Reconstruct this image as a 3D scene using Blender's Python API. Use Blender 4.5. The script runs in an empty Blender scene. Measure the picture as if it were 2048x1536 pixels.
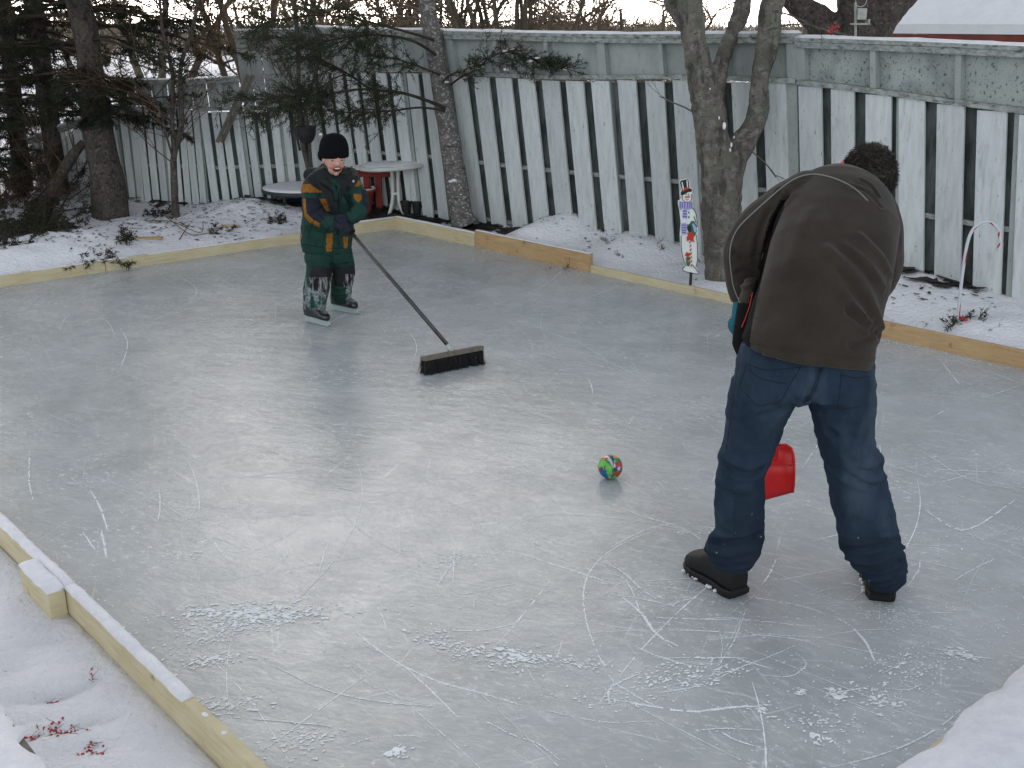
import bpy, bmesh, math, random
import numpy as np
from mathutils import Vector, noise, Matrix
from mathutils.bvhtree import BVHTree
from mathutils.geometry import interpolate_bezier

R = math.radians
rng = np.random.default_rng(7)
random.seed(7)
S = bpy.context.scene
COL = S.collection

# ---------------------------------------------------------------- camera
FPX = 2181.0                       # focal length in pixels of the 2048 px wide photograph
PITCH = math.atan(725 / FPX)
CH = 2.1                           # eye height above the ice
cam_d = bpy.data.cameras.new('camera')
cam = bpy.data.objects.new('camera', cam_d)
COL.objects.link(cam)
cam.location = (0, 0, CH)
cam.rotation_euler = (math.pi / 2 - PITCH, 0, 0)
cam_d.sensor_fit = 'HORIZONTAL'
cam_d.sensor_width = 36
cam_d.lens = 36 * FPX / 2048
cam_d.clip_end = 2000
cam_d.clip_start = 0.05
S.camera = cam

# ---------------------------------------------------------------- light
SUN_EL, SUN_AZ = R(18), R(-11)     # azimuth measured from +Y towards +X
w = bpy.data.worlds.new('World')
S.world = w
w.use_nodes = True
wn = w.node_tree
wn.nodes.clear()
sky = wn.nodes.new('ShaderNodeTexSky')
sky.sky_type = 'NISHITA'
sky.sun_disc = False
sky.sun_elevation = SUN_EL
sky.sun_rotation = SUN_AZ
sky.air_density = 1.0
sky.dust_density = 0.6
sky.ozone_density = 1.0
hs = wn.nodes.new('ShaderNodeHueSaturation')
hs.inputs['Saturation'].default_value = 0.28
bgn = wn.nodes.new('ShaderNodeBackground')
bgn.inputs['Strength'].default_value = 0.15
wo = wn.nodes.new('ShaderNodeOutputWorld')
wn.links.new(sky.outputs[0], hs.inputs['Color'])
wn.links.new(hs.outputs[0], bgn.inputs[0])
wn.links.new(bgn.outputs[0], wo.inputs[0])
sl = bpy.data.lights.new('sun', 'SUN')
sl.energy = 0.5
sl.angle = R(40)
sl.color = (1.0, 0.88, 0.72)
so = bpy.data.objects.new('sun', sl)
COL.objects.link(so)
so.rotation_euler = (Vector((-math.sin(SUN_AZ) * math.cos(SUN_EL), -math.cos(SUN_AZ) * math.cos(SUN_EL), -math.sin(SUN_EL)))).to_track_quat('-Z', 'Y').to_euler()
S.view_settings.view_transform = 'Standard'
S.view_settings.look = 'None'
S.view_settings.gamma = 1
S.view_settings.exposure = 1.16

# ---------------------------------------------------------------- measuring helpers (photo pixel -> point of the place)
CP, SP = math.cos(PITCH), math.sin(PITCH)
def ray(x, y):
    a = (x - 1024) / FPX
    b = (768 - y) / FPX
    return Vector((a, CP + b * SP, -SP + b * CP))
def G(x, y, z=0.0):
    d = ray(x, y)
    t = (z - CH) / d.z
    return Vector((d.x * t, d.y * t, z))
def PY(x, y, Y):
    d = ray(x, y)
    t = Y / d.y
    return Vector((d.x * t, Y, CH + d.z * t))
def mpp(p):
    return (p[1] * CP + (CH - p[2]) * SP) / FPX
def proj(V):
    V = np.asarray(V, dtype=float)
    zc = V[:, 1] * CP + (CH - V[:, 2]) * SP
    up = V[:, 1] * SP - (CH - V[:, 2]) * CP
    return 1024 + V[:, 0] / zc * FPX, 768 - up / zc * FPX
def isect(p, q, r, s):
    d1 = (q - p).xy
    d2 = (s - r).xy
    w_ = (r - p).xy
    den = d1.x * d2.y - d1.y * d2.x
    t = (w_.x * d2.y - w_.y * d2.x) / den
    return Vector((p.x + d1.x * t, p.y + d1.y * t, 0))

# ---------------------------------------------------------------- scene helpers
BASE = {}
def thing(name, label, cat, loc=(0, 0, 0), group=None):
    o = bpy.data.objects.new(name, None)
    COL.objects.link(o)
    o.location = loc
    o.empty_display_size = 0.1
    BASE[o] = Vector(loc)
    o['label'] = label
    o['category'] = cat
    if group:
        o['group'] = group
    return o
def tag(o, label=None, cat=None, group=None, kind=None):
    if label: o['label'] = label
    if cat: o['category'] = cat
    if group: o['group'] = group
    if kind: o['kind'] = kind
    return o
def link(name, me, mats, parent=None, smooth=True, base=None):
    """me is in world coordinates; it is shifted to its parent's (or its own) base"""
    if not isinstance(mats, (list, tuple)):
        mats = [mats]
    for m in mats:
        if len(me.materials) < len(mats):
            me.materials.append(m)
    off = BASE[parent] if parent is not None else Vector(base or (0, 0, 0))
    if off.length > 0:
        me.transform(Matrix.Translation(-off))
    if smooth:
        me.polygons.foreach_set('use_smooth', [True] * len(me.polygons))
    o = bpy.data.objects.new(name, me)
    COL.objects.link(o)
    if parent is not None:
        o.parent = parent
        BASE[o] = BASE[parent].copy()
    else:
        o.location = off
        BASE[o] = Vector(off)
    return o
def mesh_vf(V, F):
    me = bpy.data.meshes.new('m')
    me.from_pydata([tuple(v) for v in V], [], [tuple(f) for f in F])
    me.update()
    return me
def mesh_np(V, F):
    """V (n,3), F (m,k) numpy"""
    V = np.asarray(V, dtype=np.float32)
    F = np.asarray(F, dtype=np.int32)
    me = bpy.data.meshes.new('m')
    k = F.shape[1]
    me.vertices.add(len(V))
    me.vertices.foreach_set('co', V.ravel())
    me.loops.add(F.size)
    me.loops.foreach_set('vertex_index', F.ravel())
    me.polygons.add(len(F))
    me.polygons.foreach_set('loop_start', np.arange(0, F.size, k, dtype=np.int32))
    me.update(calc_edges=True)
    me.validate()
    return me

class MB:
    """collects solids and makes ONE mesh"""
    def __init__(self):
        self.V = []
        self.F = []
    def add(self, V, F):
        n = len(self.V)
        self.V += [Vector(v) for v in V]
        self.F += [tuple(i + n for i in f) for f in F]
        return self
    def box(self, c, s, rot=None, bev=0.0):
        """c centre, s full size, rot Matrix 3x3"""
        rot = rot or Matrix.Identity(3)
        hx, hy, hz = s[0] / 2, s[1] / 2, s[2] / 2
        if bev <= 0:
            P = [(-hx, -hy, -hz), (hx, -hy, -hz), (hx, hy, -hz), (-hx, hy, -hz), (-hx, -hy, hz), (hx, -hy, hz), (hx, hy, hz), (-hx, hy, hz)]
            F = [(0, 3, 2, 1), (4, 5, 6, 7), (0, 1, 5, 4), (1, 2, 6, 5), (2, 3, 7, 6), (3, 0, 4, 7)]
        else:
            bm = bmesh.new()
            bmesh.ops.create_cube(bm, size=1)
            for v in bm.verts:
                v.co = Vector((v.co.x * s[0], v.co.y * s[1], v.co.z * s[2]))
            bmesh.ops.bevel(bm, geom=bm.edges[:], offset=bev, segments=2, affect='EDGES', profile=0.6)
            bm.verts.ensure_lookup_table()
            P = [tuple(v.co) for v in bm.verts]
            F = [tuple(v.index for v in f.verts) for f in bm.faces]
            bm.free()
        c = Vector(c)
        return self.add([rot @ Vector(p) + c for p in P], F)
    def hexa(self, b, t):
        """b, t: four bottom and four top corners, counter-clockwise from above"""
        return self.add(list(b) + list(t), [(0, 3, 2, 1), (4, 5, 6, 7), (0, 1, 5, 4), (1, 2, 6, 5), (2, 3, 7, 6), (3, 0, 4, 7)])
    def tube(self, path, rad, n=8, flat=1.0, cap=True, up=None, wob=0.0, seed=0):
        path = [Vector(p) for p in path]
        m = len(path)
        if not hasattr(rad, '__len__'):
            rad = [rad] * m
        V = []
        F = []
        prev = None
        for i, p in enumerate(path):
            t = (path[min(i + 1, m - 1)] - path[max(i - 1, 0)]).normalized()
            if prev is None:
                a = Vector(up) if up else (Vector((1, 0, 0)) if abs(t.x) < 0.8 else Vector((0, 0, 1)))
                a = (a - t * a.dot(t)).normalized()
            else:
                a = (prev - t * prev.dot(t)).normalized()
            prev = a
            b = t.cross(a)
            r = rad[i]
            ra, rb = (r if hasattr(r, '__len__') else (r, r * flat))
            for k in range(n):
                th = 2 * math.pi * k / n
                q = 1.0
                if wob:
                    q += wob * noise.noise(Vector((math.cos(th) * 1.3 + seed, math.sin(th) * 1.3, i * 0.35)))
                V.append(p + a * (math.cos(th) * ra * q) + b * (math.sin(th) * rb * q))
        for i in range(m - 1):
            for k in range(n):
                k2 = (k + 1) % n
                F.append((i * n + k, i * n + k2, (i + 1) * n + k2, (i + 1) * n + k))
        if cap:
            F.append(tuple(reversed(range(n))))
            F.append(tuple((m - 1) * n + k for k in range(n)))
        return self.add(V, F)
    def ball(self, c, r, nu=16, nv=10, rot=None):
        if not hasattr(r, '__len__'):
            r = (r, r, r)
        rot = rot or Matrix.Identity(3)
        c = Vector(c)
        V = [c + rot @ Vector((0, 0, -r[2]))]
        for j in range(1, nv):
            ph = -math.pi / 2 + math.pi * j / nv
            for i in range(nu):
                th = 2 * math.pi * i / nu
                V.append(c + rot @ Vector((r[0] * math.cos(ph) * math.cos(th), r[1] * math.cos(ph) * math.sin(th), r[2] * math.sin(ph))))
        V.append(c + rot @ Vector((0, 0, r[2])))
        F = [(0, 1 + (i + 1) % nu, 1 + i) for i in range(nu)]
        for j in range(nv - 2):
            for i in range(nu):
                a = 1 + j * nu + i
                b = 1 + j * nu + (i + 1) % nu
                F.append((a, b, b + nu, a + nu))
        last = len(V) - 1
        o = 1 + (nv - 2) * nu
        F += [(last, o + i, o + (i + 1) % nu) for i in range(nu)]
        return self.add(V, F)
    def lathe(self, c, prof, n=32, rot=None):
        rot = rot or Matrix.Identity(3)
        c = Vector(c)
        V = []
        F = []
        for r, z in prof:
            for k in range(n):
                th = 2 * math.pi * k / n
                V.append(c + rot @ Vector((r * math.cos(th), r * math.sin(th), z)))
        for i in range(len(prof) - 1):
            for k in range(n):
                k2 = (k + 1) % n
                F.append((i * n + k, i * n + k2, (i + 1) * n + k2, (i + 1) * n + k))
        F.append(tuple(reversed(range(n))))
        F.append(tuple((len(prof) - 1) * n + k for k in range(n)))
        return self.add(V, F)
    def loftlr(self, rows, n=28, p=2.3):
        """rows: (px left, px right, py, depth Y, half thickness[, half width factor])"""
        C = [PY((r[0] + r[1]) / 2, r[2], r[3]) for r in rows]
        m = len(rows)
        V = []
        F = []
        for i, r in enumerate(rows):
            c = C[i]
            t = (C[min(i + 1, m - 1)] - C[max(i - 1, 0)]).normalized()
            a = Vector((1, 0, 0))
            a = (a - t * a.dot(t) * 0.5).normalized()
            if len(r) > 5: a = Vector((1, 0, -r[5])).normalized()
            b = t.cross(a).normalized()
            hw = (r[1] - r[0]) / 2 * mpp(c)
            for k in range(n):
                th = 2 * math.pi * k / n
                cs, sn = math.cos(th), math.sin(th)
                e = 2 / p
                V.append(c + a * (hw * math.copysign(abs(cs) ** e, cs)) + b * (r[4] * math.copysign(abs(sn) ** e, sn)))
        for i in range(m - 1):
            for k in range(n):
                k2 = (k + 1) % n
                F.append((i * n + k, i * n + k2, (i + 1) * n + k2, (i + 1) * n + k))
        F.append(tuple(reversed(range(n))))
        F.append(tuple((m - 1) * n + k for k in range(n)))
        return self.add(V, F)
    def mesh(self):
        me = mesh_vf(self.V, self.F)
        bm = bmesh.new()
        bm.from_mesh(me)
        bmesh.ops.recalc_face_normals(bm, faces=bm.faces[:])
        bm.to_mesh(me)
        bm.free()
        return me
    def build(self, name, mat, parent=None, smooth=False, base=None):
        return link(name, self.mesh(), mat, parent, smooth, base)

def remesh(mb, voxel, smooth=4, fac=0.5):
    """fuse the collected solids into one continuous skin"""
    me = mb.mesh()
    o = bpy.data.objects.new('tmp', me)
    COL.objects.link(o)
    md = o.modifiers.new('r', 'REMESH')
    md.mode = 'VOXEL'
    md.voxel_size = voxel
    if smooth:
        ms = o.modifiers.new('s', 'SMOOTH')
        ms.factor = fac
        ms.iterations = smooth
    dg = bpy.context.evaluated_depsgraph_get()
    res = bpy.data.meshes.new_from_object(o.evaluated_get(dg))
    bpy.data.objects.remove(o)
    bpy.data.meshes.remove(me)
    return res
def getV(me):
    a = np.empty(len(me.vertices) * 3, dtype=np.float32)
    me.vertices.foreach_get('co', a)
    return a.reshape(-1, 3)
def getN(me):
    a = np.empty(len(me.vertices) * 3, dtype=np.float32)
    me.vertices.foreach_get('normal', a)
    return a.reshape(-1, 3)
def setV(me, V):
    me.vertices.foreach_set('co', np.asarray(V, dtype=np.float32).ravel())
    me.update()
def fcent(me):
    a = np.empty(len(me.polygons) * 3, dtype=np.float32)
    me.polygons.foreach_get('center', a)
    return a.reshape(-1, 3)
def bvh(me):
    return BVHTree.FromPolygons([v.co.copy() for v in me.vertices], [tuple(p.vertices) for p in me.polygons])
def onto(tree, pts, off=0.0, dens=1):
    """points of a drawn line laid on the surface the photo shows there"""
    out = []
    for (x, y) in resample(pts, dens):
        d = ray(x, y).normalized()
        h = tree.ray_cast(Vector((0, 0, CH)), d)
        if h[0] is not None:
            out.append(h[0] + h[1] * off * (1 if h[1].dot(d) < 0 else -1))
    return out
def resample(pts, k):
    """Catmull-Rom through pts, k sub-steps per span"""
    if k <= 1: return list(pts)
    out = []
    n = len(pts)
    for i in range(n - 1):
        p0 = Vector(pts[max(i - 1, 0)]); p1 = Vector(pts[i]); p2 = Vector(pts[i + 1]); p3 = Vector(pts[min(i + 2, n - 1)])
        for j in range(k):
            t = j / k
            out.append(0.5 * ((2 * p1) + (-p0 + p2) * t + (2 * p0 - 5 * p1 + 4 * p2 - p3) * t * t + (-p0 + 3 * p1 - 3 * p2 + p3) * t ** 3))
    out.append(Vector(pts[-1]))
    return out
def segdist(V, P):
    """distance of every vertex to the polyline P"""
    best = np.full(len(V), 1e9)
    P = [np.array(p, dtype=float) for p in P]
    for a, b in zip(P[:-1], P[1:]):
        ab = b - a
        t = np.clip(((V - a) @ ab) / max(ab @ ab, 1e-12), 0, 1)
        d = np.linalg.norm(V - (a + t[:, None] * ab), axis=1)
        best = np.minimum(best, d)
    return best
def folds(me, lines, tree=None):
    """lines: (pixel polyline, amplitude, width)"""
    tree = tree or bvh(me)
    V = getV(me).astype(float)
    N = getN(me).astype(float)
    D = np.zeros(len(V))
    for pts, amp, wd in lines:
        P = onto(tree, pts, 0, 5)
        if len(P) < 2: continue
        d = segdist(V, P)
        D += amp * (np.exp(-(d / wd) ** 2) - 0.45 * np.exp(-((d - 1.7 * wd) / wd) ** 2))
    setV(me, V + N * D[:, None])
def nz(V, scale, seed=0.0, stretch=(1, 1, 1)):
    s = Vector(stretch) * scale
    o = Vector((seed, seed * 1.7, seed * 0.3))
    return np.array([noise.noise(Vector((v[0] * s.x, v[1] * s.y, v[2] * s.z)) + o) for v in V])
def rumple(me, specs):
    V = getV(me).astype(float)
    N = getN(me).astype(float)
    D = np.zeros(len(V))
    for sc, amp, st, seed in specs:
        D += amp * nz(V, sc, seed, st)
    setV(me, V + N * D[:, None])
def sharpen(me, ang=40):
    pass
def inpoly(x, y, poly):
    ins = np.zeros(len(x), dtype=bool)
    n = len(poly)
    for i in range(n):
        x1, y1 = poly[i]; x2, y2 = poly[(i + 1) % n]
        c = ((y1 > y) != (y2 > y)) & (x < (x2 - x1) * (y - y1) / ((y2 - y1) or 1e-9) + x1)
        ins ^= c
    return ins
def rotz(a): return Matrix.Rotation(a, 3, 'Z')
def frame(xa, za):
    """rotation whose X is xa, Z nearest za"""
    x = Vector(xa).normalized()
    z = Vector(za)
    z = (z - x * z.dot(x)).normalized()
    y = z.cross(x)
    return Matrix((x, y, z)).transposed()

# ---------------------------------------------------------------- materials
def mat(name, base, base2=None, scale=8.0, stretch=(1, 1, 1), lo=0.35, hi=0.65, rough=0.8, spec=0.3, bump=0.0, bscale=None, bdist=0.01,
        bstretch=None, layers=(), island=0.0, sheen=0.0, coat=0.0, metal=0.0, sss=0.0, detail=5, coords='Object'):
    """layers: (colour, scale, stretch, lo, hi[, strength])"""
    m = bpy.data.materials.new(name)
    m.use_nodes = True
    nt = m.node_tree
    b = nt.nodes['Principled BSDF']
    L = nt.links.new
    tc = nt.nodes.new('ShaderNodeTexCoord')
    def tex(sc, st, off=0.0, det=5):
        mp = nt.nodes.new('ShaderNodeMapping')
        mp.inputs['Scale'].default_value = st
        mp.inputs['Location'].default_value = (off, off * 0.7, off * 1.3)
        L(tc.outputs[coords], mp.inputs[0])
        n = nt.nodes.new('ShaderNodeTexNoise')
        n.inputs['Scale'].default_value = sc
        n.inputs['Detail'].default_value = det
        n.inputs['Roughness'].default_value = 0.6
        L(mp.outputs[0], n.inputs['Vector'])
        return n
    def rampf(sock, lo, hi, to=1.0):
        r = nt.nodes.new('ShaderNodeMapRange')
        r.inputs['From Min'].default_value = lo
        r.inputs['From Max'].default_value = hi
        r.inputs['To Max'].default_value = to
        L(sock, r.inputs['Value'])
        return r.outputs['Result']
    def mix(f, a, c):
        x = nt.nodes.new('ShaderNodeMix')
        x.data_type = 'RGBA'
        if f is None: pass
        elif isinstance(f, float): x.inputs[0].default_value = f
        else: L(f, x.inputs[0])
        for s, i in ((a, 6), (c, 7)):
            if isinstance(s, (tuple, list)): x.inputs[i].default_value = (*s[:3], 1)
            else: L(s, x.inputs[i])
        return x.outputs[2]
    cur = tuple(base)
    if base2:
        cur = mix(rampf(tex(scale, stretch, 0, detail).outputs['Fac'], lo, hi), base, base2)
    for i, ly in enumerate(layers):
        c, sc, st, l_, h_ = ly[:5]
        cur = mix(rampf(tex(sc, st, 3.1 + i * 5.3, 6).outputs['Fac'], l_, h_, ly[5] if len(ly) > 5 else 1.0), cur, c)
    if island:
        g = nt.nodes.new('ShaderNodeNewGeometry')
        v = nt.nodes.new('ShaderNodeHueSaturation')
        L(rampf(g.outputs['Random Per Island'], -1 / island * 0 , 1, 1), v.inputs['Fac'])
        r = nt.nodes.new('ShaderNodeMapRange')
        r.inputs['To Min'].default_value = 1 - island
        r.inputs['To Max'].default_value = 1 + island * 0.6
        L(g.outputs['Random Per Island'], r.inputs['Value'])
        L(r.outputs[0], v.inputs['Value'])
        v.inputs['Fac'].default_value = 1
        for lk in list(v.inputs['Fac'].links): nt.links.remove(lk)
        if isinstance(cur, tuple): v.inputs['Color'].default_value = (*cur[:3], 1)
        else: L(cur, v.inputs['Color'])
        cur = v.outputs[0]
    if isinstance(cur, tuple): b.inputs['Base Color'].default_value = (*cur[:3], 1)
    else: L(cur, b.inputs['Base Color'])
    b.inputs['Roughness'].default_value = rough
    b.inputs['Specular IOR Level'].default_value = spec
    b.inputs['Metallic'].default_value = metal
    if sheen:
        b.inputs['Sheen Weight'].default_value = sheen
        b.inputs['Sheen Roughness'].default_value = 0.5
    if coat: b.inputs['Coat Weight'].default_value = coat
    if sss:
        b.inputs['Subsurface Weight'].default_value = sss
        b.inputs['Subsurface Radius'].default_value = (0.02, 0.02, 0.02)
        b.inputs['Subsurface Scale'].default_value = 1
    if bump:
        bn = nt.nodes.new('ShaderNodeBump')
        bn.inputs['Strength'].default_value = bump
        bn.inputs['Distance'].default_value = bdist
        L(tex(bscale or scale, bstretch or stretch, 9.0, 7).outputs['Fac'], bn.inputs['Height'])
        L(bn.outputs[0], b.inputs['Normal'])
    return m

M = {}
M['snow'] = mat('snow', (0.82, 0.815, 0.84), (0.74, 0.74, 0.775), 3, bump=0.8, bscale=30, bdist=0.03, rough=0.75, spec=0.25,
                layers=[((0.16, 0.12, 0.09), 30, (1, 1, 1), 0.70, 0.74, 0.8)])
M['snowcap'] = mat('snow_cap', (0.80, 0.79, 0.82), (0.70, 0.70, 0.74), 14, bump=0.8, bscale=60, bdist=0.01, rough=0.75, spec=0.25)
M['wood'] = mat('new_lumber', (0.58, 0.51, 0.34), (0.49, 0.41, 0.25), 6, (1, 1, 9), rough=0.7, bump=0.1, bdist=0.004,
                layers=[((0.24, 0.12, 0.06), 5, (1, 1, 1), 0.68, 0.73, 0.8), ((0.66, 0.60, 0.42), 3, (1, 1, 2), 0.5, 0.7, 0.6)])
M['wood_orange'] = mat('orange_lumber', (0.50, 0.345, 0.185), (0.40, 0.25, 0.12), 6, (1, 1, 9), rough=0.7, bump=0.1, bdist=0.004,
                       layers=[((0.18, 0.07, 0.03), 6, (1, 1, 1), 0.64, 0.70, 0.85), ((0.60, 0.45, 0.25), 3, (1, 1, 2), 0.5, 0.7, 0.5)])
M['paint'] = mat('weathered_white_paint', (0.57, 0.60, 0.605), (0.47, 0.505, 0.51), 7, (4, 4, 0.5), rough=0.65, bump=0.25, bscale=30, bstretch=(1, 1, 0.2), bdist=0.004,
                 layers=[((0.30, 0.32, 0.31), 9, (3, 3, 0.35), 0.56, 0.72, 0.6), ((0.12, 0.12, 0.11), 26, (2.2, 2.2, 0.35), 0.655, 0.70, 0.8), ((0.07, 0.07, 0.065), 70, (1, 1, 0.6), 0.67, 0.70, 0.8)], island=0.12)
M['paint_back'] = mat('shaded_back_boards', (0.12, 0.135, 0.13), (0.04, 0.048, 0.046), 5, (3, 3, 0.7), rough=0.8, bump=0.2, bdist=0.004, island=0.35)  # darkened to put the shade of the board gaps into the colour
M['panel'] = mat('greyed_panel_paint', (0.36, 0.39, 0.375), (0.27, 0.295, 0.285), 4, (1, 1, .6), layers=[((0.16, 0.17, 0.165), 22, (1.5, 1.5, 0.5), 0.60, 0.72, 0.7), ((0.07, 0.075, 0.07), 70, (1, 1, 0.8), 0.64, 0.68, 0.8)], rough=.75, bump=.3, bscale=30, bdist=.004, island=0.12)
M['panel_bad'] = mat('mildewed_panel_paint', (0.37, 0.405, 0.39), (0.28, 0.315, 0.305), 3, rough=0.75, bump=0.3, bscale=30, bdist=0.004,
                 layers=[((0.13, 0.155, 0.165), 5, (1, 1, 0.8), 0.50, 0.70, 0.7), ((0.07, 0.085, 0.10), 42, (1, 1, 0.8), 0.58, 0.63, 0.85), ((0.05, 0.055, 0.05), 90, (1, 1, 0.8), 0.62, 0.66, 0.8)], island=0.12)
M['rail'] = mat('weathered_rail_paint', (0.36, 0.39, 0.375), (0.18, 0.19, 0.175), 9, (2, 2, 4), rough=0.75, bump=0.3, bdist=0.004,
                layers=[((0.07, 0.065, 0.055), 14, (1, 1, 3), 0.57, 0.63, 0.8)])
M['oldwood'] = mat('old_grey_wood', (0.20, 0.18, 0.15), (0.10, 0.085, 0.07), 8, (2, 2, 0.5), rough=0.85, bump=0.4, bdist=0.006, island=0.2)
M['bark_maple'] = mat('maple_bark', (0.15, 0.135, 0.115), (0.085, 0.076, 0.064), 10, (1, 1, 0.5), rough=0.9, bump=0.9, bscale=28, bstretch=(1, 1, 0.4), bdist=0.02,
                      layers=[((0.21, 0.205, 0.18), 12, (1, 1, 1.2), 0.50, 0.62, 0.7), ((0.05, 0.045, 0.04), 9, (1.8, 1.8, 0.35), 0.54, 0.62, 0.85), ((0.04, 0.036, 0.03), 34, (1, 1, 2.2), 0.57, 0.63, 0.8), ((0.10, 0.12, 0.085), 5, (1, 1, 1), 0.52, 0.66, 0.5)])
M['bark_mottled'] = mat('mottled_bark', (0.16, 0.15, 0.14), (0.09, 0.08, 0.075), 12, (1, 1, 1.6), rough=0.9, bump=0.8, bscale=35, bdist=0.015,
                        layers=[((0.38, 0.38, 0.38), 34, (1, 1, 1.3), 0.55, 0.60, 0.8), ((0.05, 0.04, 0.035), 9, (0.6, 0.6, 3), 0.6, 0.66, 0.7)])
M['bark_dark'] = mat('dark_bark', (0.045, 0.038, 0.034), (0.085, 0.072, 0.062), 16, (1, 1, 0.5), rough=0.95, bump=0.9, bscale=30, bdist=0.02,
                     layers=[((0.14, 0.125, 0.115), 34, (1, 1, 0.8), 0.55, 0.63, 0.7), ((0.018, 0.015, 0.013), 20, (1, 1, 1.6), 0.56, 0.62, 0.8)])
M['bark_far'] = mat('bark_far', (0.10, 0.085, 0.065), (0.16, 0.135, 0.10), 3, rough=0.95, island=0.2)
M['twig_brown'] = mat('brown_twigs', (0.075, 0.05, 0.032), (0.13, 0.085, 0.05), 2, rough=0.95, island=0.3)
M['twig_tan'] = mat('tan_twigs', (0.17, 0.135, 0.095), (0.24, 0.185, 0.13), 0.6, rough=0.95, island=0.3)
M['needle'] = mat('spruce_needles', (0.022, 0.036, 0.017), (0.042, 0.060, 0.030), 3, rough=0.8, island=0.4)
M['needle_dark'] = mat('dark_needles', (0.012, 0.018, 0.009), (0.026, 0.030, 0.014), 1.5, rough=0.85, island=0.4,
                       layers=[((0.055, 0.034, 0.018), 1.1, (1, 1, 1), 0.54, 0.62, 0.8)])  # needle colour kept low; deep shade of the woods is painted into it
M['needle_brown'] = mat('dead_needles', (0.060, 0.034, 0.020), (0.030, 0.022, 0.013), 2.5, rough=0.9, island=0.4)
M['twig_dark'] = mat('dark_twigs', (0.030, 0.024, 0.018), (0.055, 0.040, 0.028), 2, rough=.95, island=.3)  # darker copy of the brown twigs, woodland shade put into the colour
M['leaf_orange'] = mat('dry_leaves', (0.22, 0.105, 0.04), (0.13, 0.07, 0.03), 2, rough=0.8, island=0.3)
M['black'] = mat('black_plastic', (0.015, 0.016, 0.016), rough=0.5)
M['berry'] = mat('red_berry', (0.42, 0.015, 0.012), rough=0.35, spec=0.5)
# ================================================================ RINK OUTLINE
Kf = G(790, 458)                                   # far corner
Bd = G(0, 575)                                     # on the far left side
C1 = G(2048, 737); Cs = G(1175, 540)
A0, A1 = G(0, 1045, 0.05), G(515, 1540, 0.05)
D0, D1 = G(1868, 1536), G(2048, 1378)
A0.z = A1.z = 0
Kfl = isect(A0, A1, Kf, Bd)
Knr = isect(Cs, C1, D0, D1)
Knl = isect(A0, A1, D0, D1)
RINK = [Kfl, Knl, Knr, Kf]                         # ccw
def onl(v, p, q):
    e_ = (q - p).normalized(); return p + e_ * (v - p).dot(e_)

# ================================================================ GROUND
def sd_rink(x, y):
    """signed distance to the rink outline, negative inside"""
    d = np.full(x.shape, -1e9)
    for i in range(4):
        p, q = RINK[i], RINK[(i + 1) % 4]
        e = (q - p).xy.normalized()
        nx, ny = e.y, -e.x
        d = np.maximum(d, (x - p.x) * nx + (y - p.y) * ny)
    return d
DENTS = []
def side_w(x, y, p, q):
    e = (q - p).xy.normalized()
    return (x - p.x) * e.y + (y - p.y) * -e.x
def lattice(x, y, cell, seed):
    """smooth value noise on arrays"""
    r = np.random.default_rng(seed)
    T = r.random((256, 256))
    u, v = x / cell, y / cell
    iu, iv = np.floor(u).astype(int), np.floor(v).astype(int)
    fu, fv = u - iu, v - iv
    fu = fu * fu * (3 - 2 * fu); fv = fv * fv * (3 - 2 * fv)
    g = lambda a, b: T[a % 256, b % 256]
    return ((g(iu, iv) * (1 - fu) + g(iu + 1, iv) * fu) * (1 - fv) + (g(iu, iv + 1) * (1 - fu) + g(iu + 1, iv + 1) * fu) * fv) - 0.5
MOUNDS = []      # x, y, radius, height
def mound(px, py, r, h, z=0.12):
    p = G(px, py, z)
    MOUNDS.append((p.x, p.y, r, h))
for a in [(1095, 470, 0.35, 0.16), (1150, 468, 0.28, 0.12), (1320, 480, 0.4, 0.12), (1400, 490, 0.3, 0.10), (795, 432, 0.16, 0.10), (735, 440, 0.2, 0.05),
          (480, 425, 0.5, 0.10), (560, 430, 0.4, 0.06), (60, 520, 0.6, 0.12), (150, 490, 0.5, 0.10), (1040, 478, 0.25, 0.08), (1260, 500, 0.25, 0.07),
          (1580, 555, 0.5, 0.10), (1850, 590, 0.5, 0.12), (1960, 620, 0.45, 0.08), (1700, 575, 0.4, 0.1), (360, 460, 0.4, 0.05)]:
    mound(*a)
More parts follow.
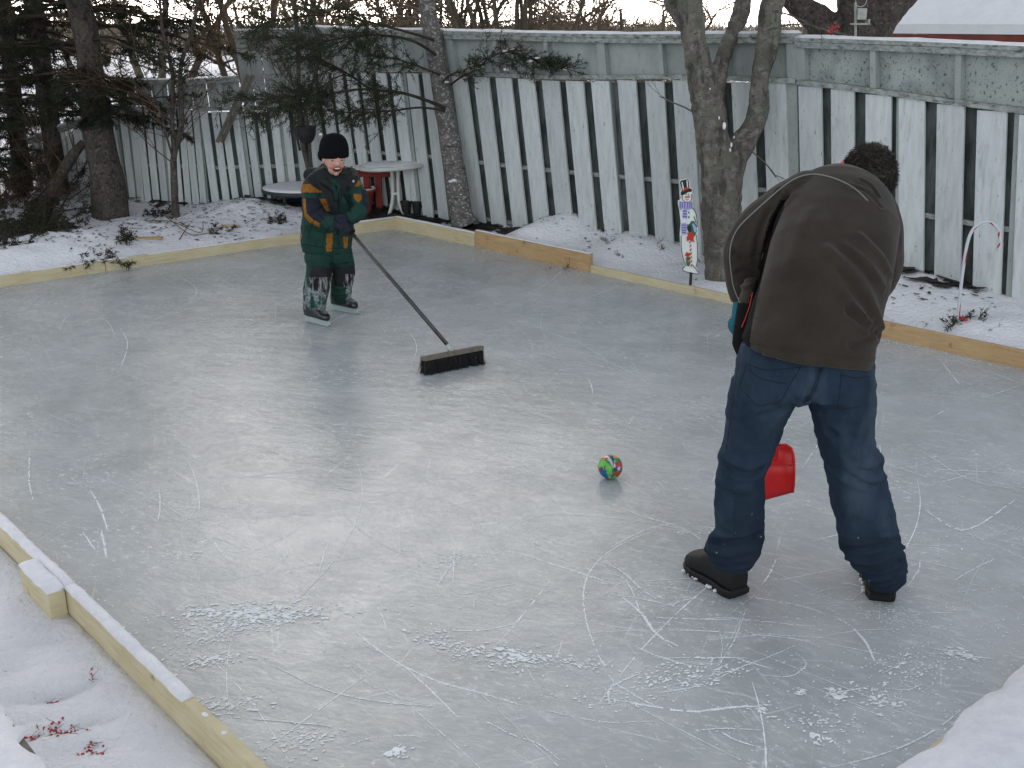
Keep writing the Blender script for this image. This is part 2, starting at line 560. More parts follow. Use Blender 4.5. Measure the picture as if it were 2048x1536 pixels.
def ground_z(x, y):
    x = np.asarray(x, dtype=float); y = np.asarray(y, dtype=float)
    sd = sd_rink(x, y)
    a = side_w(x, y, RINK[0], RINK[1])             # near left bank
    dd = side_w(x, y, RINK[1], RINK[2])            # near right bank
    z = np.full(x.shape, 0.05)
    z = z + np.clip(sd, 0, 1.6) * 0.06
    z = np.where(a > 0, -0.01, z)
    z = np.where((dd > 0) & (a <= 0), 0.11, z)
    amp = np.clip(sd / 0.6, 0.06, 1)
    near = (a > 0) | (dd > 0)
    am = np.where(near, 0.35, 1.0)
    z = z + amp * am * (lattice(x, y, 0.9, 1) * 0.09 + lattice(x, y, 0.36, 2) * 0.06 + lattice(x, y, 0.15, 3) * 0.028 + lattice(x, y, 0.07, 6) * 0.010)
    for mx, my, r, h in MOUNDS:
        z = z + h * np.exp(-((x - mx) ** 2 + (y - my) ** 2) / (r * r)) * np.clip(sd / 0.25, 0, 1)
    for mx, my, r, h, an, st in DENTS:
        ca, sa = math.cos(an), math.sin(an)
        u = (x - mx) * ca + (y - my) * sa; v = -(x - mx) * sa + (y - my) * ca
        z = z - h * np.exp(-(u / (r * st)) ** 2 - (v / r) ** 2)
    far = np.clip((y - 20) / 60, 0, 1) * np.clip((x / np.maximum(y, 1) + .27) / .10, 0, 1)
    z = z - far * 2.2 + np.clip(np.hypot(x, y) - 16, 0, 1) * lattice(x, y, 7, 4) * 0.4
    k = np.clip(1 - (sd - 0.002) / 0.034, 0, 1)
    z = z * (1 - k) + -0.12 * k
    return z
def gz(x, y): return float(ground_z(np.array([x]), np.array([y]))[0])
# footprints and soft hollows in the near-left snow
for px, py, r, h, st in [(75, 1380, .035, .028, 5), (90, 1400, .05, .02, 2.5), (120, 1375, .03, .018, 3), (190, 1435, .028, .022, 3.4), (60, 1430, .03, .025, 4), (100, 1455, .05, .015, 2.5), (190, 1485, .05, .022, 2), (175, 1352, .03, .02, 1.3), (15, 1330, .07, .02, 1), (95, 1275, .03, .012, 4), (150, 1310, .03, .01, 3), (60, 1520, .08, .01, 2)]:
    p = G(px, py, 0)
    DENTS.append((p.x, p.y, r, h, R(22), st))

def axis(lo, hi, step, far, k=1.25):
    a = list(np.arange(lo, hi + 1e-6, step))
    s = step
    while a[-1] < far: s *= k; a.append(a[-1] + s)
    s = step; b = [lo]
    while b[-1] > -far: s *= k; b.append(b[-1] - s)
    return np.array(b[::-1][:-1] + a)
us = axis(-6.9, 6.9, 0.032, 700); vs = axis(-5.0, 5.6, 0.032, 700)      # grid laid square to the rink
UU, VV = np.meshgrid(us, vs)
eg = (Knr - Kf).normalized(); cg = sum((Vector(v) for v in RINK), Vector()) / 4
XX = cg.x + eg.x * UU - eg.y * VV; YY = cg.y + eg.y * UU + eg.x * VV
xs, ys = us, vs
ZZ = ground_z(XX.ravel(), YY.ravel())
nx, ny = len(xs), len(ys)
I = np.arange(nx * ny).reshape(ny, nx)
Fq = np.stack([I[:-1, :-1], I[:-1, 1:], I[1:, 1:], I[1:, :-1]], -1).reshape(-1, 4)
o = link('ground', mesh_np(np.stack([XX.ravel(), YY.ravel(), ZZ], 1), Fq), M['snow'])
tag(o, 'snow covered ground of the yard around the rink', kind='structure')

# ================================================================ ICE
def ice_mat():
    m = bpy.data.materials.new('rink_ice')
    m.use_nodes = True
    nt = m.node_tree
    b = nt.nodes['Principled BSDF']
    L = nt.links.new
    tc = nt.nodes.new('ShaderNodeTexCoord')
    def N(sc, det=6, rough=.6, st=(1, 1, 1), rot=0, dist=0.0):
        mp = nt.nodes.new('ShaderNodeMapping'); mp.inputs['Scale'].default_value = st; mp.inputs['Rotation'].default_value = (0, 0, rot)
        m0 = nt.nodes.new('ShaderNodeMapping'); m0.inputs['Rotation'].default_value = (0, 0, rot)
        L(tc.outputs['Object'], m0.inputs[0]); mp.inputs['Rotation'].default_value = (0, 0, 0); L(m0.outputs[0], mp.inputs[0])
        n = nt.nodes.new('ShaderNodeTexNoise'); n.inputs['Scale'].default_value = sc; n.inputs['Detail'].default_value = det
        n.inputs['Roughness'].default_value = rough; n.inputs['Distortion'].default_value = dist
        L(mp.outputs[0], n.inputs['Vector'])
        return n.outputs['Fac']
    def rr(s, lo, hi, a=0.0, c=1.0):
        r = nt.nodes.new('ShaderNodeMapRange'); r.inputs[1].default_value = lo; r.inputs[2].default_value = hi
        r.inputs[3].default_value = a; r.inputs[4].default_value = c
        L(s, r.inputs[0]); return r.outputs[0]
    def mth(op, a, c):
        x = nt.nodes.new('ShaderNodeMath'); x.operation = op
        for s, i in ((a, 0), (c, 1)):
            if isinstance(s, (int, float)): x.inputs[i].default_value = s
            else: L(s, x.inputs[i])
        return x.outputs[0]
    def mix(f, a, c):
        x = nt.nodes.new('ShaderNodeMix'); x.data_type = 'RGBA'
        L(f, x.inputs[0])
        for s, i in ((a, 6), (c, 7)):
            if isinstance(s, tuple): x.inputs[i].default_value = (*s, 1)
            else: L(s, x.inputs[i])
        return x.outputs[2]
    c = mix(rr(N(0.9, 4), .35, .65), (0.335, 0.352, 0.352), (0.43, 0.447, 0.45))
    c = mix(rr(N(2.6, 6, .65, (1, 1.0, 1), .3), .46, .72, 0, .55), c, (0.55, 0.565, 0.56))     # milky clouds
    c = mix(rr(N(1.3, 5, .6, dist=.6), .60, .76, 0, .5), c, (0.30, 0.29, 0.265))                # clear, dull patches
    # frosty scuffing, drawn out along the two skating directions
    c = mix(rr(N(26, 8, .75, (.35, 1, 1), R(48)), .54, .66, 0, .5), c, (0.62, 0.64, 0.635))
    c = mix(rr(N(34, 8, .76, (.28, 1, 1), R(12)), .57, .67, 0, .55), c, (0.66, 0.68, 0.675))
    # snow dust lying in drifts
    dm = mth('MULTIPLY', rr(N(1.5, 3, .5), .47, .62), rr(N(42, 6, .75, (.6, 1, 1), R(20)), .57, .62))
    c = mix(mth('MULTIPLY', dm, .85), c, (0.76, 0.775, 0.775))
    # long hair-fine scratches
    for i, (rot, sc, thr) in enumerate([(20, 60, .665), (75, 80, .675), (-25, 70, .67), (48, 90, .67), (110, 64, .68), (4, 100, .67)]):
        s = rr(N(sc, 3, .45, (.03, 1, 1), R(rot), 0.35), thr, thr + .03)
        s = mth('MULTIPLY', s, rr(N(3.2, 3, .5, rot=i), .47, .55))
        c = mix(mth('MULTIPLY', s, .5), c, (0.66, 0.68, 0.68))
    L(c, b.inputs['Base Color'])
    L(mth('ADD', rr(N(5, 5), .3, .7, .17, .32), mth('MULTIPLY', dm, .3)), b.inputs['Roughness'])
    b.inputs['Specular IOR Level'].default_value = 0.40
    b.inputs['IOR'].default_value = 1.31
    h = mth('ADD', mth('MULTIPLY', N(9, 7, .6, (.6, 1, 1), R(12)), 1.0), mth('MULTIPLY', N(60, 5, .6, (.35, 1, 1), R(30)), .16))
    bn = nt.nodes.new('ShaderNodeBump'); bn.inputs['Strength'].default_value = .28; bn.inputs['Distance'].default_value = .02
    L(h, bn.inputs['Height']); L(bn.outputs[0], b.inputs['Normal'])
    return m
M['ice'] = ice_mat()
ice = link('rink_ice', mesh_vf([v for v in RINK], [(0, 1, 2, 3)]), M['ice'], smooth=False)
tag(ice, 'scratched grey ice of the backyard skating rink', kind='structure')
M['mark'] = mat('shaved_ice', (0.86, 0.88, 0.88), (0.72, 0.74, 0.74), 30, rough=0.9, spec=.1)
def ribbon(mb, pts, wd, z=0.0008, jag=0.5):
    wd *= .95; z = random.uniform(.0005, .0016)
    """one blade cut: a broken, uneven strip of shaved ice"""
    P = [Vector((p[0], p[1], 0)) for p in pts]
    on = True
    for i in range(len(P) - 1):
        if random.random() < 0.14: on = not on
        if not on and random.random() < 0.5: on = True
        if not on: continue
        d = (P[i + 1] - P[i])
        if d.length < 1e-5: continue
        nrm = Vector((-d.y, d.x, 0)).normalized()
        t = i / len(P)
        k = math.sin(math.pi * min(max(t, .04), .96)) ** 0.4
        w0 = wd * k * random.uniform(1 - jag, 1 + jag); w1 = wd * k * random.uniform(1 - jag, 1 + jag)
        zz = Vector((0, 0, z + .00012 * (i % 2)))
        mb.add([P[i] - nrm * w0 + zz, P[i + 1] - nrm * w1 + zz, P[i + 1] + nrm * w1 + zz, P[i] + nrm * w0 + zz], [(0, 1, 2, 3)])
        if random.random() < 0.14:          # crumbs thrown beside the cut
            c = P[i] + nrm * random.uniform(-.02, .02)
            fleck(mb, c, random.uniform(.002, .006), z)
def fleck(mb, c, r, z=0.004, an=None, st=1.0):
    z = .0016 + random.random() * .0010; r = r * .55
    n = random.randint(5, 8)
    a0 = random.uniform(0, 6.28)
    an = random.uniform(0, 3.14) if an is None else an
    V = []
    for k in range(n):
        th = a0 + 2 * math.pi * k / n
        rr_ = r * random.uniform(.45, 1.25)
        u, v = rr_ * math.cos(th) * st, rr_ * math.sin(th)
        V.append((c[0] + u * math.cos(an) - v * math.sin(an), c[1] + u * math.sin(an) + v * math.cos(an), z))
    mb.add(V, [tuple(range(n))])
def photo_cut(mb, pix, wd):
    pts = [G(x, y) for x, y in resample([Vector((a, b)) for a, b in pix], 26)]
    out = []
    for p in pts: out.append(p + Vector((random.uniform(-.002, .002), random.uniform(-.002, .002), 0)))
    ribbon(mb, out, wd)
cuts = MB()
S6 = 1100 / 2048
def q6(l): return [(400 + x * S6, 1000 + y * S6) for x, y in l]
def q7(l): return [(1400 + x / 3.16, 1100 + y / 3.16) for x, y in l]
for l, wd in [([(1760, 95), (1600, 150), (1480, 230), (1430, 330), (1440, 460), (1490, 590), (1540, 680)], .0032),
              ([(580, 490), (640, 540), (760, 620), (900, 680), (1050, 720), (1200, 765)], .004),
              ([(760, 620), (850, 700), (960, 810)], .003),
              ([(280, 618), (400, 680), (530, 725), (700, 755), (870, 768)], .003),
              ([(550, 620), (620, 680), (720, 730), (840, 760)], .002),
              ([(830, 475), (920, 485), (1050, 485), (1210, 455)], .0035),
              ([(930, 330), (980, 350), (1060, 335), (1180, 310)], .0028),
              ([(950, 225), (1060, 205), (1170, 195), (1300, 235), (1440, 280), (1560, 320)], .005),
              ([(1440, 210), (1560, 260), (1640, 330), (1700, 370)], .0035),
              ([(1560, 355), (1640, 420), (1700, 500), (1780, 545)], .006),
              ([(1500, 350), (1620, 365), (1760, 395)], .003), ([(1760, 400), (1780, 380), (1850, 365)], .004),
              ([(1590, 425), (1720, 440), (1860, 445), (2048, 450)], .003),
              ([(1620, 545), (1700, 580), (1830, 620)], .0035), ([(1700, 590), (1860, 588), (2040, 590)], .0025),
              ([(1530, 740), (1660, 765), (1840, 788), (2040, 765)], .005), ([(1540, 680), (1640, 740), (1700, 770)], .004),
              ([(1700, 720), (1860, 690), (2048, 610)], .0025), ([(1640, 645), (1530, 700), (1525, 760)], .004),
              ([(1530, 700), (1700, 700), (1950, 640)], .0015),
              ([(1060, 820), (1150, 870), (1260, 910), (1340, 970)], .0025), ([(600, 890), (720, 880), (880, 875)], .0018),
              ([(550, 915), (640, 885)], .0015), ([(1240, 770), (1380, 805), (1520, 828), (1700, 825)], .002),
              ([(720, 122), (830, 122), (950, 120)], .002), ([(890, 80), (905, 120), (880, 190)], .002), ([(930, 125), (945, 200), (942, 310)], .003),
              ([(945, 230), (900, 290), (880, 330)], .003), ([(850, 190), (945, 215), (1040, 240)], .002), ([(790, 268), (860, 290), (920, 305)], .003),
              ([(480, 155), (450, 240), (445, 275)], .0035), ([(320, 170), (326, 215)], .004), ([(20, 125), (65, 180), (115, 235)], .003),
              ([(660, 400), (685, 450), (692, 490)], .0035), ([(740, 142), (748, 185), (800, 192)], .003), ([(1015, 110), (1020, 85), (1060, 80)], .004),
              ([(1090, 388), (1150, 395)], .003), ([(1020, 370), (1018, 405)], .003), ([(1200, 65), (1330, 95), (1480, 140)], .0018),
              ([(1500, 0), (1620, 50), (1760, 95)], .0025), ([(1230, 150), (1260, 170)], .003), ([(1350, 520), (1330, 590)], .002),
              ([(2030, 420), (1980, 540), (1900, 660)], .002), ([(1190, 110), (1420, 190), (1560, 235)], .0015)]:
    photo_cut(cuts, q6(l), wd * 1.0)
for l, wd in [([(0, 440), (150, 430), (330, 445), (600, 475), (800, 490)], .003), ([(0, 690), (200, 680), (330, 715), (460, 755)], .004), ([(0, 820), (200, 760), (400, 690), (640, 590)], .0022),
              ([(60, 570), (300, 545), (520, 540), (760, 555), (930, 580)], .0025), ([(780, 545), (1000, 510), (1230, 500)], .002), ([(850, 420), (960, 490), (1050, 590), (1100, 700)], .006),
              ([(600, 650), (670, 710), (640, 760), (560, 800), (370, 790)], .003), ([(560, 550), (700, 590), (760, 620)], .003), ([(0, 1020), (150, 1000), (380, 990)], .005),
              ([(0, 1140), (160, 1130), (380, 1140)], .003), ([(130, 1150), (220, 1200), (340, 1240)], .005), ([(480, 60), (440, 150), (390, 220)], .004), ([(310, 205), (560, 180), (760, 140), (930, 110)], .003),
              ([(310, 295), (520, 330), (700, 370), (800, 410)], .0035), ([(890, 210), (970, 220), (1050, 240)], .004), ([(1280, 50), (1450, 80), (1650, 130)], .0025), ([(1600, 195), (1750, 110), (1860, 60)], .003),
              ([(1390, 60), (1380, 130), (1310, 230)], .003), ([(1300, 390), (1430, 395), (1640, 400)], .002), ([(1310, 450), (1470, 480), (1660, 500)], .0025), ([(1150, 780), (1260, 730), (1340, 710)], .0022),
              ([(780, 930), (880, 900), (1040, 870)], .004), ([(1170, 875), (1310, 885), (1400, 850)], .003), ([(1440, 620), (1560, 640), (1700, 670), (1850, 690)], .005), ([(980, 990), (1120, 1040), (1200, 1080)], .0035),
              ([(290, 380), (220, 510), (150, 640)], .0018), ([(120, 500), (140, 640), (90, 780)], .0014), ([(700, 290), (800, 250), (960, 240)], .002)]:
    photo_cut(cuts, q7(l), wd * .85)
for l, wd in [([(180, 980), (200, 1015), (215, 1060)], .004), ([(318, 975), (320, 1010), (316, 1040)], .003), ([(165, 1063), (190, 1100)], .003), ([(203, 1060), (213, 1115)], .005),
              ([(412, 1065), (460, 1120)], .003), ([(365, 1090), (420, 1075), (470, 1090)], .003), ([(60, 900), (58, 960), (66, 1000)], .003), ([(115, 930), (330, 1010), (470, 1130)], .0012),
              ([(1060, 1090), (1180, 1140), (1250, 1160), (1290, 1240), (1350, 1300)], .003), ([(1195, 1110), (1290, 1060), (1360, 1045)], .0025), ([(1000, 1060), (1100, 1030), (1260, 1040), (1380, 1060)], .002),
              ([(860, 1000), (1000, 960), (1120, 945)], .0018), ([(240, 655), (255, 690), (240, 740)], .003), ([(860, 580), (1080, 620), (1250, 610)], .0025), ([(980, 700), (1100, 740), (1210, 735)], .002),
              ([(1040, 640), (1180, 690), (1360, 700)], .0025), ([(1880, 720), (1920, 770)], .003), ([(1860, 790), (1960, 795), (2040, 770)], .0025), ([(1840, 900), (1940, 960), (2040, 980)], .0025),
              ([(1850, 1020), (1930, 1060), (2030, 1000)], .004), ([(950, 860), (1040, 900), (1170, 910)], .002), ([(1100, 1000), (1350, 1050), (1440, 1120)], .002), ([(560, 940), (700, 980), (830, 985)], .0015),
              ([(120, 660), (140, 630), (210, 640), (230, 675)], .0022), ([(190, 770), (250, 750), (300, 770)], .002), ([(300, 1130), (520, 1000)], .0013), ([(700, 650), (900, 690), (1050, 760)], .0015)]:
    photo_cut(cuts, l, wd)
cR = sum((Vector(v) for v in RINK), Vector()) / 4
def rand_rink(near=1.0):
    while True:
        u = random.random() ** near; v = random.random()
        p = (Knl * v + Knr * (1 - v)) * (1 - u) + (Kfl * v + Kf * (1 - v)) * u
        return p
for i in range(300):                                  # many more cuts, as skating leaves them
    p = rand_rink(1.15)
    a = random.gauss(R(-15), R(45)); ln = random.uniform(.15, 1.5); kq = random.gauss(0, .5)
    pts = []
    st = .02
    n = int(ln / st)
    x, y = p.x, p.y
    for j in range(n):
        x += math.cos(a) * st; y += math.sin(a) * st; a += kq * st
        pts.append((x, y))
    pts = [q for q in pts if sd_rink(np.array([q[0]]), np.array([q[1]]))[0] < -.08]
    if len(pts) > 4: ribbon(cuts, pts, random.choice([.0009, .0010, .0012, .0015, .0026]), .0006, .6)
tag(cuts.build('skate_marks', M['mark'], ice), 'white skate cuts in the ice', kind='stuff')
fl = MB()
def cluster(c, n, sx, sy, an, rmin, rmax):
    for _ in range(int(n * 1.7)):
        u, v = random.gauss(0, sx * 1.25), random.gauss(0, sy * 1.5)
        x = c.x + u * math.cos(an) - v * math.sin(an); y = c.y + u * math.sin(an) + v * math.cos(an)
        if sd_rink(np.array([x]), np.array([y]))[0] > -.06: continue
        fleck(fl, (x, y), random.uniform(rmin, rmax) * random.uniform(.4, 1), random.uniform(.004, .007), an + random.gauss(0, .4), random.uniform(1, 2.4))
for (px, py, n, sx, sy, an, r0, r1) in [(470, 1225, 260, .10, .02, 5, .004, .018), (560, 1235, 200, .12, .02, 12, .004, .016), (430, 1320, 90, .04, .015, 10, .004, .014), (430, 1275, 110, .05, .02, 35, .003, .010), (505, 1245, 120, .10, .02, 10, .003, .012),
        (900, 1290, 120, .07, .02, -30, .003, .014), (1025, 1315, 90, .04, .02, -20, .004, .018), (1130, 1320, 120, .08, .018, -15, .003, .013), (1370, 1350, 160, .08, .03, 20, .003, .014), (1220, 1400, 70, .08, .02, 0, .003, .01), (1330, 1180, 40, .1, .03, 0, .003, .009),
        (905, 1120, 80, .05, .02, 20, .003, .012), (1420, 1060, 60, .06, .02, 10, .003, .010), (600, 1480, 90, .05, .03, 10, .003, .012), (440, 1415, 90, .06, .02, 10, .003, .014), (800, 1508, 26, .015, .012, 60, .006, .02),
        (1672, 1388, 24, .012, .01, 10, .008, .02), (1600, 1383, 14, .01, .007, -20, .006, .014), (1522, 1420, 16, .012, .008, 0, .006, .016), (1755, 1395, 60, .03, .03, 40, .004, .014), (1830, 1330, 110, .06, .04, 40, .003, .012), (1780, 1230, 80, .06, .03, -40, .003, .010),
        (1920, 1310, 40, .03, .012, -20, .005, .016), (1640, 1440, 70, .06, .02, -5, .003, .011), (1870, 1420, 260, .2, .16, 35, .002, .009), (1980, 1240, 160, .2, .15, 35, .002, .008), (1950, 1060, 90, .15, .08, 10, .003, .009), (1000, 1190, 200, .5, .15, 0, .002, .007), (700, 1100, 120, .4, .2, 0, .002, .006),
        (1500, 1300, 260, .4, .2, 0, .002, .008), (1200, 1250, 260, .4, .15, 0, .002, .007), (370, 1115, 24, .05, .015, 0, .004, .012), (1700, 700, 60, .5, .1, 10, .003, .008), (1640, 1480, 16, .012, .02, 60, .006, .016), (185, 920, 18, .03, .01, 20, .004, .012)]:
    cluster(G(px, py), n, sx, sy, R(an), r0, r1)
for i in range(1400):
    p = rand_rink(1.3)
    fleck(fl, p, random.uniform(.001, .0045), .004, None, random.uniform(1, 2.5))
# crumbs banked along the foot of the boards
for (p, q, n) in [(Kf, Knr, 900), (Kfl, Kf, 700), (Kfl, Knl, 500)]:
    e = (q - p).normalized(); inn = (cR - p); inn = (inn - e * inn.dot(e)).normalized()
    for i in range(n):
        t = random.random()
        if noise.noise(Vector((t * 9, 3, p.x))) < -.05: continue
        c = p.lerp(q, t) + inn * (0.035 + abs(random.gauss(0, .04)))
        fleck(fl, c, random.uniform(.004, .016), random.uniform(.004, .008))
tag(fl.build('snow_crumbs', M['mark'], ice), 'white crumbs of shaved ice scattered on the rink', kind='stuff')

# ================================================================ RINK BOARDS
def snow_strip(parent, p, q, wd, z, h=0.02, name='snow_cap', over=.004, seed=0, gaps=0.0):
    """rounded, uneven ridge of snow lying along an edge from p to q"""
    p = Vector(p); q = Vector(q)
    L = (q - p).length
    n = max(int(L / .035), 4)
    e = (q - p) / L
    s = Vector((-e.y, e.x, 0)).normalized()
    V = []; F = []
    prof = [(-1, 0), (-.97, .45), (-.7, .85), (-.25, 1), (.25, 1), (.7, .85), (.97, .45), (1, 0)]
    K = len(prof)
    for i in range(n + 1):
        t = i / n
        c = p.lerp(q, t)
        a = noise.noise(Vector((c.x * 3 + seed, c.y * 3, 1))); b = noise.noise(Vector((c.x * 14, c.y * 14 + seed, 2)))
        hh = h * (1 + .5 * a + .25 * b)
        if gaps and a < gaps - .5: hh = h * .12
        if i in (0, n): hh *= .5
        for u, v in prof:
            jj = 1 + .22 * noise.noise(Vector((c.x * 26, c.y * 26, u * 2 + seed)))
            V.append(c + s * (u * (wd / 2 + over) * jj) + Vector((0, 0, z + v * hh)))
    for i in range(n):
        for k in range(K - 1):
            F.append((i * K + k, (i + 1) * K + k, (i + 1) * K + k + 1, i * K + k + 1))
    F.append(tuple(range(K))); F.append(tuple(reversed([n * K + k for k in range(K)])))
    mb = MB(); mb.add(V, F)
    return mb.build(name, M['snowcap'], parent, smooth=True)
TH = 0.038
def board(name, label, p, q, h, m='wood', side=1, snow=0.012, th=TH, z0=-.05, group='boards edging the rink', seed=0, gaps=0):
    """plank on edge from p to q, its thickness on the outer side"""
    p = Vector((p.x, p.y, 0)); q = Vector((q.x, q.y, 0))
    t = thing(name, label, 'board', (p + q) / 2, group)
    e = (q - p).normalized(); s = Vector((-e.y, e.x, 0)) * side
    # slight bow and sag so that the arris is not dead straight
    N_ = max(int((q - p).length / .15), 2)
    mb = MB(); V = []; F = []
    for i in range(N_ + 1):
        c = p.lerp(q, i / N_)
        o1 = .004 * noise.noise(Vector((c.x * 1.5, c.y * 1.5, seed))); o2 = .004 * noise.noise(Vector((c.x * 2, c.y * 2, seed + 5)))
        b = .004
        for (u, z) in [(0, z0), (0, h - b), (b, h), (th - b, h), (th, h - b), (th, z0)]:
            V.append(c + s * (u + o1) + Vector((0, 0, z + (o2 if z > 0 else 0))))
    for i in range(N_):
        for k in range(5): F.append((i * 6 + k, i * 6 + k + 1, (i + 1) * 6 + k + 1, (i + 1) * 6 + k))
    F.append(tuple(range(6))); F.append(tuple(N_ * 6 + k for k in reversed(range(6))))
    mb.add(V, F)
    mb.build('plank', M[m], t)
    if snow:
        snow_strip(t, p + s * th / 2, q + s * th / 2, th * .93, h - .002, snow, seed=seed, gaps=gaps)
    return t
def lerp(a, b, t): return Vector(a).lerp(Vector(b), t)
HB = 0.10
# far-left side (faces us): three pale planks
fa = isect(Kfl, Kf, G(243, 540), G(243, 600)) if False else None
wa = onl(G(205, 541), Kfl, Kf); wb = onl(G(605, 487), Kfl, Kf)
board('rink_board', 'long pale rink board at the left edge, below the fallen spruce boughs', Kfl, wa, HB, side=1, snow=.006, gaps=.35)
board('rink_board', 'pale wood rink board behind the boy, in front of the bare sapling', wa + Vector((.006, .004, 0)), wb, HB, side=1, snow=.006, seed=3, gaps=.4)
board('rink_board', 'short pale wood rink board between the boy and the far corner of the rink', wb + Vector((.006, .005, 0)), Kf + Vector((.03, .026, 0)), .125, side=1, snow=.010, seed=4)
# right side
j1 = onl(G(958, 492), Kf, Knr)
board('rink_board', 'pale wood rink board leading right from the far corner to the spruce trunk', Kf, j1, .135, side=1, snow=.010, seed=5)
j2 = onl(G(1178, 545), Kf, Knr)
board('rink_board', 'orange knotty rink board with a sawn end beside the snow mound', j1 + Vector((.005, -.005, 0)), j2, .165, 'wood_orange', side=1, snow=.008, seed=6)
j3 = onl(lerp(j2, C1, .42), Kf, Knr)
board('rink_board', 'low pale rink board running past the snowman sign towards the man', j2 + Vector((.005, -.005, 0)), j3, .068, side=1, snow=0, seed=7)
board('rink_board', 'orange wood rink board to the right of the man, below the candy cane', j3 + Vector((.005, -.005, 0)), Knr, .115, 'wood_orange', side=1, snow=0, seed=8)
# near-left side
ea = (Knl - Kfl).normalized(); sa = Vector((ea.y, -ea.x, 0))
def onA(px, py, z=.10):
    v = G(px, py, z); v.z = 0
    t = (v - Kfl).dot(ea)
    return Kfl + ea * t
b1 = onA(118, 1180)
board('rink_board', 'snow capped pale rink board entering at the middle of the left edge', Kfl + Vector((.02, -.03, 0)), b1, .10, side=-1, snow=.022, seed=9)
board('rink_board', 'pale rink board at the bottom left with a bare knotty end', b1 + ea * .006, Knl, .10, side=-1, snow=0, seed=10)
lastb = [o for o in COL.objects if o.name.startswith('rink_board') and o.parent is None][-1]
mid = onA(372, 1400)
snow_strip(lastb, b1 + sa * TH / 2, mid + sa * TH / 2, TH * .95, .098, .022, seed=2)
for k, (px, py, n_) in enumerate([(405, 1432, .03), (440, 1470, .02)]):
    c = onA(px, py) + sa * TH * .5
    mbk = MB(); mbk.ball(c + Vector((0, 0, .100)), (n_ * .5, .009, .006), 10, 6, rotz(-.8)); mbk.build('snow_crumb', M['snowcap'], lastb, smooth=True)
spl = thing('splice_block', 'short snow topped block nailed outside the near-left rink board joint', 'block', b1 + sa * .06)
p0 = onA(52, 1125) + sa * (TH + .003); p1 = onA(118, 1180) + sa * (TH + .003)
dv = (p1 - p0)
mbk = MB(); c_ = (p0 + p1) / 2 + sa * .03 + Vector((0, 0, .022))
mbk.box(c_, (dv.length, .062, .15), frame(ea, (0, 0, 1)), .003)
mbk.build('plank', M['wood'], spl)
snow_strip(spl, p0 + sa * .03, p1 + sa * .03, .062, .096, .024, seed=4)
# near-right side: board wholly under its snow
t = thing('rink_board', 'snow buried rink board cutting across the bottom right corner', 'board', (Knl + Knr) / 2, 'boards edging the rink')
e = (Knr - Knl).normalized(); s_ = Vector((e.y, -e.x, 0))
mbk = MB(); mbk.box((Knl + Knr) / 2 + s_ * .019 + Vector((0, 0, .03)), ((Knr - Knl).length, .038, .14), frame(e, (0, 0, 1)), .003)
mbk.build('plank', M['wood'], t)
V = []; F = []
n = 260; prof = [(-.012, -.02), (-.016, .06), (.0, .105), (.05, .14), (.12, .165), (.22, .18), (.34, .185), (.5, .18), (.75, .15), (1.0, .09)]
K = len(prof)
for i in range(n + 1):
    c = Knl.lerp(Knr, i / n)
    for j, (u, z) in enumerate(prof):
        q = c + s_ * u
        f = .022 * noise.noise(q * 3.2) + .010 * noise.noise(q * 11) + .003 * noise.noise(q * 40)
        V.append(q + s_ * f * (1.3 if j < 5 else 0) + Vector((0, 0, z + (f if j > 2 else 0))))
for i in range(n):
    for k in range(K - 1): F.append((i * K + k, i * K + k + 1, (i + 1) * K + k + 1, (i + 1) * K + k))
link('snow_bank', mesh_vf(V, F), M['snowcap'], t)

# snow covered deck ledge in the bottom left corner
t = thing('deck_rail', 'snow covered board with a dark rim at the bottom left corner', 'rail', G(20, 1500, .35))
a_, b_ = G(-100, 1275, .38), G(110, 1547, .38)
a_.z = b_.z = .35
e = (b_ - a_).normalized(); s_ = Vector((e.y, -e.x, 0))
if s_.y > 0 and s_.x > 0: s_ = -s_
mbk = MB(); c_ = (a_ + b_) / 2 + s_ * .145
mbk.box(c_ - Vector((0, 0, .02)), ((b_ - a_).length * 3, .30, .04), frame(e, (0, 0, 1)), .004)
mbk.build('plank', M['oldwood'], t)
Z_ = Vector((0, 0, .35)); snow_strip(t, a_ - e * .6 + s_ * .15 - Z_, b_ + e * .6 + s_ * .15 - Z_, .29, .352, .026, seed=8)
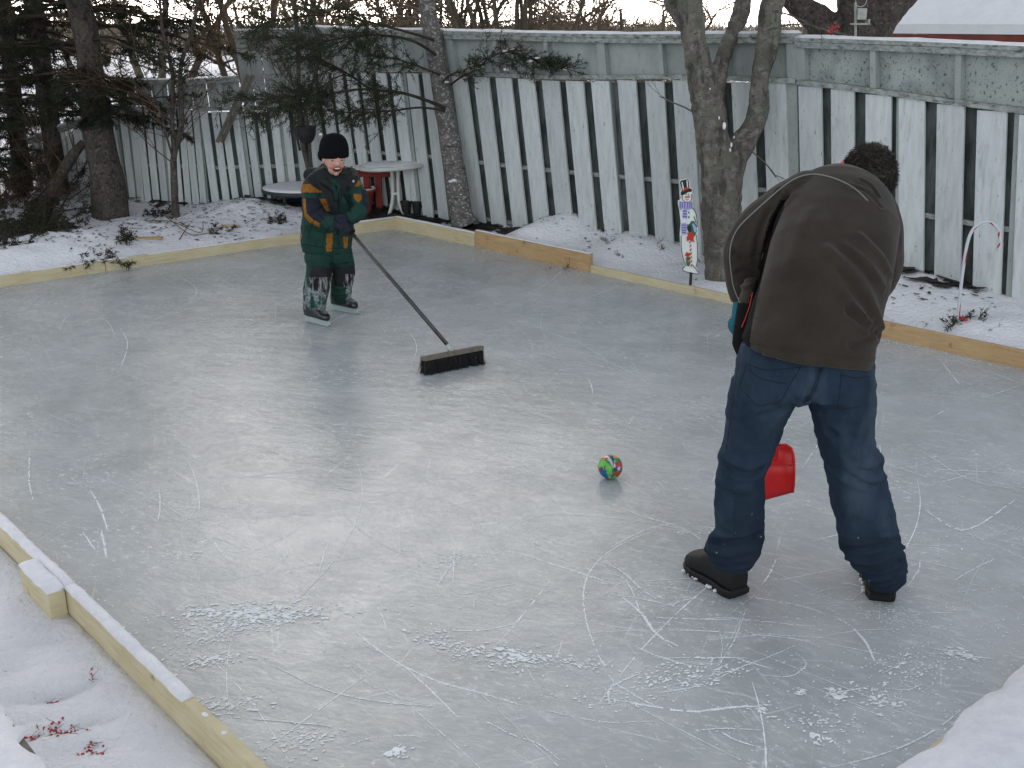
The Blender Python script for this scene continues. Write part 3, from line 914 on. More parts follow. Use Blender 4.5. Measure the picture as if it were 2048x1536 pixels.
# ================================================================ FENCE
def hz(px, py, Y): return PY(px, py, Y).z
def fence(label, b0, b1, rail, top, n, lean=(0, 0), frac=.72, posts=3, panel=True, cap_snow=.02, rack=0, mat_front='paint', mid=.47, seed=0, cap_h=.045, back=True, brk=0):
    """b0, b1 ground points (left to right); rail, top = (height at b0, height at b1)"""
    rg = random.Random(seed)
    t = thing('fence_section', label, 'fence', (Vector(b0) + Vector(b1)) / 2, 'sections of the white board fence')
    b0 = Vector((b0[0], b0[1], 0)); b1 = Vector((b1[0], b1[1], 0))
    e = (b1 - b0).normalized(); L = (b1 - b0).length
    out = Vector((e.y, -e.x, 0))                     # towards the rink
    ln = Vector((lean[0], lean[1], 0))
    def P(u, d, z): return b0 + e * u + out * d + ln * max(z, 0) + Vector((0, 0, z))
    def hr(u): return rail[0] + (rail[1] - rail[0]) * u / L + .012 * math.sin(u * 2.1 + seed)
    def ht(u): return top[0] + (top[1] - top[0]) * u / L + .010 * math.sin(u * 1.3 + seed)
    pitch = L / n
    def plank(mb, u0, u1, d, th, z0, z1, sl=0.0):
        zz0 = [z0, z0]; f = (0, 0)
        bt = [P(u0 + sl * 0, d, z0), P(u0, d + th, z0), P(u1, d + th, z0), P(u1, d, z0)]
        tp = [P(u0 + sl, d, z1), P(u0 + sl, d + th, z1), P(u1 + sl, d + th, z1), P(u1 + sl, d, z1)]
        mb.hexa([bt[0], bt[1], bt[2], bt[3]], tp)
    fb = MB(); bb = MB()
    for i in range(n):
        u0 = i * pitch + rg.uniform(-.005, .005); u1 = u0 + pitch * frac + rg.uniform(-.006, .006)
        sl = rg.uniform(-.012, .012) + brk * rg.uniform(-.03, .03)
        plank(fb, u0, u1, .022 + rg.uniform(0, .004), .02, -.12 + rg.uniform(-.03, .05), hr(u0) - rg.uniform(.0, .012), sl)
        if back:
            v0 = u0 + pitch * (.44 + rg.uniform(-.04, .04))
            plank(bb, v0, v0 + pitch * (frac + .14), -.045, .02, -.1, hr(u0) - .02, sl)
    fb.build('front_boards', M[mat_front], t)
    if back: bb.build('back_boards', M['paint_back'], t)
    # rails
    def rail_mesh(z, h, d0, d1, name, m, dz=0.0):
        mb = MB(); N_ = max(int(L / .3), 2)
        for i in range(N_):
            u, v = L * i / N_, L * (i + 1) / N_
            za, zb = z(u), z(v)
            mb.hexa([P(u, d0, za - h), P(u, d1, za - h), P(v, d1, zb - h), P(v, d0, zb - h)], [P(u, d0, za), P(u, d1, za), P(v, d1, zb), P(v, d0, zb)])
        mb.build(name, m, t)
    rail_mesh(lambda u: hr(u) * mid, .038, -.022, .019, 'middle_rail', M['rail'])
    rail_mesh(lambda u: .16, .038, -.022, .019, 'bottom_rail', M['rail'])
    rail_mesh(lambda u: hr(u) + .042, .04, -.05, .062, 'top_rail', M['rail'])
    # posts
    for i in range(posts + 1):
        u = L * i / posts
        u = min(max(u, .05), L - .05)
        po = MB(); po.hexa([P(u - .045, -.045 - .0, -.2), P(u - .045, .018, -.2), P(u + .045, .018, -.2), P(u + .045, -.045, -.2)],
                [P(u - .045, -.045, hr(u)), P(u - .045, .018, hr(u)), P(u + .045, .018, hr(u)), P(u + .045, -.045, hr(u))])
        po.build('post', M['panel'], t)
    if panel:
        pn = MB()
        k = max(int(L / .62), 1) if panel != 'boards' else n
        for i in range(k):
            u, v = L * i / k + .003, L * (i + 1) / k - .003
            if panel == 'boards': v -= rg.uniform(.0, .004)
            dd = rg.uniform(0, .004)
            pn.hexa([P(u, -.03 - dd, hr(u) + .035), P(u, -.015 - dd, hr(u) + .035), P(v, -.015 - dd, hr(v) + .035), P(v, -.03 - dd, hr(v) + .035)],
                    [P(u, -.03 - dd, ht(u) - .01), P(u, -.015 - dd, ht(u) - .01), P(v, -.015 - dd, ht(v) - .01), P(v, -.03 - dd, ht(v) - .01)])
        pn.build('upper_panel', M['panel_bad' if seed == 1 else 'panel'], t)
        ks = max(int(round(L / .62)), 1)
        for i in range(ks + (0 if panel == 'boards' else 1)):
            u = min(max(L * (i + (.0 if panel != 'boards' else .5)) / ks, .03), L - .03)
            w_ = .022 if i % 3 else .042
            st = MB(); st.hexa([P(u - w_, -.012, hr(u) + .043), P(u - w_, .05, hr(u) + .043), P(u + w_, .05, hr(u) + .043), P(u + w_, -.012, hr(u) + .043)],
                    [P(u - w_, -.012, ht(u) - .012), P(u - w_, .05, ht(u) - .012), P(u + w_, .05, ht(u) - .012), P(u + w_, -.012, ht(u) - .012)])
            st.build('upper_stud', M['panel'], t)
        zc = ht
    else:
        zc = lambda u: hr(u) + .06
    if cap_h:
        cp = MB(); N_ = max(int(L / .3), 2)
        for (h0, h1, d0, d1) in [(-.028, 0.0, -.07, .085), (-.028 - cap_h, -.030, .052, .074)]:
            for i in range(N_):
                u, v = L * i / N_, L * (i + 1) / N_
                za, zb = zc(u), zc(v)
                cp.hexa([P(u, d0, za + h0), P(u, d1, za + h0), P(v, d1, zb + h0), P(v, d0, zb + h0)], [P(u, d0, za + h1), P(u, d1, za + h1), P(v, d1, zb + h1), P(v, d0, zb + h1)])
        cp.build('cap', M['rail'], t)
        if cap_snow:
            N_ = max(int(L / .08), 4); V = []; F = []; prof = [(-.068, 0), (-.062, .5), (-.03, 1), (.04, 1), (.074, .6), (.082, 0)]; K = 6
            for i in range(N_ + 1):
                u = L * i / N_
                h = cap_snow * (1 + .35 * noise.noise(Vector((u * 2.5, seed, 0))) + .2 * noise.noise(Vector((u * 11, seed, 4))))
                for d, f in prof: V.append(P(u, d + .003 * noise.noise(Vector((u * 15, d * 9, seed))), zc(u) + .001 + h * f))
            for i in range(N_):
                for k in range(K - 1): F.append((i * K + k, i * K + k + 1, (i + 1) * K + k + 1, (i + 1) * K + k))
            F.append(tuple(range(K))); F.append(tuple(reversed([N_ * K + k for k in range(K)])))
            mb = MB(); mb.add(V, F); mb.build('snow_cap', M['snowcap'], t, smooth=True)
    return t, P, hr, ht
def g0(x, y, z=.12):
    v = G(x, y, z); return v
q1 = g0(2048, 617); q0 = g0(1612, 536)
ext = q1 + (q1 - q0) * .45
H = lambda px, py, b, ln: None
def heights(b, px_list, lean):
    """heights at which the leaning fence, based at b, meets the photo rows"""
    out = []
    for (px, py) in px_list:
        # point b + lean*z + z up, find z whose row is py
        lo, hi = 0.0, 3.0
        for _ in range(40):
            m = (lo + hi) / 2
            p = (b[0] + lean[0] * m, b[1] + lean[1] * m, m)
            if proj([p])[1][0] > py: lo = m
            else: hi = m
        out.append(lo)
    return out
LN1 = (-.125, -.04)
r1, t1 = heights(q1, [(0, 225), (0, 93)], LN1); r0, t0 = heights(q0, [(0, 172), (0, 78)], LN1)
rr_ = r1 + (r1 - r0) * .45; tt_ = t1 + (t1 - t0) * .3
n1 = 6
fence('tall white fence section at the right edge of the photo, behind the candy cane', q0 + (q1 - q0) * .012, ext, (r0, rr_), (t0, tt_), 9, LN1, .70, 3, seed=1, cap_snow=.022)
LN2 = (-.125, -.04)
s0 = g0(952, 438); s0b = g0(1235, 480)
r2, t2 = heights(q0, [(0, 166), (0, 68)], LN2); r3, t3 = heights(s0, [(0, 152), (0, 64)], LN2)
fence('long white fence section between the maple and the mottled spruce', s0, q0, (r3, r2), (t3, t2), 13, LN2, .68, 4, seed=2, cap_snow=.022)
u0 = g0(655, 398)
LN3 = (-.10, -.02)
r4, t4 = heights(s0, [(0, 146), (0, 60)], LN3); r5, t5 = heights(u0, [(0, 140), (0, 53)], LN3)
fence('white fence section behind the white patio table', u0, s0 + Vector((-.012, .008, 0)), (r5, r4), (t5, t4), 10, LN3, .66, 3, seed=3, cap_snow=.02, panel='boards')
v0 = g0(426, 406)
LN4 = (-.06, 0)
r6, t6 = heights(u0, [(0, 218), (0, 56)], LN4); r7, t7 = heights(v0, [(0, 220), (0, 128)], LN4)
v1 = u0.lerp(v0, .62)
r67, t67 = r6 + (r7 - r6) * .62, t6 * 1
fence('white fence section with a high board panel behind the boy and the hanging basket', v1, u0 + Vector((-.012, 0, 0)), (r67, r6), (t67 - .02, t6), 6, LN4, .64, 2, seed=4, cap_snow=.018, panel='boards')
ra, rb = r7, r67
ta, tb = heights(v0, [(0, 156)], LN4)[0], heights(v1, [(0, 150)], LN4)[0]
fence('lower weathered fence section with a leaning brace, left of the hanging basket', v0, v1 + Vector((-.012, 0, 0)), (ra, rb), (ta, tb), 4, LN4, .64, 1, seed=5, cap_snow=.0, panel='boards', cap_h=.03)
w0 = g0(262, 406)
LN5 = (.0, 0)
r8, t8 = heights(v0, [(0, 222), (0, 160)], LN5); r9, t9 = heights(w0, [(0, 208), (0, 160)], LN5)
fence('old leaning fence section with narrow pickets behind the bare sapling', w0, v0 + Vector((-.05, .04, 0)), (r9, r8), (t9, t8), 10, LN5, .80, 2, seed=6, cap_snow=.012, panel='boards', brk=1, cap_h=.03)
x0 = g0(82, 384)
r10 = heights(x0, [(0, 290)], (0, 0))[0]; r11 = heights(w0, [(0, 222)], (0, 0))[0]
fence('low sloping fence section of narrow pickets left of the big spruce trunk', x0, w0 + Vector((-.012, 0, 0)), (r10, r11), (0, 0), 16, (-.02, 0), .78, 3, seed=7, cap_snow=.03, panel=False, brk=1, cap_h=0.02)
# leaning brace plank against the broken joint
br = thing('brace_plank', 'grey plank leaning diagonally against the broken fence joint', 'plank', g0(428, 300, .9))
mb = MB(); pa = PY(434, 285, v0.y - .12); pb = PY(497, 150, v0.y - .02)
for dd in (0, .055):
    mb.tube([pa + Vector((dd, 0, 0)), pb + Vector((dd, 0, .0))], [(.022, .012)] * 2, 4, up=(1, 0, 0))
mb.build('plank', M['oldwood'], br)

# ================================================================ GARDEN FURNITURE
M['white_plastic'] = mat('white_resin', (0.55, 0.57, 0.54), (0.46, 0.48, 0.45), 6, rough=0.5, spec=.4)
M['red_paint'] = mat('red_paint', (0.20, 0.018, 0.014), (0.12, 0.012, 0.010), 5, rough=0.6)
M['terracotta'] = mat('red_plastic_tub', (0.26, 0.06, 0.045), (0.20, 0.045, 0.035), 5, rough=0.55)
M['darkmetal'] = mat('dark_green_metal', (0.03, 0.045, 0.04), rough=0.5)
M['blue_plastic'] = mat('blue_plastic', (0.015, 0.05, 0.12), rough=0.5)
M['soil'] = mat('dark_wet_ground', (0.025, 0.021, 0.018), (0.05, 0.04, 0.035), 12, rough=.9, bump=.8, bdist=.03)
# white oval table
tb_ = g0(797, 429, .08)
t = thing('patio_table', 'white oval resin patio table on curved legs, left of the mottled spruce', 'table', tb_)
topc = PY(790, 331, tb_.y)
k = mpp(topc)
tilt = Matrix.Rotation(R(-4), 3, 'Y')
mb = MB(); pr = [(.0, -.02), (.9, -.02), (.965, -.018), (1, -.006), (1, .018), (.985, .026), (.96, .028), (0, .030)]
a_ = 73 * k; b_ = .38
n = 48; V = []; F = []
for r, z in pr[1:-1]:
    for i in range(n):
        th = 2 * math.pi * i / n
        V.append(topc + tilt @ Vector((a_ * r * math.cos(th), b_ * r * math.sin(th), z)))
for j in range(len(pr) - 3):
    for i in range(n): F.append((j * n + i, j * n + (i + 1) % n, (j + 1) * n + (i + 1) % n, (j + 1) * n + i))
F.append(tuple(range(n))); F.append(tuple((len(pr) - 3) * n + i for i in range(n)))
mb.add(V, F); mb.build('table_top', M['white_plastic'], t)
for sx, sy in ((-1, -1), (1, -1), (-1, 1), (1, 1)):
    mb = MB()
    pts = [topc + Vector((sx * .035, sy * .03, -.02)), topc + Vector((sx * .03, sy * .03, -.25)), topc + Vector((sx * .045, sy * .05, -.42)), Vector((tb_.x + sx * .11, tb_.y + sy * .14, .04))]
    mb.tube(resample(pts, 5), .02, 8)
    mb.build('leg', M['white_plastic'], t, smooth=True)
mb = MB(); mb.lathe(topc + Vector((0, 0, -.30)), [(.03, -.02), (.06, -.01), (.06, .01), (.03, .02)], 16); mb.build('leg_collar', M['white_plastic'], t)
snow_n = MB(); V = []; F = []
for r, z in [(.93, .029), (.90, .036), (.5, .042), (.0, .044)]:
    for i in range(n):
        th = 2 * math.pi * i / n; rr2 = r * (1 + .02 * math.sin(5 * th))
        V.append(topc + tilt @ Vector((a_ * rr2 * math.cos(th), b_ * rr2 * math.sin(th), z + .002 * math.sin(7 * th + r * 9))))
for j in range(3):
    for i in range(n): F.append((j * n + i, j * n + (i + 1) % n, (j + 1) * n + (i + 1) % n, (j + 1) * n + i))
snow_n.add(V, F); snow_n.build('snow_layer', M['snowcap'], t, smooth=True)
# red bench behind it
bc = g0(775, 423, .08); Yb = bc.y + .1
t = thing('red_bench', 'red painted wooden stand behind the white patio table', 'bench', (bc.x, Yb, 0))
def B3(x0, x1, y0, y1, Yd, th):
    a = PY(x0, y1, Yd); c = PY(x1, y0, Yd)
    return (a + c) / 2, (abs(c.x - a.x), th, abs(c.z - a.z))
mb = MB(); c_, s_ = B3(704, 840, 340, 354, Yb - .2, .025); mb.box(c_, s_, bev=.003); mb.build('apron', M['red_paint'], t)
c_, s_ = B3(704, 840, 336, 339, Yb, .44); mb = MB(); mb.box(c_, (s_[0] + .06, .46, .025), bev=.004); mb.build('seat', M['red_paint'], t)
topz = c_.z
snow_strip(t, Vector((c_.x - s_[0] / 2, Yb, 0)), Vector((c_.x + s_[0] / 2, Yb, 0)), .42, topz + .012, .018)
for px in (735, 758, 834):
    for dy in (-.17, .17):
        a = PY(px, 400, Yb + dy)
        mb = MB(); mb.box((a.x, Yb + dy, topz / 2 + .02), (.07, .05, topz - .05), bev=.004); mb.build('leg', M['red_paint'], t)
mb = MB(); c_, s_ = B3(722, 738, 322, 333, Yb + .2, .03); mb.box(c_, s_, bev=.003); mb.build('corner_post', M['red_paint'], t)
mb = MB(); mb.box((PY(790, 400, Yb).x, Yb, topz * .4), (.75, .03, .05), bev=.003); mb.build('stretcher', M['red_paint'], t)
# tub, black tray of pots, round snow covered table
tp = g0(722, 432, .06)
t = thing('flower_tub', 'terracotta red tub with a snowy rim beside the boy', 'tub', tp)
mb = MB(); mb.lathe(tp, [(.10, -.02), (.11, 0), (.155, .27), (.17, .275), (.175, .30), (.165, .305), (.15, .28), (.10, .10), (.02, .08)], 28); mb.build('tub_body', M['terracotta'], t, smooth=True)
mb = MB(); V = []; F = []
for i in range(28):
    th = 2 * math.pi * i / 28
    for r, z in ((.158, .303), (.166, .316), (.176, .303)): V.append(tp + Vector((r * math.cos(th), r * math.sin(th), z)))
for i in range(28):
    j = (i + 1) % 28
    for k_ in range(2): F.append((i * 3 + k_, i * 3 + k_ + 1, j * 3 + k_ + 1, j * 3 + k_))
mb.add(V, F); mb.build('snow_rim', M['snowcap'], t, smooth=True)
ty = g0(862, 435, .06)
for row, (dy, n_, dx) in enumerate([(0, 5, 0), (.17, 4, .07)]):
    for i in range(n_):
        c = Vector((ty.x - .27 + i * .125 + dx, ty.y + dy, .05))
        t = thing('nursery_pot', 'black nursery pot in the row at the foot of the mottled spruce', 'pot', c, 'empty black pots by the spruce')
        mb = MB(); mb.lathe(c, [(.042, 0), (.058, .17), (.064, .171), (.064, .19), (.056, .19), (.050, .15), (.01, .05)], 16); mb.build('pot_body', M['black'], t, smooth=False)
        mb = MB(); mb.lathe(c + Vector((0, 0, .18)), [(.05, -.02), (.052, .004), (.03, .012), (.004, .014)], 12); mb.build('snow_fill', M['snowcap'] if (i * 3 + row) % 3 else M['soil'], t, smooth=True)
rt = g0(600, 425, .06); rc = PY(604, 376, rt.y)
t = thing('round_table', 'low round dark rimmed table covered in snow, left of the boy', 'table', (rt.x, rt.y, 0))
rr0 = 80 * mpp(rc)
mb = MB(); mb.lathe(rc, [(rr0 * .96, -.035), (rr0, -.03), (rr0, .0), (rr0 * .97, .005)], 48); mb.build('rim', M['darkmetal'], t)
mb = MB(); mb.lathe(rc, [(rr0 * .97, 0), (rr0 * .96, .018), (rr0 * .8, .026), (rr0 * .3, .03), (.01, .03)], 48); mb.build('snow_layer', M['snowcap'], t, smooth=True)
for a in (20, 110, 200, 290, 245):
    p = rc + Vector((rr0 * .75 * math.cos(R(a)), rr0 * .75 * math.sin(R(a)), 0))
    mb = MB(); mb.tube([p - Vector((0, 0, .03)), Vector((p.x, p.y, .02))], .016, 8); mb.build('leg', M['darkmetal'], t)
p = G(572, 410, .12)
t = thing('blue_sled', 'blue plastic sled stored under the round table', 'sled', p)
mb = MB(); mb.ball(p + Vector((.12, .05, .03)), (.26, .14, .05), 20, 8); mb.build('shell', M['blue_plastic'], t, smooth=True)
mb = MB(); mb.box(p + Vector((.05, -.02, .10)), (.34, .10, .03), rotz(.2), .004); mb.build('seat', M['oldwood'], t)
# hanging basket
hb = PY(612, 262, 11.55)
t = thing('hanging_basket', 'black bowl shaped hanging basket above the boy', 'planter', hb + Vector((0, 0, -.1)))
r_ = 20.5 * mpp(hb)
mb = MB(); mb.lathe(hb, [(r_ * .45, -r_ * 1.15), (r_ * .72, -r_ * .85), (r_ * .93, -r_ * .35), (r_, .035), (r_ * 1.03, .05), (r_ * .98, .05), (r_ * .9, .0), (.01, -.02)], 28); mb.build('bowl', M['black'], t, smooth=False)
for a in (30, 150, 270):
    q = hb + Vector((r_ * math.cos(R(a)), r_ * math.sin(R(a)), .05)); mb = MB(); mb.tube([q, hb + Vector((0, 0, .42))], .004, 5); mb.build('chain', M['black'], t)

# ================================================================ SNOWMAN SIGN
M['sign_white'] = mat('sign_white', (0.66, 0.70, 0.68), rough=.6)
M['sign_black'] = mat('sign_black', (0.012, 0.02, 0.018), rough=.5)
M['sign_red'] = mat('sign_red', (0.50, 0.03, 0.02), rough=.5)
M['sign_green'] = mat('sign_green', (0.02, 0.13, 0.06), rough=.5)
M['sign_purple'] = mat('sign_purple', (0.16, 0.12, 0.38), rough=.5)
M['sign_lilac'] = mat('sign_lilac', (0.36, 0.36, 0.60), rough=.5)
M['sign_orange'] = mat('sign_orange', (0.60, 0.12, 0.05), rough=.5)
gs = G(1382, 556, .13)
t = thing('snowman_sign', 'flat painted snowman sign on a stake in the snow beside the maple', 'sign', gs)
Ys = gs.y
def sx(x, y):                                        # crop pixel (709 px wide, 5.908x) -> photo pixel
    return 1320 + x / 5.908, 320 + y / 5.908
def plate(name, pts, m, d0, d1, par=t):
    """flat board piece cut to an outline; d = distance in front of the board's middle"""
    P = [PY(*sx(x, y), Ys) for x, y in pts]
    n = len(P)
    bm = bmesh.new()
    A = [bm.verts.new(p + Vector((0, -d0, 0))) for p in P]; B_ = [bm.verts.new(p + Vector((0, -d1, 0))) for p in P]
    bm.faces.new(A); bm.faces.new(list(reversed(B_)))
    for i in range(n): bm.faces.new((A[i], B_[i], B_[(i + 1) % n], A[(i + 1) % n]))
    bmesh.ops.recalc_face_normals(bm, faces=bm.faces[:])
    bmesh.ops.triangulate(bm, faces=[f for f in bm.faces if len(f.verts) > 4])
    me = bpy.data.meshes.new('m'); bm.to_mesh(me); bm.free()
    return link(name, me, m, par, smooth=False)
body = [(232, 262), (250, 235), (325, 218), (340, 235), (350, 322), (378, 345), (372, 380), (378, 470), (384, 560), (420, 620), (438, 700), (440, 790), (440, 900), (446, 1050), (444, 1180), (425, 1260), (455, 1345), (268, 1305), (300, 1240), (268, 1160), (246, 1060), (240, 880), (250, 740), (236, 600), (218, 520), (218, 480), (250, 465), (258, 430), (238, 405), (240, 372), (262, 350)]
plate('board', [(x + (6 if x > 330 else -6), y) for x, y in body], M['sign_white'], -.006, .006)
def linep(name, pts, wd, m, par=t, d=.009):
    P = [PY(*sx(x, y), Ys) + Vector((0, -d, 0)) for x, y in resample([Vector(p) for p in pts], 4)]
    mb = MB(); mb.tube(P, wd, 5); return mb.build(name, m, par)
linep('outline', [(384, 565), (420, 625), (436, 710), (436, 790)], .003, M['sign_black'])
linep('outline', [(430, 880), (442, 1050), (440, 1180), (425, 1262)], .003, M['sign_black'])
linep('outline', [(248, 890), (250, 1040), (272, 1160), (300, 1235)], .003, M['sign_black'])
linep('outline', [(302, 1240), (272, 1305), (452, 1343), (384, 1240)], .003, M['sign_black'])
linep('outline', [(400, 660), (424, 740)], .003, M['sign_black'])
linep('outline', [(262, 420), (268, 470), (320, 500), (370, 470), (372, 400)], .0025, M['sign_black'])
plate('hat', [(232, 262), (250, 240), (322, 224), (336, 240), (346, 330), (376, 345), (372, 372), (330, 378), (262, 418), (244, 408), (244, 378), (262, 358)], M['sign_black'], .007, .011)
plate('hat_stripe', [(252, 262), (262, 256), (282, 345), (268, 352)], M['sign_white'], .0115, .013)
plate('hat_stripe', [(310, 236), (322, 234), (330, 318), (318, 320)], M['sign_white'], .0115, .013)
plate('hat_band', [(266, 352), (300, 322), (344, 316), (344, 336), (300, 352), (270, 372)], M['sign_red'], .0115, .014)
plate('nose', [(300, 428), (352, 418), (345, 442), (312, 444)], M['sign_orange'], .007, .016)
plate('cheek', [(290, 430), (302, 428), (302, 450), (292, 446)], M['sign_orange'], .007, .009)
linep('smile', [(304, 456), (318, 474), (334, 458)], .0025, M['sign_red'])
for x in (306, 334): plate('eye', [(x - 5, 400), (x + 5, 398), (x + 5, 412), (x - 5, 414)], M['sign_black'], .007, .010)
plate('scarf', [(224, 480), (250, 488), (300, 498), (340, 505), (380, 490), (382, 560), (345, 588), (300, 585), (270, 560), (240, 600), (228, 560)], M['sign_lilac'], .007, .011)
for x in (230, 255, 285, 318, 345, 368): plate('scarf_stripe', [(x, 488), (x + 10, 492), (x + 12, 572), (x, 568)], M['sign_purple'], .0115, .013)
plate('scarf_tail', [(272, 570), (316, 585), (318, 692), (262, 684)], M['sign_lilac'], .007, .011)
for y in (590, 622, 655): plate('scarf_stripe', [(268, y), (316, y + 6), (316, y + 22), (266, y + 16)], M['sign_purple'], .0115, .013)
for y in (618, 674): plate('button', [(332, y - 12), (344, y - 12), (346, y + 12), (334, y + 12)], M['sign_black'], .007, .011)
plate('mitten', [(250, 745), (300, 738), (316, 790), (308, 880), (262, 880), (248, 820)], M['sign_lilac'], .007, .011)
for y in (762, 792, 822, 850): plate('mitten_stripe', [(254, y), (308, y - 4), (308, y + 10), (254, y + 14)], M['sign_purple'], .0115, .013)
plate('wreath', [(318, 760), (350, 722), (400, 718), (428, 770), (434, 840), (410, 900), (370, 880), (335, 850), (318, 810)], M['sign_green'], .007, .011)
plate('wreath_shade', [(322, 790), (350, 760), (372, 800), (360, 850), (330, 840)], M['sign_black'], .0115, .012)
plate('glove', [(312, 735), (345, 702), (368, 708), (350, 745), (328, 762)], M['sign_white'], .012, .014)
plate('mitten', [(376, 752), (396, 746), (428, 800), (424, 850), (404, 850)], M['sign_lilac'], .0125, .014)
plate('ribbon_bow', [(318, 856), (345, 850), (385, 862), (400, 900), (392, 930), (404, 968), (372, 955), (350, 938), (318, 958), (312, 905), (330, 890)], M['sign_red'], .012, .016)
for i in range(7):
    y = 945 + i * 46; x = 352 + i * 2.5
    plate('cane_stripe', [(x - 6, y + 22), (x + 12, y), (x + 13, y + 20), (x - 5, y + 42)], M['sign_red'], .007, .012)
plate('flower', [(290, 1120), (320, 1080), (330, 1100), (352, 1090), (350, 1130), (320, 1145)], M['sign_red'], .007, .012)
plate('holly', [(304, 1150), (350, 1140), (352, 1240), (330, 1256), (312, 1240)], M['sign_green'], .007, .012)
plate('berry_dot', [(322, 1180), (344, 1178), (344, 1200), (324, 1202)], M['sign_orange'], .0125, .014)
mb = MB(); a = PY(*sx(371, 1300), Ys); mb.box((a.x, Ys + .012, .14), (.022, .010, .30)); mb.build('stake', M['sign_black'], t)

# ================================================================ CANDY CANE
M['cane_white'] = mat('cane_white', (0.50, 0.52, 0.58), rough=.45, spec=.5)
gc = G(1916, 645, .12); Yc = gc.y
t = thing('candy_cane', 'tall white and red striped candy cane ornament standing in the snow by the right fence', 'ornament', gc)
pp = [(1915, 652), (1919, 600), (1926, 540), (1934, 490), (1944, 462), (1962, 445), (1982, 445), (1996, 458), (2000, 480), (1997, 500)]
P = [PY(x, y, Yc) for x, y in resample([Vector(p) for p in pp], 10)]
mb = MB(); mb.tube(P, .0108, 12); mb.build('pipe', M['cane_white'], t, smooth=True)
# helical red tape
for s0_, s1_ in ((3, 13), (22, 32), (40, 50), (58, 66), (72, 79), (82, 89)):
    V = []; F = []
    s1_ = min(s1_, len(P) - 2)
    for i in range(s0_, s1_ + 1):
        tt = (P[i + 1] - P[i]).normalized(); a = (Vector((0, 1, 0)) - tt * tt.y).normalized(); b = tt.cross(a)
        ph = math.pi * (.75 + (i - s0_) / (s1_ - s0_) * .65) + .9
        wv = .75 * math.sin(math.pi * (i - s0_ + .3) / (s1_ - s0_ + .6))
        for k_ in range(5):
            th = ph + wv * (k_ / 4 - .5) * 2
            V.append(P[i] + (a * math.cos(th) + b * math.sin(th)) * .0116)
    for i in range(s1_ - s0_):
        for k_ in range(4): F.append((i * 5 + k_, i * 5 + k_ + 1, (i + 1) * 5 + k_ + 1, (i + 1) * 5 + k_))
    mb = MB(); mb.add(V, F); mb.build('stripe', M['sign_red'], t, smooth=True)

# ================================================================ GARAGE ROOF BEYOND THE FENCE
M['roof_snow'] = mat('roof_snow', (0.78, 0.80, 0.82), (0.72, 0.74, 0.77), 3, bump=.35, bscale=2, bstretch=(1, 12, 12), bdist=.03, rough=.8)
M['brick_red'] = mat('brown_red_fascia', (0.20, 0.055, 0.035), (0.15, 0.04, 0.028), 6, rough=.7)
M['siding'] = mat('dark_siding', (0.10, 0.05, 0.04), (0.08, 0.04, 0.03), 6, (1, 1, 20), rough=.8)
Yg = 15.5
ga = PY(1782, 62, Yg); gb = PY(2060, 74, Yg - 1.6)
e = (gb - ga); e.z = 0; e.normalize(); up_ = Vector((-e.y, e.x, 0))
L_ = 9.0
t = thing('garage', 'garage with a snow covered roof and brown red eave beyond the fence', 'garage', (ga.x, ga.y, 0))
zE = ga.z
def Q(u, d, z): return Vector((ga.x, ga.y, 0)) + e * u + up_ * d + Vector((0, 0, z))
mb = MB(); mb.hexa([Q(0, 0, zE - .03), Q(L_, 0, zE - .03), Q(L_, 3, zE + 2.5), Q(0, 3, zE + 2.5)], [Q(0, 0, zE + .09), Q(L_, 0, zE + .09), Q(L_, 3, zE + 2.64), Q(0, 3, zE + 2.64)])
mb.hexa([Q(0, 3, zE + 2.5), Q(L_, 3, zE + 2.5), Q(L_, 6, zE - .03), Q(0, 6, zE - .03)], [Q(0, 3, zE + 2.64), Q(L_, 3, zE + 2.64), Q(L_, 6, zE + .09), Q(0, 6, zE + .09)])
rf = mb.build('roof', M['roof_snow'], t)
mb = MB(); mb.box(Q(L_ / 2, .03, zE - .16), (L_, .04, .24), frame(e, (0, 0, 1))); mb.build('fascia', M['brick_red'], t)
mb = MB(); mb.hexa([Q(.3, .4, -2.5), Q(L_, .4, -2.5), Q(L_, 5.6, -2.5), Q(.3, 5.6, -2.5)], [Q(.3, .4, zE + .05), Q(L_, .4, zE + .05), Q(L_, 5.6, zE + .05), Q(.3, 5.6, zE + .05)])
mb.build('wall', M['siding'], t)
# ================================================================ TREES
class Twigs:
    """gathers thin three-sided twigs as arrays"""
    def __init__(self): self.A = []; self.B = []; self.ra = []; self.rb = []
    def seg(self, a, b, ra, rb): self.A.append(tuple(a)); self.B.append(tuple(b)); self.ra.append(ra); self.rb.append(rb)
    def arrays(self):
        A = np.array(self.A, dtype=float); B = np.array(self.B, dtype=float)
        d = B - A; L = np.linalg.norm(d, axis=1, keepdims=True); d = d / np.maximum(L, 1e-9)
        h = np.where(np.abs(d[:, 2:3]) < .9, np.array([[0, 0, 1.]]), np.array([[1., 0, 0]]))
        u = np.cross(d, h); u /= np.maximum(np.linalg.norm(u, axis=1, keepdims=True), 1e-9); v = np.cross(d, u)
        ra = np.array(self.ra)[:, None]; rb = np.array(self.rb)[:, None]
        V = []
        for P, r in ((A, ra), (B, rb)):
            for k in range(3):
                th = 2 * math.pi * k / 3
                V.append(P + (u * math.cos(th) + v * math.sin(th)) * r)
        V = np.stack(V, 1).reshape(-1, 3)
        n = len(A); b = (np.arange(n) * 6)[:, None]
        F = np.concatenate([b + np.array([[0, 1, 4, 3]]), b + np.array([[1, 2, 5, 4]]), b + np.array([[2, 0, 3, 5]])])
        return V, F
def rand_perp(d):
    v = Vector((random.gauss(0, 1), random.gauss(0, 1), random.gauss(0, 1)))
    v = v - d * v.dot(d)
    return v.normalized()
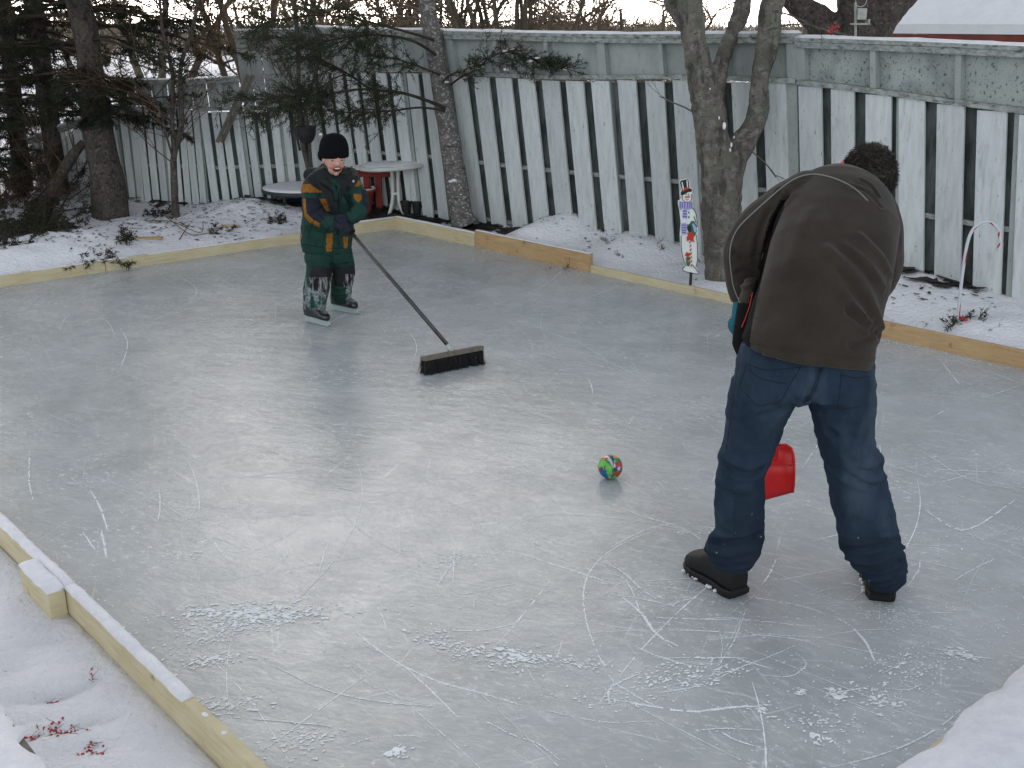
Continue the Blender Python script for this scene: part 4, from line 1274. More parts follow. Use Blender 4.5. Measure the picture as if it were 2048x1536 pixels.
def branch(T, p, d, L, r, lev, maxlev, grav=0.0, kids=(3, 5), spread=.7, wig=.12, minr=.0012, shrink=.62, ends=None):
    n = max(3, int(L / .16)) if lev < maxlev else max(2, int(L / .12))
    n = min(n, 9)
    st = L / n
    pts = [p.copy()]
    dd = d.copy()
    for i in range(n):
        dd = (dd + rand_perp(dd) * wig + Vector((0, 0, grav))).normalized()
        q = pts[-1] + dd * st
        T.seg(pts[-1], q, max(r * (1 - .75 * i / n), minr), max(r * (1 - .75 * (i + 1) / n), minr))
        pts.append(q)
    if ends is not None and lev >= maxlev - 1: ends.append((pts[-2], pts[-1]))
    if lev >= maxlev: return
    for _ in range(random.randint(*kids)):
        t = random.uniform(.25, 1)
        i = min(int(t * n), n - 1)
        q = pts[i].lerp(pts[i + 1], t * n - i)
        base = (pts[i + 1] - pts[i]).normalized()
        nd = (base + rand_perp(base) * random.uniform(spread * .6, spread * 1.3)).normalized()
        branch(T, q, nd, L * shrink * random.uniform(.7, 1.15), max(r * .5, minr), lev + 1, maxlev, grav, kids, spread, wig, minr, shrink, ends)
def needles(A, B, dens, ln, wd, droop=0.0, fan=.9):
    """flat little blades set round the shoots A-B"""
    A = np.asarray(A, dtype=float); B = np.asarray(B, dtype=float)
    L = np.linalg.norm(B - A, axis=1)
    cnt = np.maximum((L * dens).astype(int), 2)
    idx = np.repeat(np.arange(len(A)), cnt)
    t = rng.random(len(idx))[:, None]
    P = A[idx] + (B - A)[idx] * t
    d = (B - A)[idx] / L[idx][:, None]
    r = rng.normal(size=P.shape); r -= d * (r * d).sum(1, keepdims=True); r /= np.linalg.norm(r, axis=1, keepdims=True)
    nd = d * rng.uniform(.3, .9, (len(idx), 1)) + r * fan; nd[:, 2] -= droop
    nd /= np.linalg.norm(nd, axis=1, keepdims=True)
    w_ = np.cross(nd, rng.normal(size=P.shape)); w_ /= np.linalg.norm(w_, axis=1, keepdims=True)
    l_ = ln * rng.uniform(.6, 1.2, (len(idx), 1))
    V = np.stack([P - w_ * wd * .5, P + w_ * wd * .5, P + nd * l_ + w_ * wd * .15, P + nd * l_ - w_ * wd * .15], 1).reshape(-1, 3)
    F = (np.arange(len(idx)) * 4)[:, None] + np.array([[0, 1, 2, 3]])
    return V, F
def bough(T, SH, p, d, L, r, sag=.05, twigs=14, tw=.42, snowp=None):
    """conifer limb: a sagging stem with side shoots in a loose plane; SH collects the needle-bearing shoots"""
    n = max(6, int(L / .14)); st = L / n
    dd = d.copy(); pts = [p.copy()]
    for i in range(n):
        dd = (dd + rand_perp(dd) * .05 + Vector((0, 0, -sag * (1 - 1.3 * i / n)))).normalized()
        q = pts[-1] + dd * st; T.seg(pts[-1], q, r * (1 - .8 * i / n), r * (1 - .8 * (i + 1) / n)); pts.append(q)
    SH.append((pts[-3], pts[-1]))
    for j in range(twigs):
        t = random.uniform(.18, .98); i = min(int(t * n), n - 1); q = pts[i].lerp(pts[i + 1], t * n - i)
        b = (pts[i + 1] - pts[i]).normalized()
        side = Vector((-b.y, b.x, 0)); side = side.normalized() * (1 if random.random() < .5 else -1)
        nd = (b * random.uniform(.5, 1) + side * random.uniform(.5, 1) + Vector((0, 0, random.uniform(-.35, .15)))).normalized()
        l = tw * (1.15 - .75 * t) * random.uniform(.6, 1.2) * (L / 1.6) ** .5
        m = q + nd * l * .5; e_ = m + (nd + Vector((0, 0, -.18))).normalized() * l * .5
        T.seg(q, m, .004, .0025); T.seg(m, e_, .0025, .0015)
        SH.append((q.lerp(m, .3), m)); SH.append((m, e_))
        for _ in range(random.randint(2, 4)):
            u = random.uniform(.2, .95); c = q.lerp(e_, u)
            n2 = (nd + rand_perp(nd) * .75).normalized(); l2 = l * random.uniform(.25, .5)
            T.seg(c, c + n2 * l2, .002, .0012); SH.append((c, c + n2 * l2))
    return pts
def mk_twigs(name, T, m, parent):
    V, F = T.arrays()
    return link(name, mesh_np(V, F), m, parent, smooth=False)
def mk_needles(name, SH, m, parent, dens=90, ln=.035, wd=.006, droop=.1, fan=.9):
    V, F = needles([a for a, b in SH], [b for a, b in SH], dens, ln, wd, droop, fan)
    return link(name, mesh_np(V, F), m, parent, smooth=False)
def conifer(name, label, base, top, r0, r1, z_lo, nb, Lmax, bark, needle, trunk_path=None, seed=1, dens=80, ln=.04, wd=.008, azf=None, sag=.05, twigs=14, group=None, zf=.93):
    random.seed(seed)
    t = thing(name, label, 'tree', base, group)
    base = Vector(base); top = Vector(top)
    path = trunk_path or [base.lerp(top, i / 10) for i in range(11)]
    N_ = len(path) - 1
    rad = [r0 * (1 - i / N_) ** .8 + r1 for i in range(N_ + 1)]
    rad[0] *= 1.25
    P = resample(path, 5); rr2 = list(np.interp(np.linspace(0, N_, len(P)), range(N_ + 1), rad))
    mb = MB(); mb.tube(P, rr2, 18, wob=.14, seed=seed); mb.build('trunk', bark, t, smooth=True)
    T = Twigs(); SH = []
    for i in range(nb):
        z = z_lo + (top.z * zf - z_lo) * (i + random.random()) / nb
        k = (z - base.z) / (top.z - base.z)
        j = min(int(k * N_), N_ - 1); p = Vector(path[j]).lerp(Vector(path[j + 1]), k * N_ - j)
        az = random.uniform(0, 2 * math.pi) if azf is None else azf(i)
        L = Lmax * (1 - .8 * (z - z_lo) / (top.z - z_lo)) * random.uniform(.75, 1.1)
        d = Vector((math.cos(az), math.sin(az), random.uniform(-.15, .25))).normalized()
        bough(T, SH, p, d, L, .006 + .009 * L, sag, max(int(twigs * L / Lmax), 5))
    mk_twigs('branches', T, M['twig_dark'], t)
    mk_needles('crown', SH, needle, t, dens * 1.9, ln, wd)
    return t

# -- big spruce on the left
sb = G(222, 432, .1)
path = [sb + Vector((0, 0, -.05)), PY(208, 330, sb.y), PY(194, 250, sb.y), PY(182, 170, sb.y - .02), PY(170, 60, sb.y - .03)]
top = path[-1] + Vector((-.9, -.3, 7.2))
path += [path[-1].lerp(top, t_) for t_ in (.25, .5, .75, 1)]
random.seed(11)
t = thing('spruce_tree', 'big dark spruce with a thick flared trunk in front of the sloping fence', 'tree', sb)
rad = [.215, .165, .150, .138, .125, .10, .075, .05, .015]
P = resample(path, 6); rr2 = list(np.interp(np.linspace(0, 8, len(P)), range(9), rad))
mb = MB(); mb.tube(P, rr2, 22, wob=.16, seed=3); mb.build('trunk', M['bark_dark'], t, smooth=True)
T = Twigs(); SH = []
for i in range(120):
    z = 1.15 + 6.4 * (i / 120) ** 1.15
    k = min(z / path[-1].z, .97) * 8
    j = int(np.searchsorted([p.z for p in path], z)) - 1; j = max(0, min(j, 7))
    f = (z - path[j].z) / max(path[j + 1].z - path[j].z, .01); p = path[j].lerp(path[j + 1], min(max(f, 0), 1))
    az = random.uniform(0, 6.283)
    L = (2.1 if z > 1.9 else 1.25) * (1 - .7 * max(z - 2, 0) / 6) * random.uniform(.7, 1.15)
    if z < 2.9 and math.cos(az) > .2: L *= .8
    bough(T, SH, p, Vector((math.cos(az), math.sin(az), random.uniform(-.1, .2))).normalized(), L, .006 + .009 * L, .06, 15)
# the foliage that hangs in front of the trunk
for px, py, L in [(165, 215, .55), (180, 232, .5), (150, 190, .7), (200, 205, .5), (175, 160, .6), (215, 190, .6), (195, 245, .35), (140, 150, .8), (230, 150, .8), (250, 170, .6), (120, 120, .9)]:
    p = PY(px, py, sb.y - .22)
    bough(T, SH, p + Vector((0, .15, .12)), Vector((random.uniform(-.8, .8), -.5, -.2)).normalized(), L, .008, .08, 16, .3)
mk_twigs('branches', T, M['twig_dark'], t)
mk_needles('crown', SH, M['needle_dark'], t, 165, .045, .008, .12)
# dead snag and bowed stems beside it
st_ = thing('leaning_stem', 'snow dusted bare stem leaning up to the right against the big spruce', 'tree', G(88, 440, .1))
a = G(88, 440, .1)
mb = MB(); P = resample([a, PY(95, 400, a.y + .1), PY(118, 355, a.y + .2), PY(150, 305, a.y + .3), PY(168, 285, a.y + .35)], 5)
mb.tube(P, list(np.linspace(.085, .04, len(P))), 12, wob=.2, seed=4); mb.build('trunk', M['bark_dark'], st_, smooth=True)
T = Twigs(); random.seed(5)
for px, py in ((95, 395), (110, 365), (130, 335), (150, 305)):
    branch(T, PY(px, py, a.y + .15), Vector((random.uniform(-.6, .4), -.3, .6)).normalized(), .6, .010, 0, 2)
mk_twigs('branches', T, M['twig_brown'], st_)
# dark trunks at the far left
for i, (px, py, px2, r, lb) in enumerate([(98, 405, 92, .10, 'dark conifer trunk just left of the big spruce, brown boughs around it'), (22, 395, 40, .085, 'slim dark conifer trunk at the left edge of the photo'), (-60, 420, -40, .12, 'conifer half outside the left edge whose boughs hang into the photo')]):
    b = G(px, py, .1); b.y += .35
    tp_ = PY(px2, 0, b.y) + Vector((.2 * i - .2, 0, 5.0))
    conifer('conifer', lb, b, tp_, r, .02, .9 if i != 2 else .35, 95, 1.7, M['bark_dark'], M['needle_dark'] if i != 1 else M['needle_brown'], seed=20 + i, dens=60, ln=.05, wd=.009, sag=.05, twigs=12)
# more conifers standing outside the frame's left and behind, closing the dark corner
for i, (x, y, h, r, L) in enumerate([(-7.3, 14.6, 8, .13, 2.0), (-8.4, 12.6, 9, .14, 2.2)]):
    conifer('conifer', ['tall dark conifer beyond the low sloping fence, left of the big spruce', 'broad dark conifer farthest left behind the low fence', 'dark conifer beyond the fence just right of the big spruce'][i], (x, y, .05), (x + .1, y, h), r, .02, 1.0 if i < 2 else 2.3, 110, L, M['bark_dark'], M['needle_dark'], seed=40 + i, dens=42, ln=.06, wd=.012, twigs=12)
# brown cedar bush at far left
random.seed(9)
bb_ = G(20, 425, .1)
t = thing('cedar_bush', 'brown dead needled bush low at the left edge, under the dark trunks', 'bush', bb_)
T = Twigs(); SH = []
for i in range(46):
    az = random.uniform(0, 6.283); d = Vector((math.cos(az) * .8, math.sin(az) * .8, random.uniform(.3, 1.4))).normalized()
    bough(T, SH, bb_ + Vector((random.uniform(-.5, .55), random.uniform(-.4, .4), 0)), d, random.uniform(.5, 1.1), .010, .05, 12, .32)
mk_twigs('branches', T, M['twig_brown'], t); mk_needles('foliage', SH, M['needle_brown'], t, 60, .05, .008, .12)

# -- mottled spruce right of the table
mbp = G(930, 447, .12)
px_path = [(932, 452), (922, 425), (914, 370), (903, 300), (890, 225), (878, 150), (866, 75), (853, 0)]
path = [PY(x, y, mbp.y + .02 * i) for i, (x, y) in enumerate(px_path)]
path += [path[-1] + Vector((-.06 * i, .03 * i, .8 * i)) for i in range(1, 8)]
rad = [.150, .118, .112, .106, .099, .093, .088, .083, .075, .065, .055, .045, .035, .022, .01]
t = thing('spruce_tree', 'slim spruce with a snow mottled trunk behind the far corner of the rink', 'tree', mbp)
P = resample(path, 6); rr2 = list(np.interp(np.linspace(0, 14, len(P)), range(15), rad))
mb = MB(); mb.tube(P, rr2, 20, wob=.10, seed=8)
tr_me = mb.mesh()
link('trunk', tr_me, M['bark_mottled'], t)
T = Twigs(); SH = []
random.seed(31)
def limb(pix, Y0, Y1, r, twn, tl=.38, side=.0):
    pts = [PY(x, y, Y0 + (Y1 - Y0) * i / (len(pix) - 1)) for i, (x, y) in enumerate(pix)]
    P = resample(pts, 5); n = len(P)
    for i in range(n - 1): T.seg(P[i], P[i + 1], r * (1 - .8 * i / n), r * (1 - .8 * (i + 1) / n))
    for j in range(twn):
        t_ = random.uniform(.3, 1.0); i = min(int(t_ * (n - 1)), n - 2); q = P[i].lerp(P[i + 1], .5)
        b = (P[i + 1] - P[i]).normalized()
        s1 = rand_perp(b); s1.z *= .55
        nd = (b * random.uniform(.3, .9) + s1 * .9 + Vector((0, 0, -.1))).normalized()
        l = tl * random.uniform(.5, 1.2) * (1.2 - .5 * t_)
        e_ = q + nd * l
        T.seg(q, e_, .004, .002); SH.append((q.lerp(e_, .25), e_))
        for _ in range(4):
            u = random.uniform(.2, .95); c = q.lerp(e_, u); n2 = (nd + rand_perp(nd) * .7).normalized(); l2 = l * random.uniform(.3, .55)
            T.seg(c, c + n2 * l2, .0022, .0012); SH.append((c, c + n2 * l2))
    return P
Y0 = mbp.y
limb([(893, 218), (850, 200), (800, 185), (742, 178), (700, 150), (640, 120), (580, 112)], Y0, Y0 - .9, .022, 70)
limb([(893, 222), (840, 215), (780, 222), (720, 225), (660, 222), (600, 215)], Y0, Y0 - 1.0, .014, 55, .3)
limb([(742, 178), (700, 180), (640, 190), (590, 192), (530, 198), (440, 203)], Y0 - .5, Y0 - 1.4, .012, 70, .27)
limb([(740, 180), (690, 150), (640, 175), (600, 195), (560, 215), (505, 235)], Y0 - .5, Y0 - 1.5, .010, 60, .3)
limb([(872, 110), (820, 80), (750, 70), (690, 75), (620, 85), (540, 70)], Y0, Y0 - 1.0, .018, 90, .40)
limb([(868, 80), (800, 60), (720, 40), (640, 30), (560, 40), (500, 55)], Y0, Y0 - .6, .016, 60, .36)
limb([(880, 150), (830, 130), (780, 115), (730, 110)], Y0, Y0 - .5, .012, 36, .3)
limb([(900, 170), (920, 155), (950, 140), (985, 112), (1020, 104), (1060, 118), (1110, 135), (1135, 137)], Y0, Y0 - .9, .014, 58, .26)
limb([(885, 165), (900, 150), (930, 140), (960, 125)], Y0, Y0 - .4, .010, 22, .22)
limb([(1000, 110), (1030, 100), (1070, 118), (1100, 130)], Y0 - .5, Y0 - .8, .008, 26, .2)
for i in range(54):
    z = 2.7 + 4.6 * i / 54; az = random.uniform(0, 6.283)
    j = int(np.searchsorted([p.z for p in path], z)) - 1; j = max(0, min(j, 13)); p = path[j]
    L = 1.9 * (1 - .75 * (z - 2.7) / 4.6)
    bough(T, SH, Vector((p.x, p.y, z)), Vector((math.cos(az), math.sin(az), random.uniform(-.1, .2))).normalized(), L, .012, .05, 13)
mk_twigs('branches', T, M['twig_dark'], t); mk_needles('crown', SH, M['needle'], t, 100, .036, .006, .08)
mb = MB()
trb = bvh(tr_me)
off = BASE[t]
for (x, y, r) in [(908, 361, .030), (901, 363, .022), (922, 389, .010), (926, 415, .008), (898, 128 + 130, .008)]:
    d = ray(x, y).normalized()
    h = trb.ray_cast(Vector((0, 0, CH)) - off, d)
    if h[0]: mb.ball(h[0] + off, (r, r * .6, r * .55), 10, 6)
for (x, y, yy) in [(893, 164, .0), (955, 138, .3), (1012, 139, .6), (1010, 102, .5), (1060, 122, .7), (1075, 116, .7), (1132, 138, .85), (1025, 100, .5)]:
    mb.ball(PY(x, y, Y0 - yy), (.028, .02, .012), 10, 6)
mb.build('snow_patches', M['snowcap'], t, smooth=True)

# -- maple
mp_ = G(1452, 545, .13)
Ym = mp_.y
t = thing('maple_tree', 'thick grey maple forking low into three stems, right of the snowman sign', 'tree', mp_)
k_ = mpp(PY(1440, 300, Ym))
mb = MB()
def stem(pix, wl, Y0, Y1, ext=None, n=20, seed=0):
    pts = [PY(x, y, Y0 + (Y1 - Y0) * i / (len(pix) - 1)) for i, (x, y) in enumerate(pix)]
    rad = [w_ * k_ / 2 for w_ in wl]
    if ext:
        d, L, r_ = ext
        for i in range(1, 6):
            pts.append(pts[-1] + Vector(d).normalized() * (L / 5) + Vector((random.uniform(-.1, .1), random.uniform(-.1, .1), 0))); rad.append(rad[len(wl) - 1] * (1 - i / 5) + r_)
    P = resample(pts, 6); R_ = list(np.interp(np.linspace(0, len(pts) - 1, len(P)), range(len(pts)), rad))
    mb.tube(P, R_, n, wob=.07, seed=seed)
    return P
random.seed(3)
stem([(1462, 560), (1455, 520), (1448, 480), (1443, 430), (1440, 380), (1438, 340), (1430, 300), (1424, 262), (1413, 205), (1397, 133), (1386, 66), (1380, 0)], [112, 88, 80, 76, 74, 76, 70, 60, 56, 50, 48, 50], Ym, Ym - .1, ((-.15, .1, 1), 3.5, .01), 24, 1)
stem([(1450, 400), (1454, 350), (1470, 308), (1500, 268), (1514, 221), (1518, 177), (1524, 133), (1538, 66), (1548, 0)], [62, 62, 54, 46, 42, 36, 37, 44, 42], Ym - .02, Ym + .15, ((.3, .1, 1), 3.2, .01), 20, 2)
stem([(1440, 330), (1444, 280), (1441, 230), (1438, 190), (1440, 150), (1451, 100), (1472, 50), (1487, 0)], [34, 28, 24, 25, 28, 32, 33, 34], Ym + .10, Ym + .5, ((.1, .2, 1), 3, .01), 18, 3)
stem([(1372, 60), (1352, 25), (1335, -10)], [26, 24, 22], Ym, Ym + .2, ((-.4, 0, 1), 2.2, .008), 12, 4)
stem([(1470, 545), (1490, 552), (1505, 556)], [50, 36, 14], Ym, Ym - .05, None, 10, 5)
me = remesh(mb, .014, 2)
rumple(me, [(6, .020, (1, 1, .6), 1), (14, .012, (1, 1, .5), 2), (34, .008, (1, 1, .7), 4)])
tb2 = bvh(me)
folds(me, [([(1385, 395), (1392, 450), (1400, 510), (1404, 545)], -.035, .022), ([(1437, 260), (1442, 300), (1438, 330)], -.02, .02), ([(1400, 120), (1402, 160), (1408, 190)], -.012, .02)], tb2)
link('trunk', me, M['bark_maple'], t)
T = Twigs()
tops = [PY(1357, -180, Ym), PY(1590, -150, Ym + .15), PY(1500, -180, Ym + .5), PY(1357, -420, Ym), PY(1620, -350, Ym + .2), PY(1500, -420, Ym + .6), PY(1340, -120, Ym)]
for q in tops:
    for _ in range(5):
        az = random.uniform(0, 6.283)
        branch(T, q, Vector((math.cos(az), math.sin(az), random.uniform(.4, 1.2))).normalized(), 1.6, .03, 0, 3, .02, (3, 4), .7, .12, .0025)
for pix in ([(1405, 236), (1370, 215), (1345, 205), (1318, 192)], [(1480, 300), (1500, 300), (1530, 325), (1552, 355)], [(1535, 60), (1570, 50), (1610, 48), (1660, 62), (1720, 78)], [(1545, 20), (1580, 30), (1640, 60)]):
    P = [PY(x, y, Ym - .1 - .03 * i) for i, (x, y) in enumerate(pix)]
    for i in range(len(P) - 1): T.seg(P[i], P[i + 1], .009 - .0015 * i, .0075 - .0015 * i)
    branch(T, P[-2], (P[-1] - P[-2]).normalized(), .25, .004, 1, 3, 0, (2, 3), .6)
mk_twigs('branches', T, M['bark_maple'], t)
mb = MB()
tb2 = bvh(me); off = BASE[t]
for (x, y, r) in [(1448, 252, .03), (1456, 246, .02), (1462, 290, .02), (1460, 300, .016), (1468, 275, .014), (1438, 236, .013), (1420, 178, .010)]:
    h = tb2.ray_cast(Vector((0, 0, CH)) - off, ray(x, y).normalized())
    if h[0]: mb.ball(h[0] + off, (r * .55, r * .8, r), 10, 6)
mb.build('snow_patches', M['snowcap'], t, smooth=True)
# red berry sprays hanging by it
t = thing('berry_spray', 'hanging sprays of red berries over the fence top, right of the maple', 'berries', PY(1670, 70, Ym + .1))
mb = MB()
T = Twigs()
P = [PY(x, y, Ym + .1) for x, y in [(1640, 40), (1668, 55), (1677, 80), (1682, 98)]]
for i in range(3): T.seg(P[i], P[i + 1], .003, .0025)
mk_twigs('stalk', T, M['twig_brown'], t)
for cx, cy, n_ in [(1665, 62, 18), (1672, 56, 8), (1679, 95, 9), (1690, 106, 8)]:
    for _ in range(n_): mb.ball(PY(cx + random.gauss(0, 5), cy + random.gauss(0, 3.5), Ym + .1 + random.gauss(0, .02)), .0085, 8, 6)
mb.build('berries', M['berry'], t, smooth=True)

# -- sapling and small trees by the left fence
def small_tree(name, label, base, stems, bark, seed, tw=(8, .9), Y=None, cat='tree', mt='twig_tan'):
    random.seed(seed)
    t = thing(name, label, cat, base)
    mb = MB(); T = Twigs()
    for pix, w0_, w1_, dY in stems:
        pts = [PY(x, y, base.y + dY * i / (len(pix) - 1)) for i, (x, y) in enumerate(pix)]
        pts[0].z = min(pts[0].z, base.z + .6)
        P = resample(pts, 5); mb.tube(P, list(np.linspace(w0_ / 2, w1_ / 2, len(P))), 10, wob=.12, seed=seed)
        for _ in range(tw[0]):
            i = random.randint(len(P) // 3, len(P) - 2)
            az = random.uniform(0, 6.283)
            branch(T, P[i], Vector((math.cos(az), math.sin(az) * .6, random.uniform(.2, 1.1))).normalized(), tw[1] * random.uniform(.6, 1.2), .008, 0, 2, 0, (3, 5), .6, .1, .0014)
        branch(T, P[-1], (P[-1] - P[-2]).normalized(), 1.6, w1_ / 2, 0, 3, .01, (4, 6), .5, .1, .0014)
    mb.build('trunk', bark, t, smooth=True); mk_twigs('branches', T, M[mt], t)
    return t
b = G(353, 437, .12)
small_tree('bare_sapling', 'slender bare sapling forking twice in front of the old picket fence', b, [([(353, 440), (350, 400), (348, 350), (348, 310), (362, 255), (362, 200), (362, 130), (385, 60), (400, -20)], .085, .035, .1), ([(348, 312), (345, 250), (345, 180), (343, 130), (325, 60), (318, -20)], .05, .028, .1), ([(347, 320), (330, 260), (318, 215), (300, 170)], .025, .01, -.2)], M['bark_dark'], 51, (9, .8), mt='twig_brown')
b = G(632, 408, .12)
small_tree('bare_tree', 'dark twin stemmed small tree behind the boy, holding the hanging basket', b, [([(628, 410), (620, 350), (606, 290), (600, 240), (598, 200), (596, 110), (590, 0)], .07, .04, 0), ([(640, 400), (622, 330), (618, 270), (612, 210), (640, 100), (600, -10)], .05, .03, 0), ([(600, 300), (590, 250), (592, 190), (570, 130)], .03, .015, .1)], M['bark_dark'], 52, (7, .6), mt='twig_brown')
for i, (px, py, L) in enumerate([(430, 60, .9), (300, 60, .9), (250, 30, .9)]): pass

# -- big tree and feeder beyond the right fence
bt = Vector((3.25, 11.2, .0))
t = thing('old_tree', 'massive forked tree beyond the fence, between the maple and the garage roof', 'tree', bt)
mb = MB(); random.seed(6)
c0 = PY(1712, 95, bt.y); k_ = mpp(c0)
mb.tube(resample([Vector((c0.x, bt.y, -.4)), Vector((c0.x, bt.y, .8)), c0 + Vector((0, 0, -.1)), c0], 5), [.40] * 15 + [.36], 22, wob=.1)
stem([(1700, 110), (1712, 70), (1716, 30), (1712, 0), (1720, -60)], [100, 90, 76, 74, 60], bt.y, bt.y, ((.1, 0, 1), 4, .02), 18, 1)
stem([(1720, 100), (1745, 62), (1775, 22), (1800, -5), (1840, -60)], [80, 74, 66, 60, 50], bt.y, bt.y, ((.6, .1, 1), 4, .02), 18, 2)
stem([(1690, 100), (1650, 52), (1610, 18), (1580, -6), (1530, -50)], [70, 62, 52, 46, 40], bt.y, bt.y + .3, ((-.7, .1, 1), 4, .02), 16, 3)
me = remesh(mb, .02, 2); rumple(me, [(7, .03, (1, 1, .5), 1), (24, .008, (1, 1, .6), 4)])
link('trunk', me, M['bark_dark'], t)
T = Twigs()
for q in [PY(1720, -200, bt.y), PY(1900, -160, bt.y), PY(1480, -120, bt.y + .3), PY(1720, -450, bt.y), PY(1960, -400, bt.y), PY(1400, -300, bt.y), PY(1600, -30, bt.y)]:
    for _ in range(6):
        az = random.uniform(0, 6.283)
        branch(T, q, Vector((math.cos(az), math.sin(az), random.uniform(.2, 1.2))).normalized(), 2.0, .035, 0, 3, .01, (3, 4), .7, .12, .003)
mk_twigs('branches', T, M['twig_brown'], t)
M['feeder'] = mat('grey_white_feeder', (0.42, 0.43, 0.40), (0.30, 0.31, 0.29), 20, rough=.5)
fY = 10.6
t = thing('bird_feeder', 'pale bird feeder on a thin pole in front of the forked tree', 'bird feeder', PY(1711, 66, fY))
mb = MB(); mb.tube([PY(1711, 120, fY), PY(1711, 40, fY), PY(1711, 5, fY)], .012, 8); mb.build('pole', M['feeder'], t)
a = PY(1722, 28, fY); mb = MB(); mb.box(a, (.085, .08, .10), bev=.006); mb.build('seed_box', M['feeder'], t)
a = PY(1720, 48, fY - .02); mb = MB(); mb.box(a, (.16, .10, .014), bev=.003); mb.build('tray', M['feeder'], t)
a = PY(1735, 44, fY - .02); mb = MB(); mb.box(a, (.016, .10, .05), bev=.003); mb.build('tray_lip', M['feeder'], t)
mb = MB(); c = PY(1722, 2, fY); mb.tube([c + Vector((.05 * math.cos(a_), 0, .05 * math.sin(a_))) for a_ in np.linspace(math.pi * .9, math.pi * 2.1, 14)], .004, 6); mb.build('wire_hoop', M['feeder'], t)

# -- trees and bushes beyond the fence
def far_tree(label, x, y, h, r, n, L, lev=3, mt='twig_tan', seed=0, stems=1, group=None, lean=0.0, z0=-.2, up=.6):
    random.seed(seed)
    t = thing('bare_tree', label, 'tree', (x, y, z0), group)
    mb = MB(); T = Twigs()
    for s in range(stems):
        az = random.uniform(0, 6.283)
        d = Vector((math.cos(az) * (.35 if stems > 1 else .04) + lean, math.sin(az) * (.3 if stems > 1 else .04), 1)).normalized()
        p = Vector((x, y, z0)); P = [p.copy()]
        for i in range(8):
            d = (d + rand_perp(d) * .07 + Vector((0, 0, .02))).normalized(); P.append(P[-1] + d * h * .8 / 8)
        mb.tube(P, list(np.linspace(r, r * .3, 9)), 8)
        for _ in range(n):
            i = random.randint(2, 8); az = random.uniform(0, 6.283)
            branch(T, P[i], Vector((math.cos(az), math.sin(az), random.uniform(.1, 1.1) * up * 1.6)).normalized(), L * random.uniform(.6, 1.2), r * .35, 0, lev, .01, (3, 5), .7, .12, .004 + y * .00012)
    mb.build('trunk', M['bark_far'], t, smooth=True); mk_twigs('branches', T, M[mt], t)
    return t
far_tree('many stemmed bare willow shrub beyond the fence, above its long section', .15, 15.0, 3.6, .075, 4, 1.0, 3, seed=61, stems=11)
far_tree('second many stemmed bare shrub beyond the fence, left of the willow shrub', -1.3, 16.5, 3.6, .06, 5, 1.0, 3, seed=62, stems=8)
far_tree('low bare tree with long arching limbs between the willow shrub and the maple', 2.0, 17.5, 3.2, .07, 6, 1.2, 3, seed=63, stems=4)
far_tree('bare brown tree beyond the panelled fence, above the hanging basket', -3.4, 15.6, 4.6, .07, 8, 1.1, 3, 'twig_brown', seed=64, stems=3)
far_tree('bare brown tree beyond the fence joint with the brace plank', -6.4, 20.5, 6, .09, 7, 1.1, 3, 'twig_brown', seed=65, stems=3, up=1.2)
far_tree('tan bare tree beyond the fence behind the mottled spruce', -2.4, 19.5, 4.4, .09, 14, 1.4, 3, 'twig_tan', seed=66, stems=3)
# dry orange leaves on the brown trees
for i, (x, y, z, n_, s) in enumerate([(-3.5, 15.4, 3.2, 1100, .9), (-6.4, 20.4, 4.6, 1300, 1.0)]):
    P = rng.normal(size=(n_, 3)) * np.array([s, s, .8]) + np.array([x, y, z])
    A = P; B = P + rng.normal(size=P.shape) * .02 + np.array([0, 0, -.02])
    V, F = needles(A, B, 1, .05, .035, .3)
    tr = [o for o in COL.objects if o.parent is None and o.name.startswith('bare_tree') and 'brown tree' in o.get('label', '')][i]
    link('dry_leaves', mesh_np(V, F), M['leaf_orange'], tr, smooth=False)
gi = 0
rf_ = random.Random(77)
DIST = [(-16, 42), (-12, 52), (-8.5, 48), (-6, 60), (-4, 46), (-1.5, 55), (1, 50), (3, 62), (5.5, 54), (8.5, 60), (-20, 56), (-26, 48), (12, 48), (-14, 64), (-10, 58), (0, 66), (6, 70), (-3, 68)]
for i, (x, y) in enumerate(DIST):
    far_tree('hazy bare tree in the far row of trees across the snowy street', x, y, rf_.uniform(3.0, 4.6) if x > -7 else rf_.uniform(5, 8), .12, 16, 1.5, 3, 'twig_tan', seed=100 + i, stems=2, group='far row of bare trees', z0=-2.2 if x / y > -.17 else -.2)
# far wooded band on the horizon
random.seed(8)
A = []; B = []
for i in range(26000):
    a = random.uniform(R(-34), R(36)); d = random.uniform(85, 120)
    x, y = d * math.sin(a), d * math.cos(a)
    hh = 2.6 + 1.3 * noise.noise(Vector((x * .09, y * .03, 0))) + .5 * noise.noise(Vector((x * .5, 0, 3)))
    z = -2.4 + random.random() ** .8 * (hh + 1.0)
    A.append((x, y, z)); B.append((x + random.gauss(0, .35), y, z + random.uniform(.2, .8)))
V, F = needles(A, B, .1, .9, .10, -.6)
M['far_wood'] = mat('far_wood', (0.20, 0.165, 0.125), (0.13, 0.115, 0.085), .05, rough=1, island=.3)
o = link('far_woods', mesh_np(V, F), M['far_wood'], None, smooth=False)
tag(o, 'hazy brown band of woodland along the horizon', kind='stuff')

